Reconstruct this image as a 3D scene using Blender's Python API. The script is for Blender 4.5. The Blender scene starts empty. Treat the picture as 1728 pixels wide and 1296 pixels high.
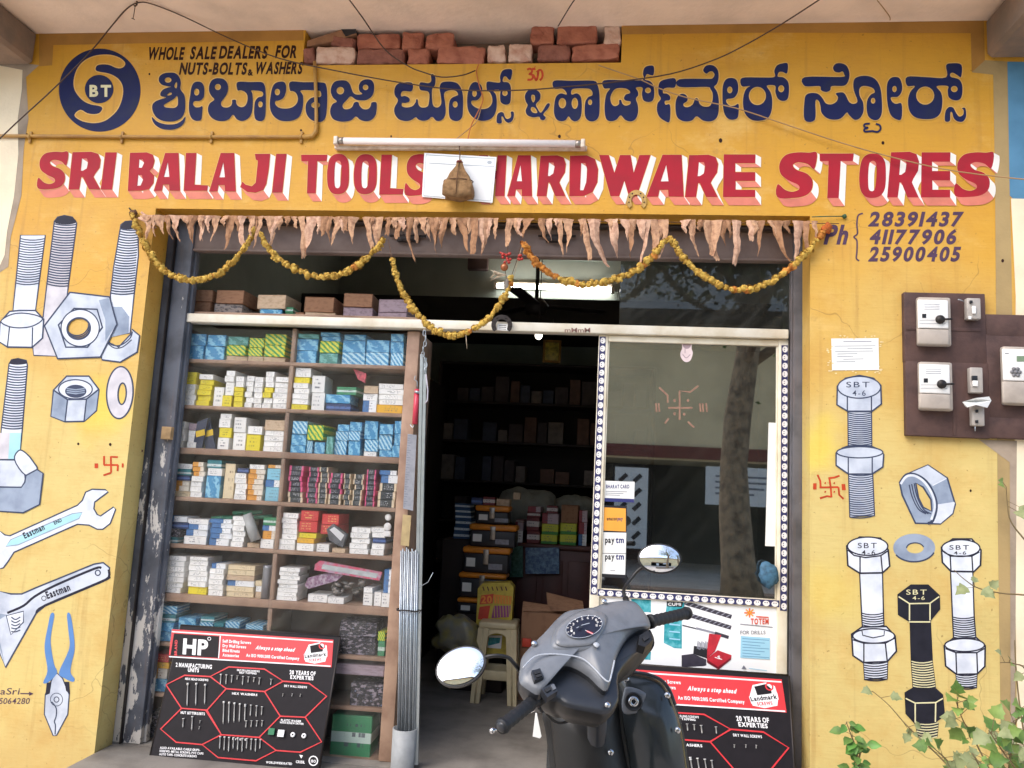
import bpy, bmesh, math, random
from mathutils import Vector, Matrix, noise as mnoise
from mathutils.geometry import tessellate_polygon
random.seed(7)
SC = bpy.context.scene
COL = SC.collection

# ------------------------------------------------------------------ camera
F, CX, CY, CAMY, CAMZ = 1342.0, 864.0, 648.0, -3.95, 1.40
vX = Vector((12200, 433, -1342)).normalized()
vZ = Vector((506, -10098, 1342)).normalized()
vZ = (vZ - vX * vZ.dot(vX)).normalized()
vY = vZ.cross(vX)
CAMP = Vector((0, CAMY, CAMZ))
def cam2world(v): return Vector((vX.dot(v), vY.dot(v), vZ.dot(v)))
cam = bpy.data.cameras.new('camera'); camo = bpy.data.objects.new('camera', cam); COL.objects.link(camo)
r_, d_, f_ = cam2world(Vector((1, 0, 0))), cam2world(Vector((0, 1, 0))), cam2world(Vector((0, 0, 1)))
camo.matrix_world = Matrix(((r_.x, -d_.x, -f_.x, CAMP.x), (r_.y, -d_.y, -f_.y, CAMP.y), (r_.z, -d_.z, -f_.z, CAMP.z), (0, 0, 0, 1)))
cam.sensor_width = 36; cam.lens = 36 * F / 1728; cam.clip_start = 0.05; cam.clip_end = 500
SC.camera = camo
# ------------------------------------------------------------------ light
SUN_EL, SUN_AZ = math.radians(46), math.radians(218)     # azimuth from +y clockwise: a veiled sun behind the photographer's left shoulder
w = bpy.data.worlds.new("World"); SC.world = w; w.use_nodes = True
nt = w.node_tree; bg = nt.nodes['Background']
sky = nt.nodes.new('ShaderNodeTexSky'); sky.sky_type = 'NISHITA'; sky.sun_disc = False
sky.sun_elevation = SUN_EL; sky.sun_rotation = SUN_AZ
sky.air_density = 1.0; sky.dust_density = 2.0; sky.ozone_density = 0.6
nt.links.new(sky.outputs[0], bg.inputs[0]); bg.inputs[1].default_value = 0.15
sl = bpy.data.lights.new('sun', 'SUN'); sl.energy = .7; sl.angle = math.radians(50); sl.color = (1, 0.97, 0.93)
so = bpy.data.objects.new('sun', sl); COL.objects.link(so)
sd = Vector((math.sin(SUN_AZ) * math.cos(SUN_EL), math.cos(SUN_AZ) * math.cos(SUN_EL), math.sin(SUN_EL)))
so.rotation_euler = sd.to_track_quat('Z', 'Y').to_euler(); so.location = sd * 30
SC.view_settings.view_transform = 'Standard'; SC.view_settings.look = 'None'
SC.view_settings.exposure = 1.34; SC.view_settings.gamma = 1
SC.cycles.max_bounces = 8; SC.cycles.transparent_max_bounces = 12
try: SC.cycles.use_denoising = True
except Exception: pass

# ------------------------------------------------------------------ pixel of the photograph -> point in the place
def ray(px, py): return cam2world(Vector(((px - CX) / F, (py - CY) / F, 1)))
def at(px, py, y=0.0):
    d = ray(px, py); return CAMP + d * ((y - CAMY) / d.y)
def atz(px, py, z=0.0):
    d = ray(px, py); return CAMP + d * ((z - CAMZ) / d.z)
def onplane(px, py, p0, n):
    d = ray(px, py); return CAMP + d * ((p0 - CAMP).dot(n) / d.dot(n))
def crop(ox, oy, s):
    def f(pts): return [(ox + x / s, oy + y / s) for x, y in pts]
    return f

# ------------------------------------------------------------------ materials
def lin(c):
    return tuple(((v / 255) / 12.92 if v / 255 <= .04045 else ((v / 255 + .055) / 1.055) ** 2.4) for v in c) + (1,)
MATS = {}
def newmat(name):
    m = bpy.data.materials.new(name); m.use_nodes = True; MATS[name] = m
    return m, m.node_tree, m.node_tree.nodes['Principled BSDF']
class NB:
    """small node helper"""
    def __init__(s, nt): s.nt = nt
    def n(s, t, **k):
        n = s.nt.nodes.new(t)
        for a, b in k.items(): setattr(n, a, b)
        return n
    def put(s, sock, v):
        if v is None: return
        if hasattr(v, 'is_output') or isinstance(v, bpy.types.NodeSocket): s.nt.links.new(v, sock)
        else: sock.default_value = v
    def m(s, op, a, b=None, c=None):
        n = s.n('ShaderNodeMath', operation=op)
        for i, v in enumerate((a, b, c)): s.put(n.inputs[i], v)
        return n.outputs[0]
    def mix(s, f, a, b, bt='MIX'):
        n = s.n('ShaderNodeMix', data_type='RGBA', blend_type=bt)
        s.put(n.inputs[0], f); s.put(n.inputs[6], a); s.put(n.inputs[7], b)
        return n.outputs[2]
    def noise(s, vec, scale, detail=4, rough=.55):
        n = s.n('ShaderNodeTexNoise'); s.put(n.inputs['Vector'], vec)
        n.inputs['Scale'].default_value = scale; n.inputs['Detail'].default_value = detail; n.inputs['Roughness'].default_value = rough
        return n.outputs[0]
    def step(s, v, lo, hi):
        n = s.n('ShaderNodeMapRange'); n.interpolation_type = 'SMOOTHSTEP'
        s.put(n.inputs[0], v); n.inputs[1].default_value = lo; n.inputs[2].default_value = hi
        return n.outputs[0]
    def pos(s): return s.n('ShaderNodeNewGeometry').outputs['Position']
    def obj(s): return s.n('ShaderNodeTexCoord').outputs['Object']
    def gen(s): return s.n('ShaderNodeTexCoord').outputs['Generated']
    def rnd(s): return s.n('ShaderNodeObjectInfo').outputs['Random']
    def sep(s, v):
        n = s.n('ShaderNodeSeparateXYZ'); s.put(n.inputs[0], v); return n.outputs
    def comb(s, x, y, z):
        n = s.n('ShaderNodeCombineXYZ')
        for i, v in enumerate((x, y, z)): s.put(n.inputs[i], v)
        return n.outputs[0]
    def bump(s, h, dist=.002, st=.5):
        n = s.n('ShaderNodeBump'); s.put(n.inputs['Height'], h)
        n.inputs['Distance'].default_value = dist; n.inputs['Strength'].default_value = st
        return n.outputs[0]
def mat(name, c, rough=.6, var=.12, scale=8, metal=0, bump=0, bscale=60, c2=None, spec=.5):
    """painted, printed or bare surface with a mottled colour"""
    if name in MATS: return MATS[name]
    if name.endswith('_paint'): spec = min(spec, .18)       # wall paint is dull
    m, nt, p = newmat(name); b = NB(nt); pos = b.pos()
    base = lin(c)
    if c2 is None: c2v = tuple(max(0, v * (1 - var * 2)) for v in base[:3]) + (1,)
    else: c2v = lin(c2)
    f = b.step(b.noise(pos, scale, 6), .35, .75)
    f = b.m('MULTIPLY', f, .9)
    nt.links.new(b.mix(f, base, c2v), p.inputs['Base Color'])
    p.inputs['Roughness'].default_value = rough; p.inputs['Metallic'].default_value = metal
    p.inputs['Specular IOR Level'].default_value = spec
    if bump: nt.links.new(b.bump(b.noise(pos, bscale, 5), bump), p.inputs['Normal'])
    return m
def emit(name, c, st):
    if name in MATS: return MATS[name]
    m, nt, p = newmat(name)
    p.inputs['Base Color'].default_value = lin(c); p.inputs['Emission Color'].default_value = lin(c); p.inputs['Emission Strength'].default_value = st
    return m

# ------------------------------------------------------------------ mesh builder
def smooth_pts(pts, closed=True, k=4):
    n = len(pts); out = []
    rng = range(n) if closed else range(n - 1)
    g = (lambda i: pts[i % n]) if closed else (lambda i: pts[min(max(i, 0), n - 1)])
    for i in rng:
        p0, p1, p2, p3 = g(i - 1), g(i), g(i + 1), g(i + 2)
        for j in range(k):
            t = j / k; t2, t3 = t * t, t * t * t
            out.append(tuple(.5 * (2 * p1[a] + (p2[a] - p0[a]) * t + (2 * p0[a] - 5 * p1[a] + 4 * p2[a] - p3[a]) * t2 + (3 * p1[a] - p0[a] - 3 * p2[a] + p3[a]) * t3) for a in range(len(p1))))
    if not closed: out.append(tuple(pts[-1]))
    return out
def ell(cx, cy, rx, ry, ang=0, n=32, a0=0, a1=360):
    out = []; c, s = math.cos(math.radians(ang)), math.sin(math.radians(ang))
    full = abs(a1 - a0) >= 360
    for i in range(n if full else n + 1):
        a = math.radians(a0 + (a1 - a0) * i / n); x, y = rx * math.cos(a), ry * math.sin(a)
        out.append((cx + x * c - y * s, cy + x * s + y * c))
    return out
class MB:
    def __init__(s): s.v, s.f, s.mi, s.sm, s.mats = [], [], [], [], []
    def mat(s, m):
        if m not in s.mats: s.mats.append(m)
        return s.mats.index(m)
    def add(s, vs, fs, m, smooth=False):
        o = len(s.v); s.v += [Vector(v) for v in vs]; k = s.mat(m)
        for f in fs: s.f.append([o + i for i in f]); s.mi.append(k); s.sm.append(smooth)
        return s
    def box(s, a, b, m, M=None):
        x0, y0, z0 = a; x1, y1, z1 = b
        vs = [Vector(p) for p in ((x0, y0, z0), (x1, y0, z0), (x1, y1, z0), (x0, y1, z0), (x0, y0, z1), (x1, y0, z1), (x1, y1, z1), (x0, y1, z1))]
        if M: vs = [M @ v for v in vs]
        return s.add(vs, [(0, 3, 2, 1), (4, 5, 6, 7), (0, 1, 5, 4), (1, 2, 6, 5), (2, 3, 7, 6), (3, 0, 4, 7)], m)
    def bbox(s, a, b, m, bev=.006, M=None, seg=2):
        """bevelled box"""
        bm = bmesh.new(); bmesh.ops.create_cube(bm, size=1)
        d = [b[i] - a[i] for i in range(3)]; c = [(b[i] + a[i]) / 2 for i in range(3)]
        for v in bm.verts: v.co = Vector((v.co.x * d[0] + c[0], v.co.y * d[1] + c[1], v.co.z * d[2] + c[2]))
        bmesh.ops.bevel(bm, geom=bm.edges[:], offset=min(bev, min(d) * .45), segments=seg, profile=.5, affect='EDGES')
        bm.verts.ensure_lookup_table()
        vs = [(M @ v.co) if M else v.co.copy() for v in bm.verts]
        s.add(vs, [[v.index for v in f.verts] for f in bm.faces], m, seg > 1); bm.free(); return s
    def tube(s, pts, r, m, n=8, cap=True, smooth=True, closed=False):
        pts = [Vector(p) for p in pts]; N = len(pts); rr = r if isinstance(r, (list, tuple)) else [r] * N
        vs, fs = [], []; up = None
        for i, p in enumerate(pts):
            if closed: t = pts[(i + 1) % N] - pts[i - 1]
            else: t = pts[min(i + 1, N - 1)] - pts[max(i - 1, 0)]
            t = t.normalized() if t.length > 1e-9 else Vector((0, 0, 1))
            if up is None: up = t.orthogonal().normalized()
            up = (up - t * up.dot(t)); up = up.normalized() if up.length > 1e-6 else t.orthogonal().normalized()
            sd = t.cross(up)
            for j in range(n):
                a = 2 * math.pi * j / n; vs.append(p + (up * math.cos(a) + sd * math.sin(a)) * rr[i])
        for i in range(N if closed else N - 1):
            for j in range(n):
                fs.append((i * n + j, i * n + (j + 1) % n, ((i + 1) % N) * n + (j + 1) % n, ((i + 1) % N) * n + j))
        if cap and not closed: fs += [tuple(range(n))[::-1], tuple((N - 1) * n + j for j in range(n))]
        return s.add(vs, fs, m, smooth)
    def lathe(s, prof, m, M=None, n=24, smooth=True):
        """prof: (radius, height) list about local z"""
        vs, fs = [], []
        for r, h in prof:
            for j in range(n):
                a = 2 * math.pi * j / n; v = Vector((r * math.cos(a), r * math.sin(a), h)); vs.append(M @ v if M else v)
        for i in range(len(prof) - 1):
            for j in range(n): fs.append((i * n + j, i * n + (j + 1) % n, (i + 1) * n + (j + 1) % n, (i + 1) * n + j))
        return s.add(vs, fs, m, smooth)
    def blob(s, c, rad, m, seg=10, rings=6, M=None, jit=0):
        vs, fs = [], []; c = Vector(c); rad = (rad,) * 3 if not isinstance(rad, (tuple, list)) else rad
        for i in range(rings + 1):
            th = math.pi * i / rings
            for j in range(seg):
                ph = 2 * math.pi * j / seg
                v = Vector((rad[0] * math.sin(th) * math.cos(ph), rad[1] * math.sin(th) * math.sin(ph), rad[2] * math.cos(th)))
                if jit: v *= 1 + jit * mnoise.noise(v * (2.2 / max(rad)) + c * 37)
                vs.append((M @ v if M else v) + c)
        for i in range(rings):
            for j in range(seg): fs.append((i * seg + j, (i + 1) * seg + j, (i + 1) * seg + (j + 1) % seg, i * seg + (j + 1) % seg))
        return s.add(vs, fs, m, True)
    def prism(s, loop, off, m, smooth=False, cap=True):
        """closed 3-D loop pushed along off"""
        loop = [Vector(p) for p in loop]; n = len(loop); off = Vector(off)
        vs = loop + [p + off for p in loop]
        fs = [(i, (i + 1) % n, n + (i + 1) % n, n + i) for i in range(n)]
        s.add(vs, fs, m, smooth)
        if cap:
            tri = tessellate_polygon([loop]); s.add(loop, [tuple(t) for t in tri], m)
            s.add([p + off for p in loop], [tuple(t) for t in tri], m)
        return s
WL = {}
def link(o, parent=None):
    COL.objects.link(o)
    if parent is not None: o.parent = parent
    return o
def obj(name, mb, parent=None, loc=None, recalc=True):
    """link a builder as ONE mesh object; its points are given in the world"""
    if parent is not None: base = WL[parent.name]; lo = Vector((0, 0, 0))
    else:
        if loc is None:
            zs = min(v.z for v in mb.v); n = len(mb.v)
            loc = Vector((sum(v.x for v in mb.v) / n, sum(v.y for v in mb.v) / n, zs))
        base = Vector(loc); lo = base
    me = bpy.data.meshes.new(name); me.from_pydata([tuple(v - base) for v in mb.v], [], mb.f)
    for m in mb.mats: me.materials.append(m)
    me.polygons.foreach_set('material_index', mb.mi); me.polygons.foreach_set('use_smooth', mb.sm)
    me.validate(); me.update()
    if recalc:
        bm = bmesh.new(); bm.from_mesh(me); bmesh.ops.recalc_face_normals(bm, faces=bm.faces); bm.to_mesh(me); bm.free()
    o = bpy.data.objects.new(name, me); link(o, parent); o.location = lo; WL[o.name] = Vector(base)
    return o
def tag(o, label=None, cat=None, group=None, kind=None):
    if label: o['label'] = label
    if cat: o['category'] = cat
    if group: o['group'] = group
    if kind: o['kind'] = kind
    return o
def thing(name, label, cat, loc, group=None):
    o = bpy.data.objects.new(name, None); link(o); o.location = loc; WL[o.name] = Vector(loc); o.empty_display_size = .1
    return tag(o, label, cat, group)
def wobble(mb, amp, sc, seed=0):
    for v in mb.v:
        d = mnoise.noise_vector(v * sc + Vector((seed * 3.1, seed * 1.7, seed))); v += d * amp

# ------------------------------------------------------------------ letters
GL = {}
def load_glyphs():
    chars = "ABCDEFGHIJKLMNOPQRSTUVWXYZabcdefghijklmnopqrstuvwxyz0123456789&-.:()/+"
    tmp = []
    for wt, off in (('r', .004), ('b', .04)):
        for i, ch in enumerate(chars):
            c = bpy.data.curves.new('g', 'FONT'); c.body = ch; c.size = 1; c.offset = off; c.resolution_u = 4
            o = bpy.data.objects.new('g', c); COL.objects.link(o); tmp.append((wt, ch, o, c))
    bpy.context.view_layer.update(); dg = bpy.context.evaluated_depsgraph_get()
    for wt, ch, o, c in tmp:
        e = o.evaluated_get(dg); me = e.to_mesh()
        vs = [(v.co.x, v.co.y) for v in me.vertices]; fs = [tuple(p.vertices) for p in me.polygons]
        e.to_mesh_clear()
        if vs:
            x0 = min(v[0] for v in vs); GL[wt, ch] = ([(x - x0, y) for x, y in vs], fs, max(v[0] for v in vs) - x0)
    for wt, ch, o, c in tmp: bpy.data.objects.remove(o); bpy.data.curves.remove(c)
load_glyphs()
def text_tris(s, wt='r', gap=.09, space=.3):
    x = 0; out = []
    for ch in s:
        if ch == ' ': x += space; continue
        vs, fs, wd = GL.get((wt, ch)) or GL[wt, '-']
        out.append(([(a + x, b) for a, b in vs], fs)); x += wd + gap
    return out, x - gap
class Painter:
    """paint laid on a surface: fills, lines and lettering, each coat a fraction of a millimetre proud of the one below"""
    def __init__(s, pf, lift=.001, step=.00005):
        s.pf, s.k, s.step, s.mb = pf, lift, step, MB()      # pf(px, py, lift) -> world
    def poly(s, pts, m, holes=(), sm=True, outline=None):
        if sm: pts = smooth_pts(pts)
        hs = [smooth_pts(h) if sm else h for h in holes]
        loops = [[Vector((x, y, 0)) for x, y in L] for L in [pts] + hs]
        flat = [p for L in loops for p in L]
        tri = tessellate_polygon(loops)
        s.mb.add([s.pf(p.x, p.y, s.k) for p in flat], [tuple(t) for t in tri], m); s.k += s.step
        if outline:
            for L in [pts] + hs: s.line(L, outline[0], outline[1], sm=False, closed=True)
        return s
    def line(s, pts, wd, m, sm=False, closed=False):
        if sm: pts = smooth_pts(pts, closed)
        n = len(pts); vs, fs = [], []
        for i in range(n):
            a = pts[i - 1] if (closed or i) else pts[i]; b = pts[(i + 1) % n] if (closed or i < n - 1) else pts[i]
            dx, dy = b[0] - a[0], b[1] - a[1]; L = math.hypot(dx, dy) or 1
            w_ = (wd[i * len(wd) // n] if isinstance(wd, (list, tuple)) else wd) / 2
            # widen at corners so that the stroke keeps its width
            nx, ny = -dy / L * w_, dx / L * w_
            vs += [s.pf(pts[i][0] + nx, pts[i][1] + ny, s.k), s.pf(pts[i][0] - nx, pts[i][1] - ny, s.k)]
        for i in range(n if closed else n - 1):
            j = (i + 1) % n; fs.append((2 * i, 2 * i + 1, 2 * j + 1, 2 * j))
        s.mb.add(vs, fs, m); s.k += s.step; return s
    def text(s, t, x0, y0, x1, y1, m, wt='b', shear=0, rot=0, gap=.09):
        """fit capitals of t into the box x0..x1, y0 (top)..y1 (baseline); shear leans it, rot turns it about its left foot"""
        tr, wd = text_tris(t, wt, gap); c, sn = math.cos(math.radians(rot)), math.sin(math.radians(rot))
        for vs, fs in tr:
            q = []
            for a, b in vs:
                u = a / wd * (x1 - x0); v = -b / .7 * (y1 - y0); u -= v * shear
                q.append(s.pf(x0 + u * c - v * sn, y1 + u * sn + v * c, s.k))
            s.mb.add(q, fs, m)
        s.k += s.step; return s
    def threads(s, l0, l1, r0, r1, n, sag, wd, m):
        for i in range(n + 1):
            t = i / n
            a = (l0[0] + (l1[0] - l0[0]) * t, l0[1] + (l1[1] - l0[1]) * t); b = (r0[0] + (r1[0] - r0[0]) * t, r0[1] + (r1[1] - r0[1]) * t)
            s.line([(a[0] + (b[0] - a[0]) * u, a[1] + (b[1] - a[1]) * u + sag * 4 * u * (1 - u)) for u in (0, .2, .4, .6, .8, 1)], wd, m)
        return s
def wallpf(y0=0.0):
    return lambda px, py, k: at(px, py, y0 - k)
# ------------------------------------------------------------------ materials of the building
def m_wall():
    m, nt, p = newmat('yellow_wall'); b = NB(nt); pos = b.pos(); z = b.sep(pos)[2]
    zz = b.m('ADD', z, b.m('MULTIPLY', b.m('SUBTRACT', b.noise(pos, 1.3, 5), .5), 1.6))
    haze_grad = b.step(zz, 3.1, 1.3)  # pale glare haze low down and canopy shade above, painted into the wall colour
    c = b.mix(haze_grad, lin((206, 152, 46)), lin((208, 186, 118)))
    sep = b.sep(pos); xz = lambda kx, kz: b.comb(b.m('MULTIPLY', sep[0], kx), sep[1], b.m('MULTIPLY', z, kz))
    mott = b.step(b.noise(pos, 3.5, 9, .68), .42, .72); c = b.mix(b.m('MULTIPLY', mott, .42), c, lin((190, 136, 58)))
    pale = b.step(b.noise(xz(1, 1.6), 2.4, 8, .7), .52, .74); c = b.mix(b.m('MULTIPLY', pale, .35), c, lin((232, 200, 130)))
    brush = b.noise(xz(3, 34), 3, 4); c = b.mix(b.m('MULTIPLY', b.step(brush, .5, .75), .16), c, lin((176, 122, 44)))
    streak = b.noise(xz(11, .5), 2, 6); c = b.mix(b.m('MULTIPLY', b.step(streak, .54, .78), .38), c, lin((146, 102, 52)))
    vo = b.n('ShaderNodeTexVoronoi', feature='DISTANCE_TO_EDGE'); nt.links.new(pos, vo.inputs['Vector']); vo.inputs['Scale'].default_value = 1.7
    wv = b.n('ShaderNodeVectorMath', operation='ADD'); nz = b.n('ShaderNodeTexNoise'); nz.inputs['Scale'].default_value = 5; nt.links.new(pos, nz.inputs['Vector']); sc_ = b.n('ShaderNodeVectorMath', operation='SCALE'); nt.links.new(nz.outputs['Color'], sc_.inputs[0]); sc_.inputs['Scale'].default_value = .22
    nt.links.new(pos, wv.inputs[0]); nt.links.new(sc_.outputs[0], wv.inputs[1]); nt.links.new(wv.outputs[0], vo.inputs['Vector'])
    crack = b.m('MULTIPLY', b.m('LESS_THAN', vo.outputs['Distance'], .0035), b.step(b.noise(pos, 1.1, 3), .5, .6)); c = b.mix(b.m('MULTIPLY', crack, .32), c, lin((110, 76, 40)))
    dirt = b.m('MULTIPLY', b.step(b.noise(pos, 46, 3), .66, .72), .5); c = b.mix(dirt, c, lin((122, 84, 40)))
    rub = b.step(b.noise(pos, 8, 7, .7), .6, .72); c = b.mix(b.m('MULTIPLY', rub, .3), c, lin((150, 112, 66)))
    for px_, py_, rr in ((172, 690, .22), (1388, 748, .17), (1400, 1000, .2)):      # turmeric rubbed on around the marks
        q = at(px_, py_); dv = b.n('ShaderNodeVectorMath', operation='DISTANCE'); nt.links.new(wv.outputs[0], dv.inputs[0]); dv.inputs[1].default_value = (q.x + .11, q.y + .11, q.z + .11)
        c = b.mix(b.m('MULTIPLY', b.step(dv.outputs['Value'], rr, rr * .2), .5 if py_ < 900 else .22), c, lin((232, 204, 60)))
    low = b.m('MULTIPLY', b.step(b.m('ADD', z, b.m('MULTIPLY', b.noise(pos, 3, 5), .5)), .5, .1), .4); c = b.mix(low, c, lin((176, 140, 86)))
    nt.links.new(c, p.inputs['Base Color']); p.inputs['Roughness'].default_value = .55; p.inputs['Specular IOR Level'].default_value = .35
    nt.links.new(b.bump(b.m('ADD', b.m('ADD', b.noise(pos, 4, 4), b.m('MULTIPLY', brush, .12)), b.m('MULTIPLY', b.noise(pos, 55, 4), .14)), .014, .6), p.inputs['Normal'])
    return m
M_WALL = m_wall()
M_BAND = mat('ochre_band', (178, 128, 56), .7, .15, 4, bump=.003)
M_SOFF = mat('soffit_plaster', (250, 226, 204), .9, .12, 3, bump=.006, bscale=30)
M_CREAM = mat('cream_plaster', (240, 222, 190), .85, .08, 4, bump=.004)
M_STAIN = mat('bare_plaster', (170, 152, 132), .9, .2, 6, bump=.004)
M_BLUEP = mat('blue_wall_paint', (92, 140, 172), .8, .12, 6)
M_CONC = mat('concrete', (118, 104, 92), .9, .22, 5, bump=.012, bscale=18, c2=(150, 124, 104))
M_DARKP = mat('dark_interior', (46, 42, 38), .9, .2)
M_INT = mat('inside_plaster', (172, 180, 170), .9, .1, 3)
M_NAVY = mat('navy_paint', (26, 33, 78), .6, .18, 9, c2=(38, 44, 72))
M_NAVY2 = mat('ink_paint', (44, 44, 58), .55, .15, 14)
M_HALO = mat('cream_paint_line', (222, 176, 96), .6, .08)
M_RED = mat('red_paint', (168, 36, 50), .6, .14, 9, c2=(150, 40, 50))
M_PINK = mat('pink_paint', (216, 128, 108), .55, .12, 9)
M_WHITE = mat('white_paint', (236, 230, 222), .6, .06)
M_BLACKT = mat('brown_black_paint', (52, 26, 20), .6, .1)
M_PURP = mat('violet_paint', (84, 62, 84), .6, .12, 14)
M_STEEL = mat('pale_blue_paint', (200, 206, 216), .55, .1, 9, c2=(160, 168, 184))
M_STEEL2 = mat('grey_blue_paint', (152, 164, 182), .55, .14, 9, c2=(118, 130, 150))
M_STEEL3 = mat('light_steel_paint', (222, 226, 234), .55, .07, 9, c2=(188, 194, 206))
M_LILAC = mat('pale_lilac_paint', (208, 204, 208), .55, .08, 9, c2=(176, 172, 180))
M_LINE = mat('slate_line_paint', (62, 70, 92), .6, .1)
M_BLUEH = mat('blue_handle_paint', (92, 134, 190), .5, .1)
M_CYAN = mat('cyan_label_paint', (168, 214, 224), .55, .08)
M_VERM = mat('vermilion_paint', (196, 72, 40), .6, .2, 30)
M_TURM = mat('turmeric_smear', (232, 196, 74), .7, .1)
M_BLKP = mat('black_paint', (38, 38, 48), .5, .2, 14)
M_CRL = mat('pale_line_paint', (222, 214, 170), .6, .08)

# ------------------------------------------------------------------ setting: ground, building
M_ROAD = mat('road_surface', (206, 196, 182), .95, .25, 3, bump=.01, bscale=40, c2=(176, 164, 150))
M_FLOOR = mat('cement_floor', (128, 122, 114), .75, .25, 4, bump=.004, c2=(92, 86, 80))
STREET = -.17
mb = MB(); mb.add([(-120, -140, STREET), (120, -140, STREET), (120, 60, STREET), (-120, 60, STREET)], [(0, 1, 2, 3)], M_ROAD)
tag(obj('ground', mb, loc=(0, 0, STREET)), kind='structure')
XL, XR = at(253, 440).x, at(1367, 760).x
ZL = at(800, 358).z; ZTOP = at(864, 46).z
T = .15
NX0, NX1 = at(513, 80).x, at(1049, 80).x; NZ = at(780, 108).z
mb = MB(); mb.bbox((-4.6, T, STREET - .1), (4.2, 4.6, 0), M_FLOOR, .002); mb.bbox((XL + .002, -.42, STREET - .1), (XR - .002, T - .001, 0), M_FLOOR, .015)
tag(obj('floor', mb, loc=(0, 0, 0)), kind='structure')


BUILD = thing('shop_building', 'yellow painted single room hardware shop with red and blue lettered front', 'building', (0, 0, 0))
mb = MB()
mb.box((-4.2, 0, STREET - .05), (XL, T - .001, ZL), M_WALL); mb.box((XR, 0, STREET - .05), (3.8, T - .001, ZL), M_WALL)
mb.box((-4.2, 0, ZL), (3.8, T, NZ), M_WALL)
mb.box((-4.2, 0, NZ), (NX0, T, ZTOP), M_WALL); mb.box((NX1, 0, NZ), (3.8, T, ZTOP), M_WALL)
FRONT = obj('front_wall', mb, BUILD)
mb = MB(); mb.box((-4.2, -.5, ZTOP), (3.8, 4.4, ZTOP + .14), M_SOFF)
mb.box((-4.2, -.54, ZTOP), (3.8, -.5, ZTOP + .2), M_SOFF)
obj('canopy_slab', mb, BUILD)
# concrete brackets under the canopy
for px0, px1, pyb in ((-140, 64, 112), (1662, 1860, 100)):
    b0, b1 = at(px0, 70).x, at(px1, 70).x; zb = at((px0 + px1) / 2, pyb).z
    mb = MB(); mb.bbox((b0, -.498, zb), (b1, -.002, ZTOP - .001), M_CONC, .02, seg=1); obj('bracket', mb, BUILD)
# back of the niche with the bricks
mb = MB(); mb.box((NX0 - .2, T + .004, NZ - .1), (NX1 + .2, T + .1, ZTOP - .002), M_CONC); obj('niche_back', mb, BUILD)
# room behind
BY = 4.05
RX0, RX1 = XL - .35, XR + .55
mb = MB()
mb.box((RX0 - .12, T + .002, .001), (RX0, BY + .2, ZTOP - .001), M_INT); obj('side_wall', mb, BUILD); mb = MB(); mb.box((RX1, T + .002, .001), (RX1 + .12, BY + .2, ZTOP - .001), M_INT)
obj('side_wall', mb, BUILD)
mb = MB(); mb.box((RX0, BY, .001), (RX1, BY + .2, ZTOP - .001), M_INT); obj('back_wall', mb, BUILD)
zb1, zb0 = at(1000, 506, BY - 1).z, at(1000, 552, BY - 1).z
mb = MB(); mb.box((RX0, BY - 1.0, zb0), (RX1, BY - .002, zb1), M_DARKP); obj('loft_beam', mb, BUILD)

# ------------------------------------------------------------------ paint on the front wall
WP = wallpf()
def paint(name, P, label=None):
    o = obj(name, P.mb, FRONT, recalc=False)
    if label: o['label'] = label
    return o
# ochre border, neighbours' paint
P = Painter(WP, .0012)
P.poly([(66, 54), (300, 50), (512, 46), (512, 68), (300, 72), (90, 76), (88, 110), (66, 112)], M_BAND, sm=False); paint('ochre_border', P); P = Painter(WP, .0012)
P.poly([(1049, 38), (1300, 33), (1660, 30), (1662, 102), (1640, 122), (1638, 56), (1300, 55), (1049, 58)], M_BAND, sm=False)
paint('ochre_border', P); P = Painter(WP, .0012)
P.poly([(1640, 100), (1700, 104), (1706, 400), (1712, 800), (1716, 1320), (1690, 1320), (1684, 900), (1679, 300), (1676, 126), (1640, 122)], mat('worn_tan_band', (172, 146, 98), .75, .15, 4, bump=.003), sm=False)
paint('ochre_border', P)
P = Painter(WP, .0022)
P.poly([(-260, 60), (38, 118), (37, 150), (30, 200), (31, 260), (24, 330), (12, 390), (8, 430), (-10, 470), (-260, 470)], M_CREAM, sm=False)
paint('neighbour_cream_paint', P)
P = Painter(WP, .0012)
P.poly([(-40, 96), (66, 110), (44, 130), (48, 200), (40, 250), (36, 330), (18, 400), (14, 450), (-30, 480), (-60, 300)], M_STAIN, sm=False)
paint('bare_plaster_edge', P)
P = Painter(WP, .002)
P.poly([(1700, 104), (2000, 108), (2000, 350), (1712, 338), (1704, 330)], M_BLUEP, sm=False)
paint('blue_paint_band', P)
P = Painter(WP, .0024)
P.poly([(1706, 335), (2050, 342), (2050, 1340), (1718, 1340), (1712, 900), (1714, 500)], M_CREAM, sm=False)
P.poly([(1652, 742), (1716, 744), (1712, 1320), (1706, 1320), (1704, 780), (1690, 770)], M_STAIN, sm=False)
paint('neighbour_plaster', P)

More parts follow.
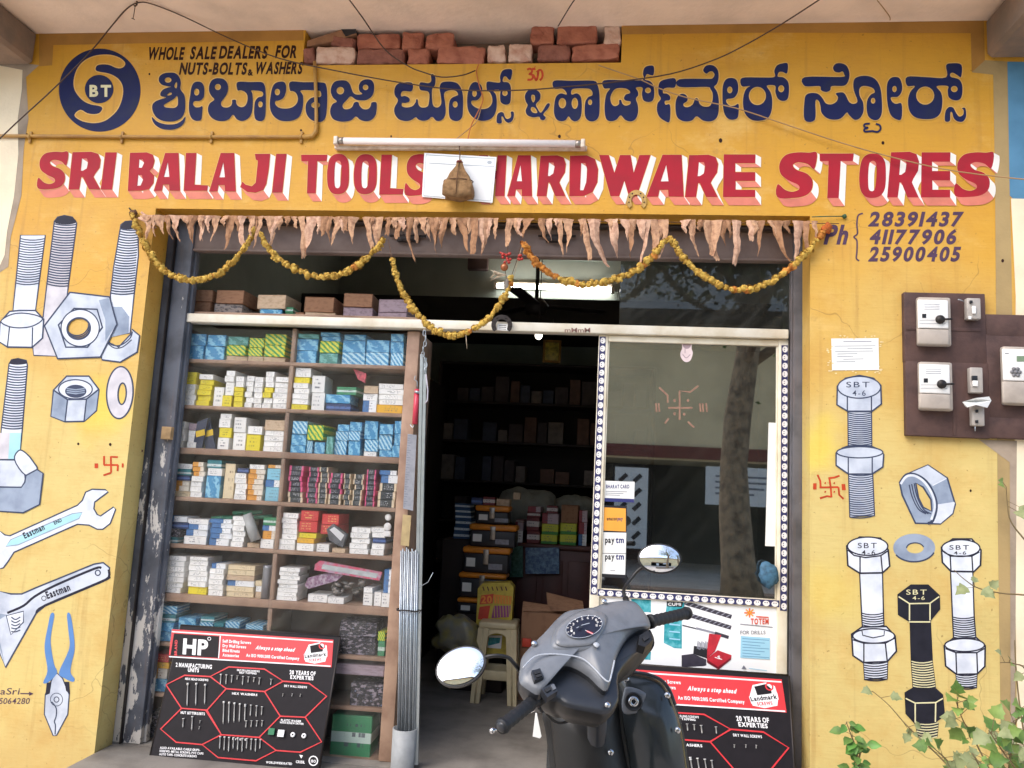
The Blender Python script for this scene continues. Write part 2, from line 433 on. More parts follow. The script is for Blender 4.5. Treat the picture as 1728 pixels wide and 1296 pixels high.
# ---- Kannada lettering, traced glyph by glyph
K1, K2, K3 = crop(240, 100, 8.229), crop(440, 100, 8.229), crop(650, 100, 7.2)
K4, K5, K6 = crop(870, 90, 6.4), crop(1080, 90, 6.4), crop(1340, 90, 5.4)
E = ell
KAN = [
 (K1, [(360,185),(450,190),(510,240),(535,320),(528,400),(545,440),(585,500),(597,600),(590,720),(545,810),(460,855),(370,865),(270,850),(190,800),(145,720),(140,640),(175,590),(250,556),(330,530),(262,512),(252,470),(290,420),(350,395),(400,382),(340,372),(270,350),(230,300),(240,240),(290,200)],
  [E(358,288,46,36,n=12), [(345,500),(375,465),(412,470),(395,495)], [(310,625),(370,590),(440,550),(480,510),(495,560),(490,640),(440,675),(330,668),(300,645)], [(445,372),(474,315),(484,345),(474,405)]]),
 (K1, [(135,800),(200,860),(290,895),(370,905),(470,895),(550,850),(598,790),(590,860),(540,930),(450,970),(370,978),(270,965),(190,920),(145,860)], []),
 (K1, [(755,310),(820,320),(855,370),(862,450),(850,530),(800,575),(740,580),(715,590),(705,625),(740,665),(800,665),(835,655),(828,780),(815,840),(760,855),(700,835),(660,770),(648,690),(650,600),(665,500),(680,400),(710,335)], [E(755,455,36,48,n=12)]),
 (K1, [(1060,262),(1130,275),(1180,330),(1192,410),(1170,490),(1120,560),(1095,600),(1100,640),(1130,665),(1190,668),(1235,640),(1248,600),(1250,565),(1300,565),(1305,610),(1335,650),(1390,665),(1440,630),(1462,560),(1455,490),(1420,450),(1370,430),(1322,428),(1322,318),(1500,316),(1650,316),(1695,350),(1712,430),(1716,600),(1708,780),(1680,845),(1630,858),(1575,835),(1555,770),(1555,660),(1570,580),(1610,530),(1660,518),(1680,490),(1665,450),(1600,435),(1512,434),(1530,480),(1535,600),(1525,720),(1490,800),(1430,845),(1370,855),(1310,830),(1260,770),(1210,825),(1140,855),(1060,855),(980,825),(925,760),(912,680),(940,610),(1000,560),(960,510),(930,450),(930,370),(960,300),(1010,268)], [E(1050,385,42,42,n=12), E(1640,625,32,42,n=12)]),
 (K2, [(270,310),(330,320),(352,380),(345,470),(310,540),(250,570),(205,580),(200,620),(250,670),(350,685),(440,665),(500,610),(515,540),(490,470),(440,440),(406,432),(408,314),(600,318),(860,322),(910,370),(922,480),(920,640),(905,780),(870,850),(800,870),(710,845),(645,780),(622,690),(635,610),(680,550),(740,525),(815,525),(840,500),(830,450),(790,435),(560,430),(585,500),(590,600),(575,700),(540,790),(470,840),(370,860),(270,850),(190,800),(140,720),(125,620),(140,480),(165,380),(205,330)], [E(230,455,36,45,n=12), E(762,636,62,42,n=14)]),
 (K2, [(1110,292),(1190,300),(1240,350),(1265,420),(1290,470),(1340,490),(1410,480),(1370,440),(1362,370),(1390,310),(1450,280),(1530,285),(1570,340),(1572,430),(1545,510),(1480,560),(1400,572),(1320,560),(1250,515),(1200,560),(1150,610),(1135,650),(1160,690),(1220,690),(1270,660),(1300,600),(1355,595),(1370,640),(1420,690),(1490,690),(1525,650),(1540,600),(1605,600),(1610,680),(1595,770),(1540,840),(1460,860),(1380,840),(1320,795),(1260,845),(1170,865),(1080,860),(1000,825),(965,750),(970,680),(1000,620),(1055,585),(1000,530),(972,450),(985,370),(1030,310)], [E(1105,435,52,52,n=14), E(1455,390,38,38,n=12)]),
 (K3, [(328,288),(322,385),(230,385),(195,405),(195,450),(240,445),(290,470),(295,510),(250,530),(205,530),(205,570),(260,585),(330,570),(370,520),(375,490),(395,490),(405,550),(440,585),(500,580),(528,540),(530,400),(425,370),(425,282),(520,290),(560,260),(555,190),(580,180),(610,220),(605,310),(570,370),(570,500),(590,570),(640,585),(680,540),(675,440),(660,350),(680,290),(730,272),(810,272),(880,295),(925,360),(945,450),(945,600),(935,700),(890,745),(830,745),(785,710),(772,620),(780,520),(810,470),(860,445),(885,430),(870,395),(830,375),(770,378),(725,400),(715,450),(730,540),(735,640),(715,710),(670,745),(620,745),(570,700),(520,735),(460,748),(400,730),(370,705),(310,740),(240,750),(160,725),(115,660),(112,590),(155,500),(118,440),(112,370),(140,310),(200,285)], [E(850,548,30,38,n=12)]),
 (K3, [(1090,275),(1150,300),(1180,360),(1165,440),(1120,495),(1050,505),(1055,550),(1110,590),(1180,605),(1250,590),(1295,540),(1300,470),(1270,400),(1236,378),(1236,276),(1320,278),(1395,280),(1395,210),(1420,145),(1470,120),(1540,130),(1530,230),(1505,250),(1470,210),(1440,215),(1430,270),(1490,280),(1525,330),(1527,450),(1515,530),(1460,552),(1405,520),(1395,440),(1395,375),(1310,378),(1345,430),(1355,520),(1345,630),(1300,710),(1220,745),(1130,740),(1050,690),(1005,610),(995,510),(1005,400),(1040,310)], [E(1085,415,28,40,n=12), E(1455,410,32,35,n=12)]),
 (K3, [(1358,772),(1355,700),(1370,660),(1410,640),(1440,655),(1455,700),(1480,725),(1520,710),(1530,680),(1525,640),(1560,640),(1560,710),(1530,760),(1490,770),(1455,745),(1430,700),(1412,700),(1415,772)], []),
 (K4, [(185,390),(235,400),(268,440),(262,500),(220,550),(240,600),(270,640),(300,610),(340,545),(370,545),(355,590),(300,655),(325,690),(310,718),(270,715),(255,685),(190,690),(130,670),(108,620),(130,560),(110,520),(100,460),(130,405)], [[(175,450),(205,455),(210,500),(190,530),(170,490)], [(175,580),(210,590),(235,640),(190,640),(165,610)]]),
 (K4, [(415,296),(600,296),(840,296),(885,340),(905,430),(908,600),(895,690),(850,730),(795,730),(755,690),(745,610),(755,520),(790,470),(825,455),(830,420),(800,385),(720,378),(620,385),(600,420),(610,445),(660,432),(700,460),(715,530),(712,640),(690,710),(640,735),(600,715),(572,680),(540,720),(490,733),(440,710),(415,640),(420,540),(440,465),(490,432),(550,445),(540,410),(500,380),(415,378)], [E(505,538,40,55,n=14), E(640,540,34,60,n=14), E(805,528,22,30,n=12)]),
 (K4, [(955,292),(1200,290),(1375,285),(1375,220),(1390,160),(1430,135),(1492,140),(1490,230),(1460,235),(1420,225),(1400,260),(1400,285),(1450,300),(1490,350),(1498,450),(1480,510),(1430,525),(1380,505),(1365,440),(1370,370),(1300,370),(1320,410),(1325,450),(1300,490),(1320,560),(1322,640),(1295,710),(1240,735),(1180,715),(1135,670),(1090,715),(1030,733),(980,710),(962,630),(965,520),(985,430),(1020,380),(955,376)], [[(1060,400),(1110,375),(1190,380),(1235,410),(1230,432),(1190,445),(1170,485),(1190,510),(1240,520),(1235,550),(1190,565),(1155,545),(1140,505),(1120,505),(1115,550),(1070,570),(1035,540),(1025,470)], E(1430,400,32,30,n=12)]),
 (K5, [(380,272),(378,365),(300,370),(255,385),(250,430),(290,435),(325,465),(320,505),(270,515),(275,555),(325,560),(320,735),(260,725),(205,680),(182,610),(190,540),(225,490),(200,440),(198,370),(215,310),(270,282)], []),
 (K5, [(425,280),(720,275),(780,270),(805,230),(780,195),(745,200),(720,220),(690,200),(685,170),(720,130),(790,130),(840,180),(850,260),(830,330),(800,362),(830,410),(850,490),(850,620),(825,700),(760,735),(680,725),(612,680),(560,725),(480,735),(410,700),(385,630),(385,530),(410,460),(460,435),(505,460),(512,510),(470,545),(480,575),(520,580),(570,550),(595,490),(625,490),(645,545),(690,575),(750,570),(780,520),(785,440),(760,385),(720,362),(425,362)], []),
 (K5, [(975,265),(1035,280),(1060,340),(1055,420),(1015,480),(940,495),(935,530),(970,565),(1020,565),(1065,550),(1060,680),(1020,715),(960,710),(915,660),(895,570),(890,450),(895,350),(925,285)], [E(970,395,28,36,n=12)]),
 (K5, [(1100,266),(1300,260),(1450,255),(1450,190),(1480,130),(1540,108),(1595,112),(1588,215),(1540,200),(1500,205),(1488,250),(1550,260),(1600,310),(1610,400),(1595,490),(1545,515),(1490,490),(1462,420),(1458,350),(1370,350),(1410,420),(1428,500),(1420,620),(1380,700),(1290,728),(1200,715),(1135,650),(1112,550),(1120,450),(1150,380),(1190,352),(1100,355)], [E(1268,460,92,98,n=18), E(1525,382,32,38,n=12)]),
 (K6, [(98,216),(430,215),(455,190),(440,165),(410,175),(370,165),(355,130),(380,95),(430,90),(480,115),(505,180),(495,250),(455,295),(345,298),(330,335),(290,352),(245,335),(230,298),(98,298)], []),
 (K6, [(95,605),(95,430),(115,375),(165,360),(220,370),(260,410),(290,455),(340,465),(385,440),(400,400),(380,365),(440,355),(470,380),(500,440),(535,460),(570,450),(575,420),(545,340),(540,270),(560,225),(620,205),(690,210),(745,240),(785,310),(800,420),(800,540),(770,600),(720,605),(675,570),(660,490),(670,420),(700,375),(735,355),(720,320),(670,300),(620,300),(595,330),(600,390),(630,450),(632,530),(600,590),(550,605),(500,560),(480,540),(430,590),(370,605),(300,590),(250,540),(240,480),(225,435),(195,435),(190,605)], [E(720,432,20,26,n=12)]),
 (K6, [(915,215),(960,225),(985,290),(980,350),(945,395),(885,400),(890,435),(925,460),(980,460),(978,595),(930,600),(880,560),(855,480),(845,380),(848,280),(875,230)], [E(915,325,20,28,n=12)]),
 (K6, [(1030,214),(1200,216),(1385,218),(1385,110),(1440,90),(1525,105),(1522,215),(1490,200),(1450,178),(1425,185),(1430,215),(1500,235),(1532,290),(1532,370),(1510,420),(1460,428),(1410,400),(1400,340),(1400,298),(1300,300),(1340,360),(1352,440),(1335,540),(1280,590),(1190,600),(1100,580),(1050,520),(1038,430),(1060,350),(1100,298),(1030,295)], [E(1195,385,82,82,n=18), E(1460,325,30,28,n=12)]),
 (K6, [(1375,615),(1380,530),(1410,490),(1450,495),(1475,540),(1505,575),(1540,560),(1545,520),(1530,500),(1560,500),(1568,570),(1540,620),(1490,620),(1455,590),(1440,540),(1425,540),(1420,615)], []),
]
P = Painter(WP)
for cf, out, holes in KAN:
    for L in [out] + holes: P.line(cf(smooth_pts(L, True, 3)), 3.0, M_HALO, closed=True)
P.line(K6(smooth_pts([(690,640),(645,645),(640,668),(672,678),(642,690),(645,712),(690,710),(715,708),(760,715),(788,690),(780,655),(745,642)], False)), 3.2, M_NAVY)
P.k += .0001
for cf, out, holes in KAN: P.poly(cf(out), M_NAVY, [cf(h) for h in holes])
paint('kannada_lettering', P, 'navy blue Kannada lettering across the top of the wall')

# ---- round emblem, small capitals, om sign
K7 = crop(80, 70, 8.1)
P = Painter(WP)
yel = [(1055,290),(1040,340),(990,360),(930,350),(850,315),(760,305),(680,320),(652,365),(665,405),(730,425),(820,440),(900,470),(970,520),(1015,590),(1030,680),(1010,800),(960,920),(880,1010),(780,1080),(650,1110),(520,1095),(430,1060),(375,1005),(450,940),(540,985),(630,1000),(710,985),(755,930),(745,890),(690,870),(600,855),(500,810),(420,730),(372,640),(365,530),(400,400),(480,290),(590,220),(720,188),(860,188),(980,225)]
P.poly(K7(E(715,665,558,568,n=40)), M_NAVY, [K7(yel)])
P.poly(K7(E(707,650,196,194,n=24)), M_NAVY)
P.text('BT', *K7([(575, 598)])[0], *K7([(870, 748)])[0], M_CRL, gap=.16)
P.line(K7(smooth_pts(yel, True, 3)), 1.6, M_HALO, closed=True)
paint('painted_emblem', P, 'round navy emblem with the letters BT in its centre')
P = Painter(WP)
P.text('WHOLE', 248, 80, 309, 100, M_BLACKT, shear=.18); P.text('SALE', 320, 79, 363, 99, M_BLACKT, shear=.18)
P.text('DEALERS', 369, 78, 450, 98, M_BLACKT, shear=.18); P.text('FOR', 464, 77, 500, 97, M_BLACKT, shear=.18)
P.text('NUTS-BOLTS', 302, 106, 415, 125, M_BLACKT, shear=.18); P.text('&', 418, 117, 427, 127, M_BLACKT); P.text('WASHERS', 429, 105, 509, 124, M_BLACKT, shear=.18)
paint('small_lettering', P, 'small dark slanting capitals beside the round emblem')
P = Painter(WP)
for L in ([(125,178),(150,165),(178,180),(172,210),(148,224),(180,232),(186,262),(165,284),(128,284)], [(188,228),(208,262),(222,290),(236,262),(246,190)], [(228,205),(258,180),(282,190),(292,230),(284,268),(262,292)], [(180,160),(196,170),(215,166)], [(205,148),(212,152)]):
    P.line(K4(smooth_pts(L, False)), 3.6, M_VERM)
paint('om_sign', P, 'small red om sign under the bricks')

# ---- big red letters with a white and pink drop side
L1, L2, L3, L4 = crop(50, 240, 3.84), crop(490, 240, 3.84), crop(830, 240, 3.677), crop(1280, 240, 3.857)
LET = {
 'S': ([(250,65),(238,150),(205,125),(160,115),(133,130),(150,155),(200,175),(228,210),(225,260),(195,292),(140,305),(56,300),(58,232),(95,262),(132,272),(163,258),(158,235),(110,210),(72,175),(68,120),(100,75),(160,62),(210,64)], [], True),
 'R': ([(278,65),(400,62),(445,75),(462,115),(455,165),(425,205),(415,225),(460,305),(385,305),(345,225),(335,225),(322,305),(252,305)], [[(340,105),(372,105),(380,130),(370,170),(345,185),(332,185)]], False),
 'I': ([(490,65),(565,65),(535,305),(460,305)], [], False),
 'B': ([(650,68),(760,65),(800,80),(812,120),(800,165),(780,185),(808,215),(805,265),(775,305),(720,315),(636,315)], [[(712,110),(735,110),(742,135),(728,165),(708,165)], [(705,210),(728,212),(735,245),(720,280),(698,282)]], False),
 'A': ([(878,70),(965,70),(975,315),(905,315),(903,275),(865,275),(858,315),(805,315)], [[(895,130),(905,225),(870,225)]], False),
 'L': ([(1012,70),(1080,70),(1068,275),(1155,280),(1150,315),(998,315)], [], False),
 'J': ([(1460,75),(1560,75),(1550,180),(1535,270),(1515,310),(1465,328),(1410,322),(1365,290),(1378,255),(1400,275),(1440,285),(1465,262),(1480,120),(1465,112)], [], False),
 'T': ([(70,80),(240,80),(235,122),(175,122),(165,330),(108,330),(115,122),(72,122)], [], False),
 'O': ([(310,75),(350,85),(375,125),(380,200),(375,280),(350,325),(305,338),(265,325),(242,280),(238,200),(250,120),(275,85)], [[(310,118),(328,135),(330,200),(322,280),(305,298),(288,280),(286,200),(292,135)]], False),
 'D': ([(485,85),(590,82),(640,105),(660,170),(655,250),(625,310),(570,335),(480,335)], [[(555,130),(580,130),(592,170),(585,250),(568,298),(548,298)]], False),
 'W': ([(665,80),(725,80),(760,190),(795,80),(860,80),(880,190),(915,80),(985,80),(900,335),(850,335),(822,240),(790,335),(735,335)], [], False),
 'E': ([(1440,75),(1632,75),(1630,130),(1510,130),(1510,185),(1630,185),(1630,240),(1512,240),(1512,295),(1630,295),(1630,340),(1435,340)], [], False),
 'H': ([(20,85),(70,85),(66,180),(120,180),(124,85),(176,85),(164,335),(110,335),(115,228),(62,228),(56,335),(2,335)], [], False),
}
WORDS = [('S',64,115,256,319),('R',115.6,170,256,319.5),('I',170,197,257,319.5),('B',215.6,261,257,322),('A',259.6,304,258,322),('L',310,351,258,322),('A',353,398,258,323),('J',405.5,456,259.5,325.4),('I',459,483.6,259.5,324.6),
 ('T',508,552.5,261,326),('O',552,589,259.5,328),('O',597,636,260,328),('L',640,681,261,328.5),('S',684,728,260,330),
 ('H',803,855,262,331),('A',856,898,262,331),('R',906,955,262,331),('D',960.5,1009.5,262,331),('W',1011,1098,261.5,331),('A',1091,1154,261,332),('R',1156,1212,261,332.5),('E',1220,1275,260.5,332.5),
 ('S',1311.6,1378.5,257,334),('T',1383,1441,259,334),('O',1450,1495,259,334),('R',1497,1551,256,333),('E',1554,1604,257,333),('S',1612,1677,257,332)]
P = Painter(WP, step=.00003)
faces = []
for ch, x0, x1, y0, y1 in WORDS:
    out, holes, sm = LET[ch]
    ux0, ux1 = min(p[0] for p in out), max(p[0] for p in out); uy0, uy1 = min(p[1] for p in out), max(p[1] for p in out)
    fit = lambda L: [(x0 + (x - ux0) / (ux1 - ux0) * (x1 - x0), y0 + (y - uy0) / (uy1 - uy0) * (y1 - y0)) for x, y in L]
    loops = [fit(smooth_pts(out) if sm else out)] + [fit(h) for h in holes]
    if ch in 'O': loops = [smooth_pts(l) for l in loops]
    faces.append(loops)
    def drop(p):
        t = (p[1] - y0) / (y1 - y0); return (p[0] + 9.5 + t * .5, p[1] + 5 + 9 * t)
    for li, L in enumerate(loops):
        ar = sum(L[i][0] * L[(i + 1) % len(L)][1] - L[(i + 1) % len(L)][0] * L[i][1] for i in range(len(L)))
        if (ar < 0) != (li > 0): L = L[::-1]         # outer loop turns one way, holes the other
        segs = []
        for i in range(len(L)):
            a, b = L[i], L[(i + 1) % len(L)]; nx, ny = b[1] - a[1], -(b[0] - a[0]); ln = math.hypot(nx, ny) or 1; nx /= ln; ny /= ln
            if nx * .62 + ny * .78 > .05: segs.append((a, b, M_PINK if ny > .62 else M_WHITE))
        segs.sort(key=lambda q: q[2] is M_PINK)
        for a, b, m in segs:
            P.mb.add([P.pf(*q, P.k) for q in (a, b, drop(b), drop(a))], [(0, 1, 2, 3)], m); P.k += .000006
P.k = .0022
for loops in faces:
    P.line(loops[0], 1.6, M_HALO, closed=True)
P.k = .0030
for loops in faces:
    P.poly(loops[0], M_RED, loops[1:], sm=False)
paint('red_lettering', P, 'large red block capitals with white and pink drop sides above the doorway')
P = Painter(WP)
for t, x0, y0, x1, y1 in (('28391437', 1465, 358, 1628, 381), ('41177906', 1466, 388, 1618, 411), ('25900405', 1465, 417, 1624, 440)):
    P.text(t, x0, y0, x1 - 6, y1, M_PURP, shear=.22, gap=.13)
P.text('Ph', 1390, 380, 1428, 411, M_PURP, shear=.25)
P.line(smooth_pts([(1456, 360), (1448, 364), (1446, 380), (1447, 394), (1441, 400), (1446, 406), (1446, 425), (1445, 436), (1450, 440)], False), 2.6, M_PURP)
paint('phone_lettering', P, 'three violet telephone numbers beside the letters Ph')

# ---- painted bolts, nuts and tools
def bolt(name, cf, head, top, hl, shaftL, shaftR, th, fill, line, nut=None, ntop=None, nl=(), low=None, lab=None, lw=2.2, txt=None, tcol=None, topfill=None, threadcol=None, sag=10, base=()):
    P = Painter(WP); tc = threadcol or line
    P.poly(cf(shaftL + shaftR[::-1]), fill, sm=False, outline=(lw, line))
    for a0, a1, b0, b1, n in th: P.threads(cf([a0])[0], cf([a1])[0], cf([b0])[0], cf([b1])[0], n, sag / 3.5, lw * .85, tc)
    if low:
        P.poly(cf([low[0], low[1], low[3], low[2]]), fill, sm=False, outline=(lw, line))
        P.threads(cf([low[0]])[0], cf([low[1]])[0], cf([low[2]])[0], cf([low[3]])[0], low[4], sag / 3.5, lw * .85, tc)
    if head: P.poly(cf(head), fill, sm=False, outline=(lw * 1.25, line))
    if top: P.poly(cf(top), topfill or fill, outline=(lw, line))
    for l in hl: P.line(cf(l), lw, tc)
    if nut:
        P.poly(cf(nut), fill, sm=False, outline=(lw * 1.25, line))
        if ntop: P.poly(cf(ntop), topfill or fill, outline=(lw, line))
        for l in nl: P.line(cf(l), lw, tc)
        for l in base: P.line(cf(l), lw * .8, tc)
    if txt:
        for t, a, b, c_, d in txt:
            (x0, y0), (x1, y1) = cf([(a, b), (c_, d)]); P.text(t, x0, y0, x1, y1, tcol or line, 'r', gap=.2)
    return paint(name, P, lab)
C4, C5, C6 = crop(0, 340, 3.6), crop(0, 600, 3.6), crop(0, 900, 3.273)
R5, R6 = crop(1348, 620, 3.811), crop(1348, 880, 3.116)
P = Painter(WP)       # second bolt stands behind the nut
P.poly(C4([(330,120),(350,95),(390,85),(440,95),(466,130),(415,510),(405,600),(380,660),(345,940),(205,935),(198,880),(262,700),(285,500)]), M_LILAC, sm=False, outline=(2.2, M_LINE))
P.poly(C4([(332,128),(355,95),(395,86),(440,96),(464,128),(400,140)]), M_NAVY2)
P.threads(*C4([(326,135),(286,500),(464,140),(414,512)]), 24, 2, 2.2, M_LINE)
paint('painted_bolt', P, 'painted upright bolt behind the big nut')
bolt('painted_bolt', C4, [(0,735),(58,668),(120,662),(215,662),(265,715),(258,830),(195,886),(45,884),(-8,850)], [(5,728),(60,690),(130,678),(215,690),(258,716),(200,756),(120,768),(50,758)], [[(58,762),(45,882)],[(198,764),(195,884)]],
     [(125,205),(145,185),(118,300),(95,500),(76,680)][0:1] + [(95,500),(76,690)], [(275,205),(236,500),(212,690)], [((122,225),(96,495),(274,225),(237,495),18)], M_STEEL3, M_LINE, base=[], lab='painted upright bolt with its head at the left edge of the wall')
P = Painter(WP)
P.poly(C4([(735,140),(760,122),(800,118),(838,130),(840,330),(815,560),(790,800),(660,820),(672,560),(690,400)]), M_STEEL3, sm=False, outline=(2.2, M_LINE))
P.poly(C4([(732,160),(755,125),(800,118),(840,140),(820,165),(770,170)]), M_NAVY2)
P.threads(*C4([(728,165),(674,556),(842,170),(814,556)]), 25, 2.2, 2.2, M_LINE)
P.poly(C4([(668,640),(740,640),(785,700),(780,800),(650,830)]), M_STEEL2, sm=False)
P.poly(C4([(613,935),(650,850),(720,885),(800,800),(800,775),(848,815),(833,915),(730,976),(620,962)]), M_STEEL, sm=False, outline=(2.6, M_LINE))
P.line(C4(smooth_pts([(650,850),(690,875),(740,870),(790,830),(805,790)], False)), 2.2, M_LINE); P.line(C4(smooth_pts([(655,862),(695,890),(745,884),(800,840)], False)), 2, M_LINE)
paint('painted_bolt', P, 'painted leaning bolt beside the door jamb')
P = Painter(WP, .0046)
P.poly(C4([(425,552),(665,580),(710,745),(610,945),(350,955),(270,755)]), M_STEEL, [C4(E(478,772,72,66,-15,n=12))], sm=False, outline=(3, M_LINE))
P.poly(C4([(600,600),(660,585),(706,745),(640,850),(640,720)]), M_STEEL2, sm=False)
P.line(C4([(450,650),(590,655),(622,765),(532,885),(400,885),(355,750)]), 3, M_LINE, closed=True)
P.poly(C4(E(487,768,116,112,n=24)), M_STEEL3, [C4(E(478,772,72,66,-15,n=14))], outline=(2.2, M_LINE))
for k in (0, 10, 20): P.line(C4(E(478 - k * .4, 772 - k, 68, 62, -15, 12, 10, 160)), 2, M_LINE)
paint('painted_nut', P, 'big painted hexagon nut between the bolts')
P = Painter(WP)
P.poly(C5([(55,50),(70,25),(110,18),(160,30),(166,60),(135,450),(118,630),(-4,630),(8,440)]), M_STEEL3, sm=False, outline=(2.2, M_LINE))
P.poly(C5([(55,48),(75,24),(110,17),(160,34),(158,50),(100,56)]), M_NAVY2)
P.threads(*C5([(52,62),(10,436),(164,66),(136,440)]), 24, 2, 2.2, M_LINE)
P.poly(C5([(0,470),(128,470),(118,628),(-4,628)]), M_CYAN, sm=False); P.poly(C5([(0,470),(60,470),(50,628),(-4,628)]), M_LILAC, sm=False)
P.poly(C5([(-20,635),(90,635),(150,720),(155,762),(130,800),(-20,796)]), M_STEEL, sm=False, outline=(2.2, M_LINE))
P.poly(C5([(88,632),(118,575),(165,600),(205,650),(224,692),(155,726)]), M_STEEL3, outline=(2.2, M_LINE))
P.poly(C5([(-20,800),(130,800),(150,770),(158,728),(225,692),(262,716),(240,905),(140,955),(-20,945)]), M_STEEL2, sm=False, outline=(2.6, M_LINE))
paint('painted_bolt', P, 'painted bolt cut off by the left edge, low on the wall')
P = Painter(WP)
P.poly(C5([(405,125),(540,125),(600,205),(585,335),(510,400),(395,402),(310,370),(325,210)]), M_STEEL, sm=False, outline=(2.8, M_LINE))
P.poly(C5([(328,215),(408,268),(396,400),(312,368)]), M_STEEL2, sm=False); P.poly(C5([(526,268),(598,210),(583,333),(512,398)]), M_STEEL2, sm=False)
P.poly(C5(E(458,205,102,58,n=24)), M_STEEL3, outline=(2.2, M_LINE)); P.poly(C5(E(460,217,65,40,n=20)), M_LINE)
for y in (200, 212, 224): P.line(C5([(405, y), (460, y + 8), (515, y)]), 2, M_STEEL2)
P.line(C5([(325,210),(410,268),(525,265),(600,205)]), 2.6, M_LINE); P.line(C5([(410,268),(395,402)]), 2.2, M_LINE); P.line(C5([(525,265),(510,400)]), 2.2, M_LINE)
paint('painted_nut', P, 'small painted hexagon nut under the big one')
P = Painter(WP); P.poly(C5(E(728,225,80,158,3,n=26)), M_LILAC, [C5(E(742,232,25,65,3,n=16))], outline=(2.6, M_LINE)); paint('painted_washer', P, 'tall painted oval washer by the jamb')
def swastika(name, segs, cf, lab, dots=()):
    P = Painter(WP)
    for L in segs: P.line(cf(L), 3.2, M_VERM)
    paint(name, P, lab)
swastika('swastika_mark', [[(673,612),(675,712)],[(630,665),(718,665)],[(673,615),(716,617)],[(716,664),(714,702)],[(675,712),(628,728)],[(632,664),(632,610)],[(580,655),(580,684)],[(590,655),(590,684)],[(745,655),(745,680)]], C5, 'red swastika mark on the left pier', [E(675,500,130,110,n=14)])
swastika('swastika_mark', [[(195,706),(205,770),(210,836)],[(133,772),(255,770)],[(195,712),(230,708),(262,696)],[(255,770),(260,820),(288,846)],[(210,832),(180,828),(136,842)],[(140,772),(138,730),(120,690)],[(98,745),(98,785)],[(108,745),(108,785)],[(280,750),(284,790)],[(292,750),(296,790)],[(166,742),(174,746)],[(224,742),(232,746)],[(166,798),(174,802)],[(224,798),(232,802)]], R5, 'red swastika mark on the right pier', [E(190,470,110,70,n=14)])
P = Painter(WP)
P.poly(C5([(-20,1050),(30,1090),(60,1095),(470,910),(500,880),(520,830),(560,812),(640,815),(658,828),(575,890),(570,930),(590,965),(610,975),(690,920),(702,935),(670,1020),(625,1055),(590,1055),(540,1030),(470,1025),(85,1195),(50,1250),(20,1290),(-20,1300)]), M_STEEL3, sm=False, outline=(2.4, M_LINE))
P.poly(C5([(35,1160),(65,1118),(440,960),(500,952),(480,990),(110,1150)]), M_CYAN, sm=False, outline=(1.8, M_STEEL2))
x, y = C5([(150, 1112)])[0]; P.text('Eastman', x, y - 10, x + 38, y, M_NAVY2, 'b', rot=-25); x, y = C5([(332, 1028)])[0]; P.text('END', x, y - 6, x + 14, y, M_NAVY2, 'b', rot=-25)
paint('painted_spanner', P, 'painted white open end spanner with a pale blue band')
P = Painter(WP)
P.poly(C6([(-20,316),(60,335),(120,335),(200,300),(520,170),(570,162),(605,190),(600,240),(570,265),(250,400),(200,440),(30,742),(-20,620)]), M_STEEL, sm=False, outline=(2.8, M_LINE))
P.poly(C6([(-20,560),(30,742),(0,600),(-10,480),(40,450),(-20,440)]), M_STEEL2, sm=False)
P.line(C6(smooth_pts([(560,192),(520,196),(300,290),(190,350),(130,400),(40,440)], False)), 4, M_NAVY2); P.line(C6(smooth_pts([(600,200),(602,236),(570,262),(250,398),(200,440)], False)), 4, M_NAVY2)
P.poly(C6([(35,455),(130,430),(130,490),(60,560)]), M_STEEL3, sm=False, outline=(2, M_LINE))
for k in range(5): P.line(C6(smooth_pts([(62, 462 + k * 20), (85, 476 + k * 17), (112, 462 + k * 18)], False)), 2, M_LINE)
P.line(C6(E(540, 218, 14, 15, n=10)), 2, M_LINE, closed=True)
x, y = C6([(262, 362)])[0]; P.text('Eastman', x, y - 12, x + 42, y, M_NAVY2, 'b', rot=-21); P.line(E(x - 6, y - 1, 4, 4, n=8), 1.2, M_NAVY2, closed=True)
paint('painted_wrench', P, 'painted grey adjustable wrench below the spanner')
P = Painter(WP)
P.poly(C6([(290,800),(315,772),(345,800),(382,890),(374,1000),(312,1116),(294,1118),(245,1000),(250,890)]), M_STEEL, sm=False, outline=(2, M_LINE))
P.poly(C6([(258,825),(285,822),(275,885),(250,895)]), M_NAVY2, sm=False); P.poly(C6([(355,820),(382,820),(387,890),(365,870)]), M_NAVY2, sm=False)
P.poly(C6([(280,445),(300,450),(285,540),(280,610),(298,720),(315,770),(270,820),(238,825),(262,760),(248,660),(248,600),(265,510)]), M_BLUEH)
P.poly(C6([(370,450),(388,447),(405,540),(412,640),(395,720),(390,770),(412,805),(400,820),(355,800),(325,770),(365,680),(385,620),(378,540)]), M_BLUEH)
P.line(C6(E(312,918,14,15,n=10)), 1.6, M_LINE, closed=True); P.line(C6(E(312,918,34,36,n=14)), 1.2, M_LINE, closed=True)
P.line(C6(smooth_pts([(285,930),(310,965),(310,1010),(300,1040),(306,1060),(304,1112)], False)), 2, M_LINE)
paint('painted_pliers', P, 'painted pliers with blue handles pointing down')
P = Painter(WP)
x, y = C6([(0, 890)])[0]; P.text('aSri', x, y - 11, x + 32, y, M_PURP, 'r', shear=.2); P.line(C6([(112,885),(180,886)]), 2, M_PURP); P.line(C6([(160,878),(182,886),(160,894)]), 2, M_PURP)
x, y = C6([(0, 942)])[0]; P.text('5064280', x - 2, y - 10, x + 49, y, M_PURP, 'r', shear=.2)
paint('signature_lettering', P, 'small violet sign writer name and number at the left edge')
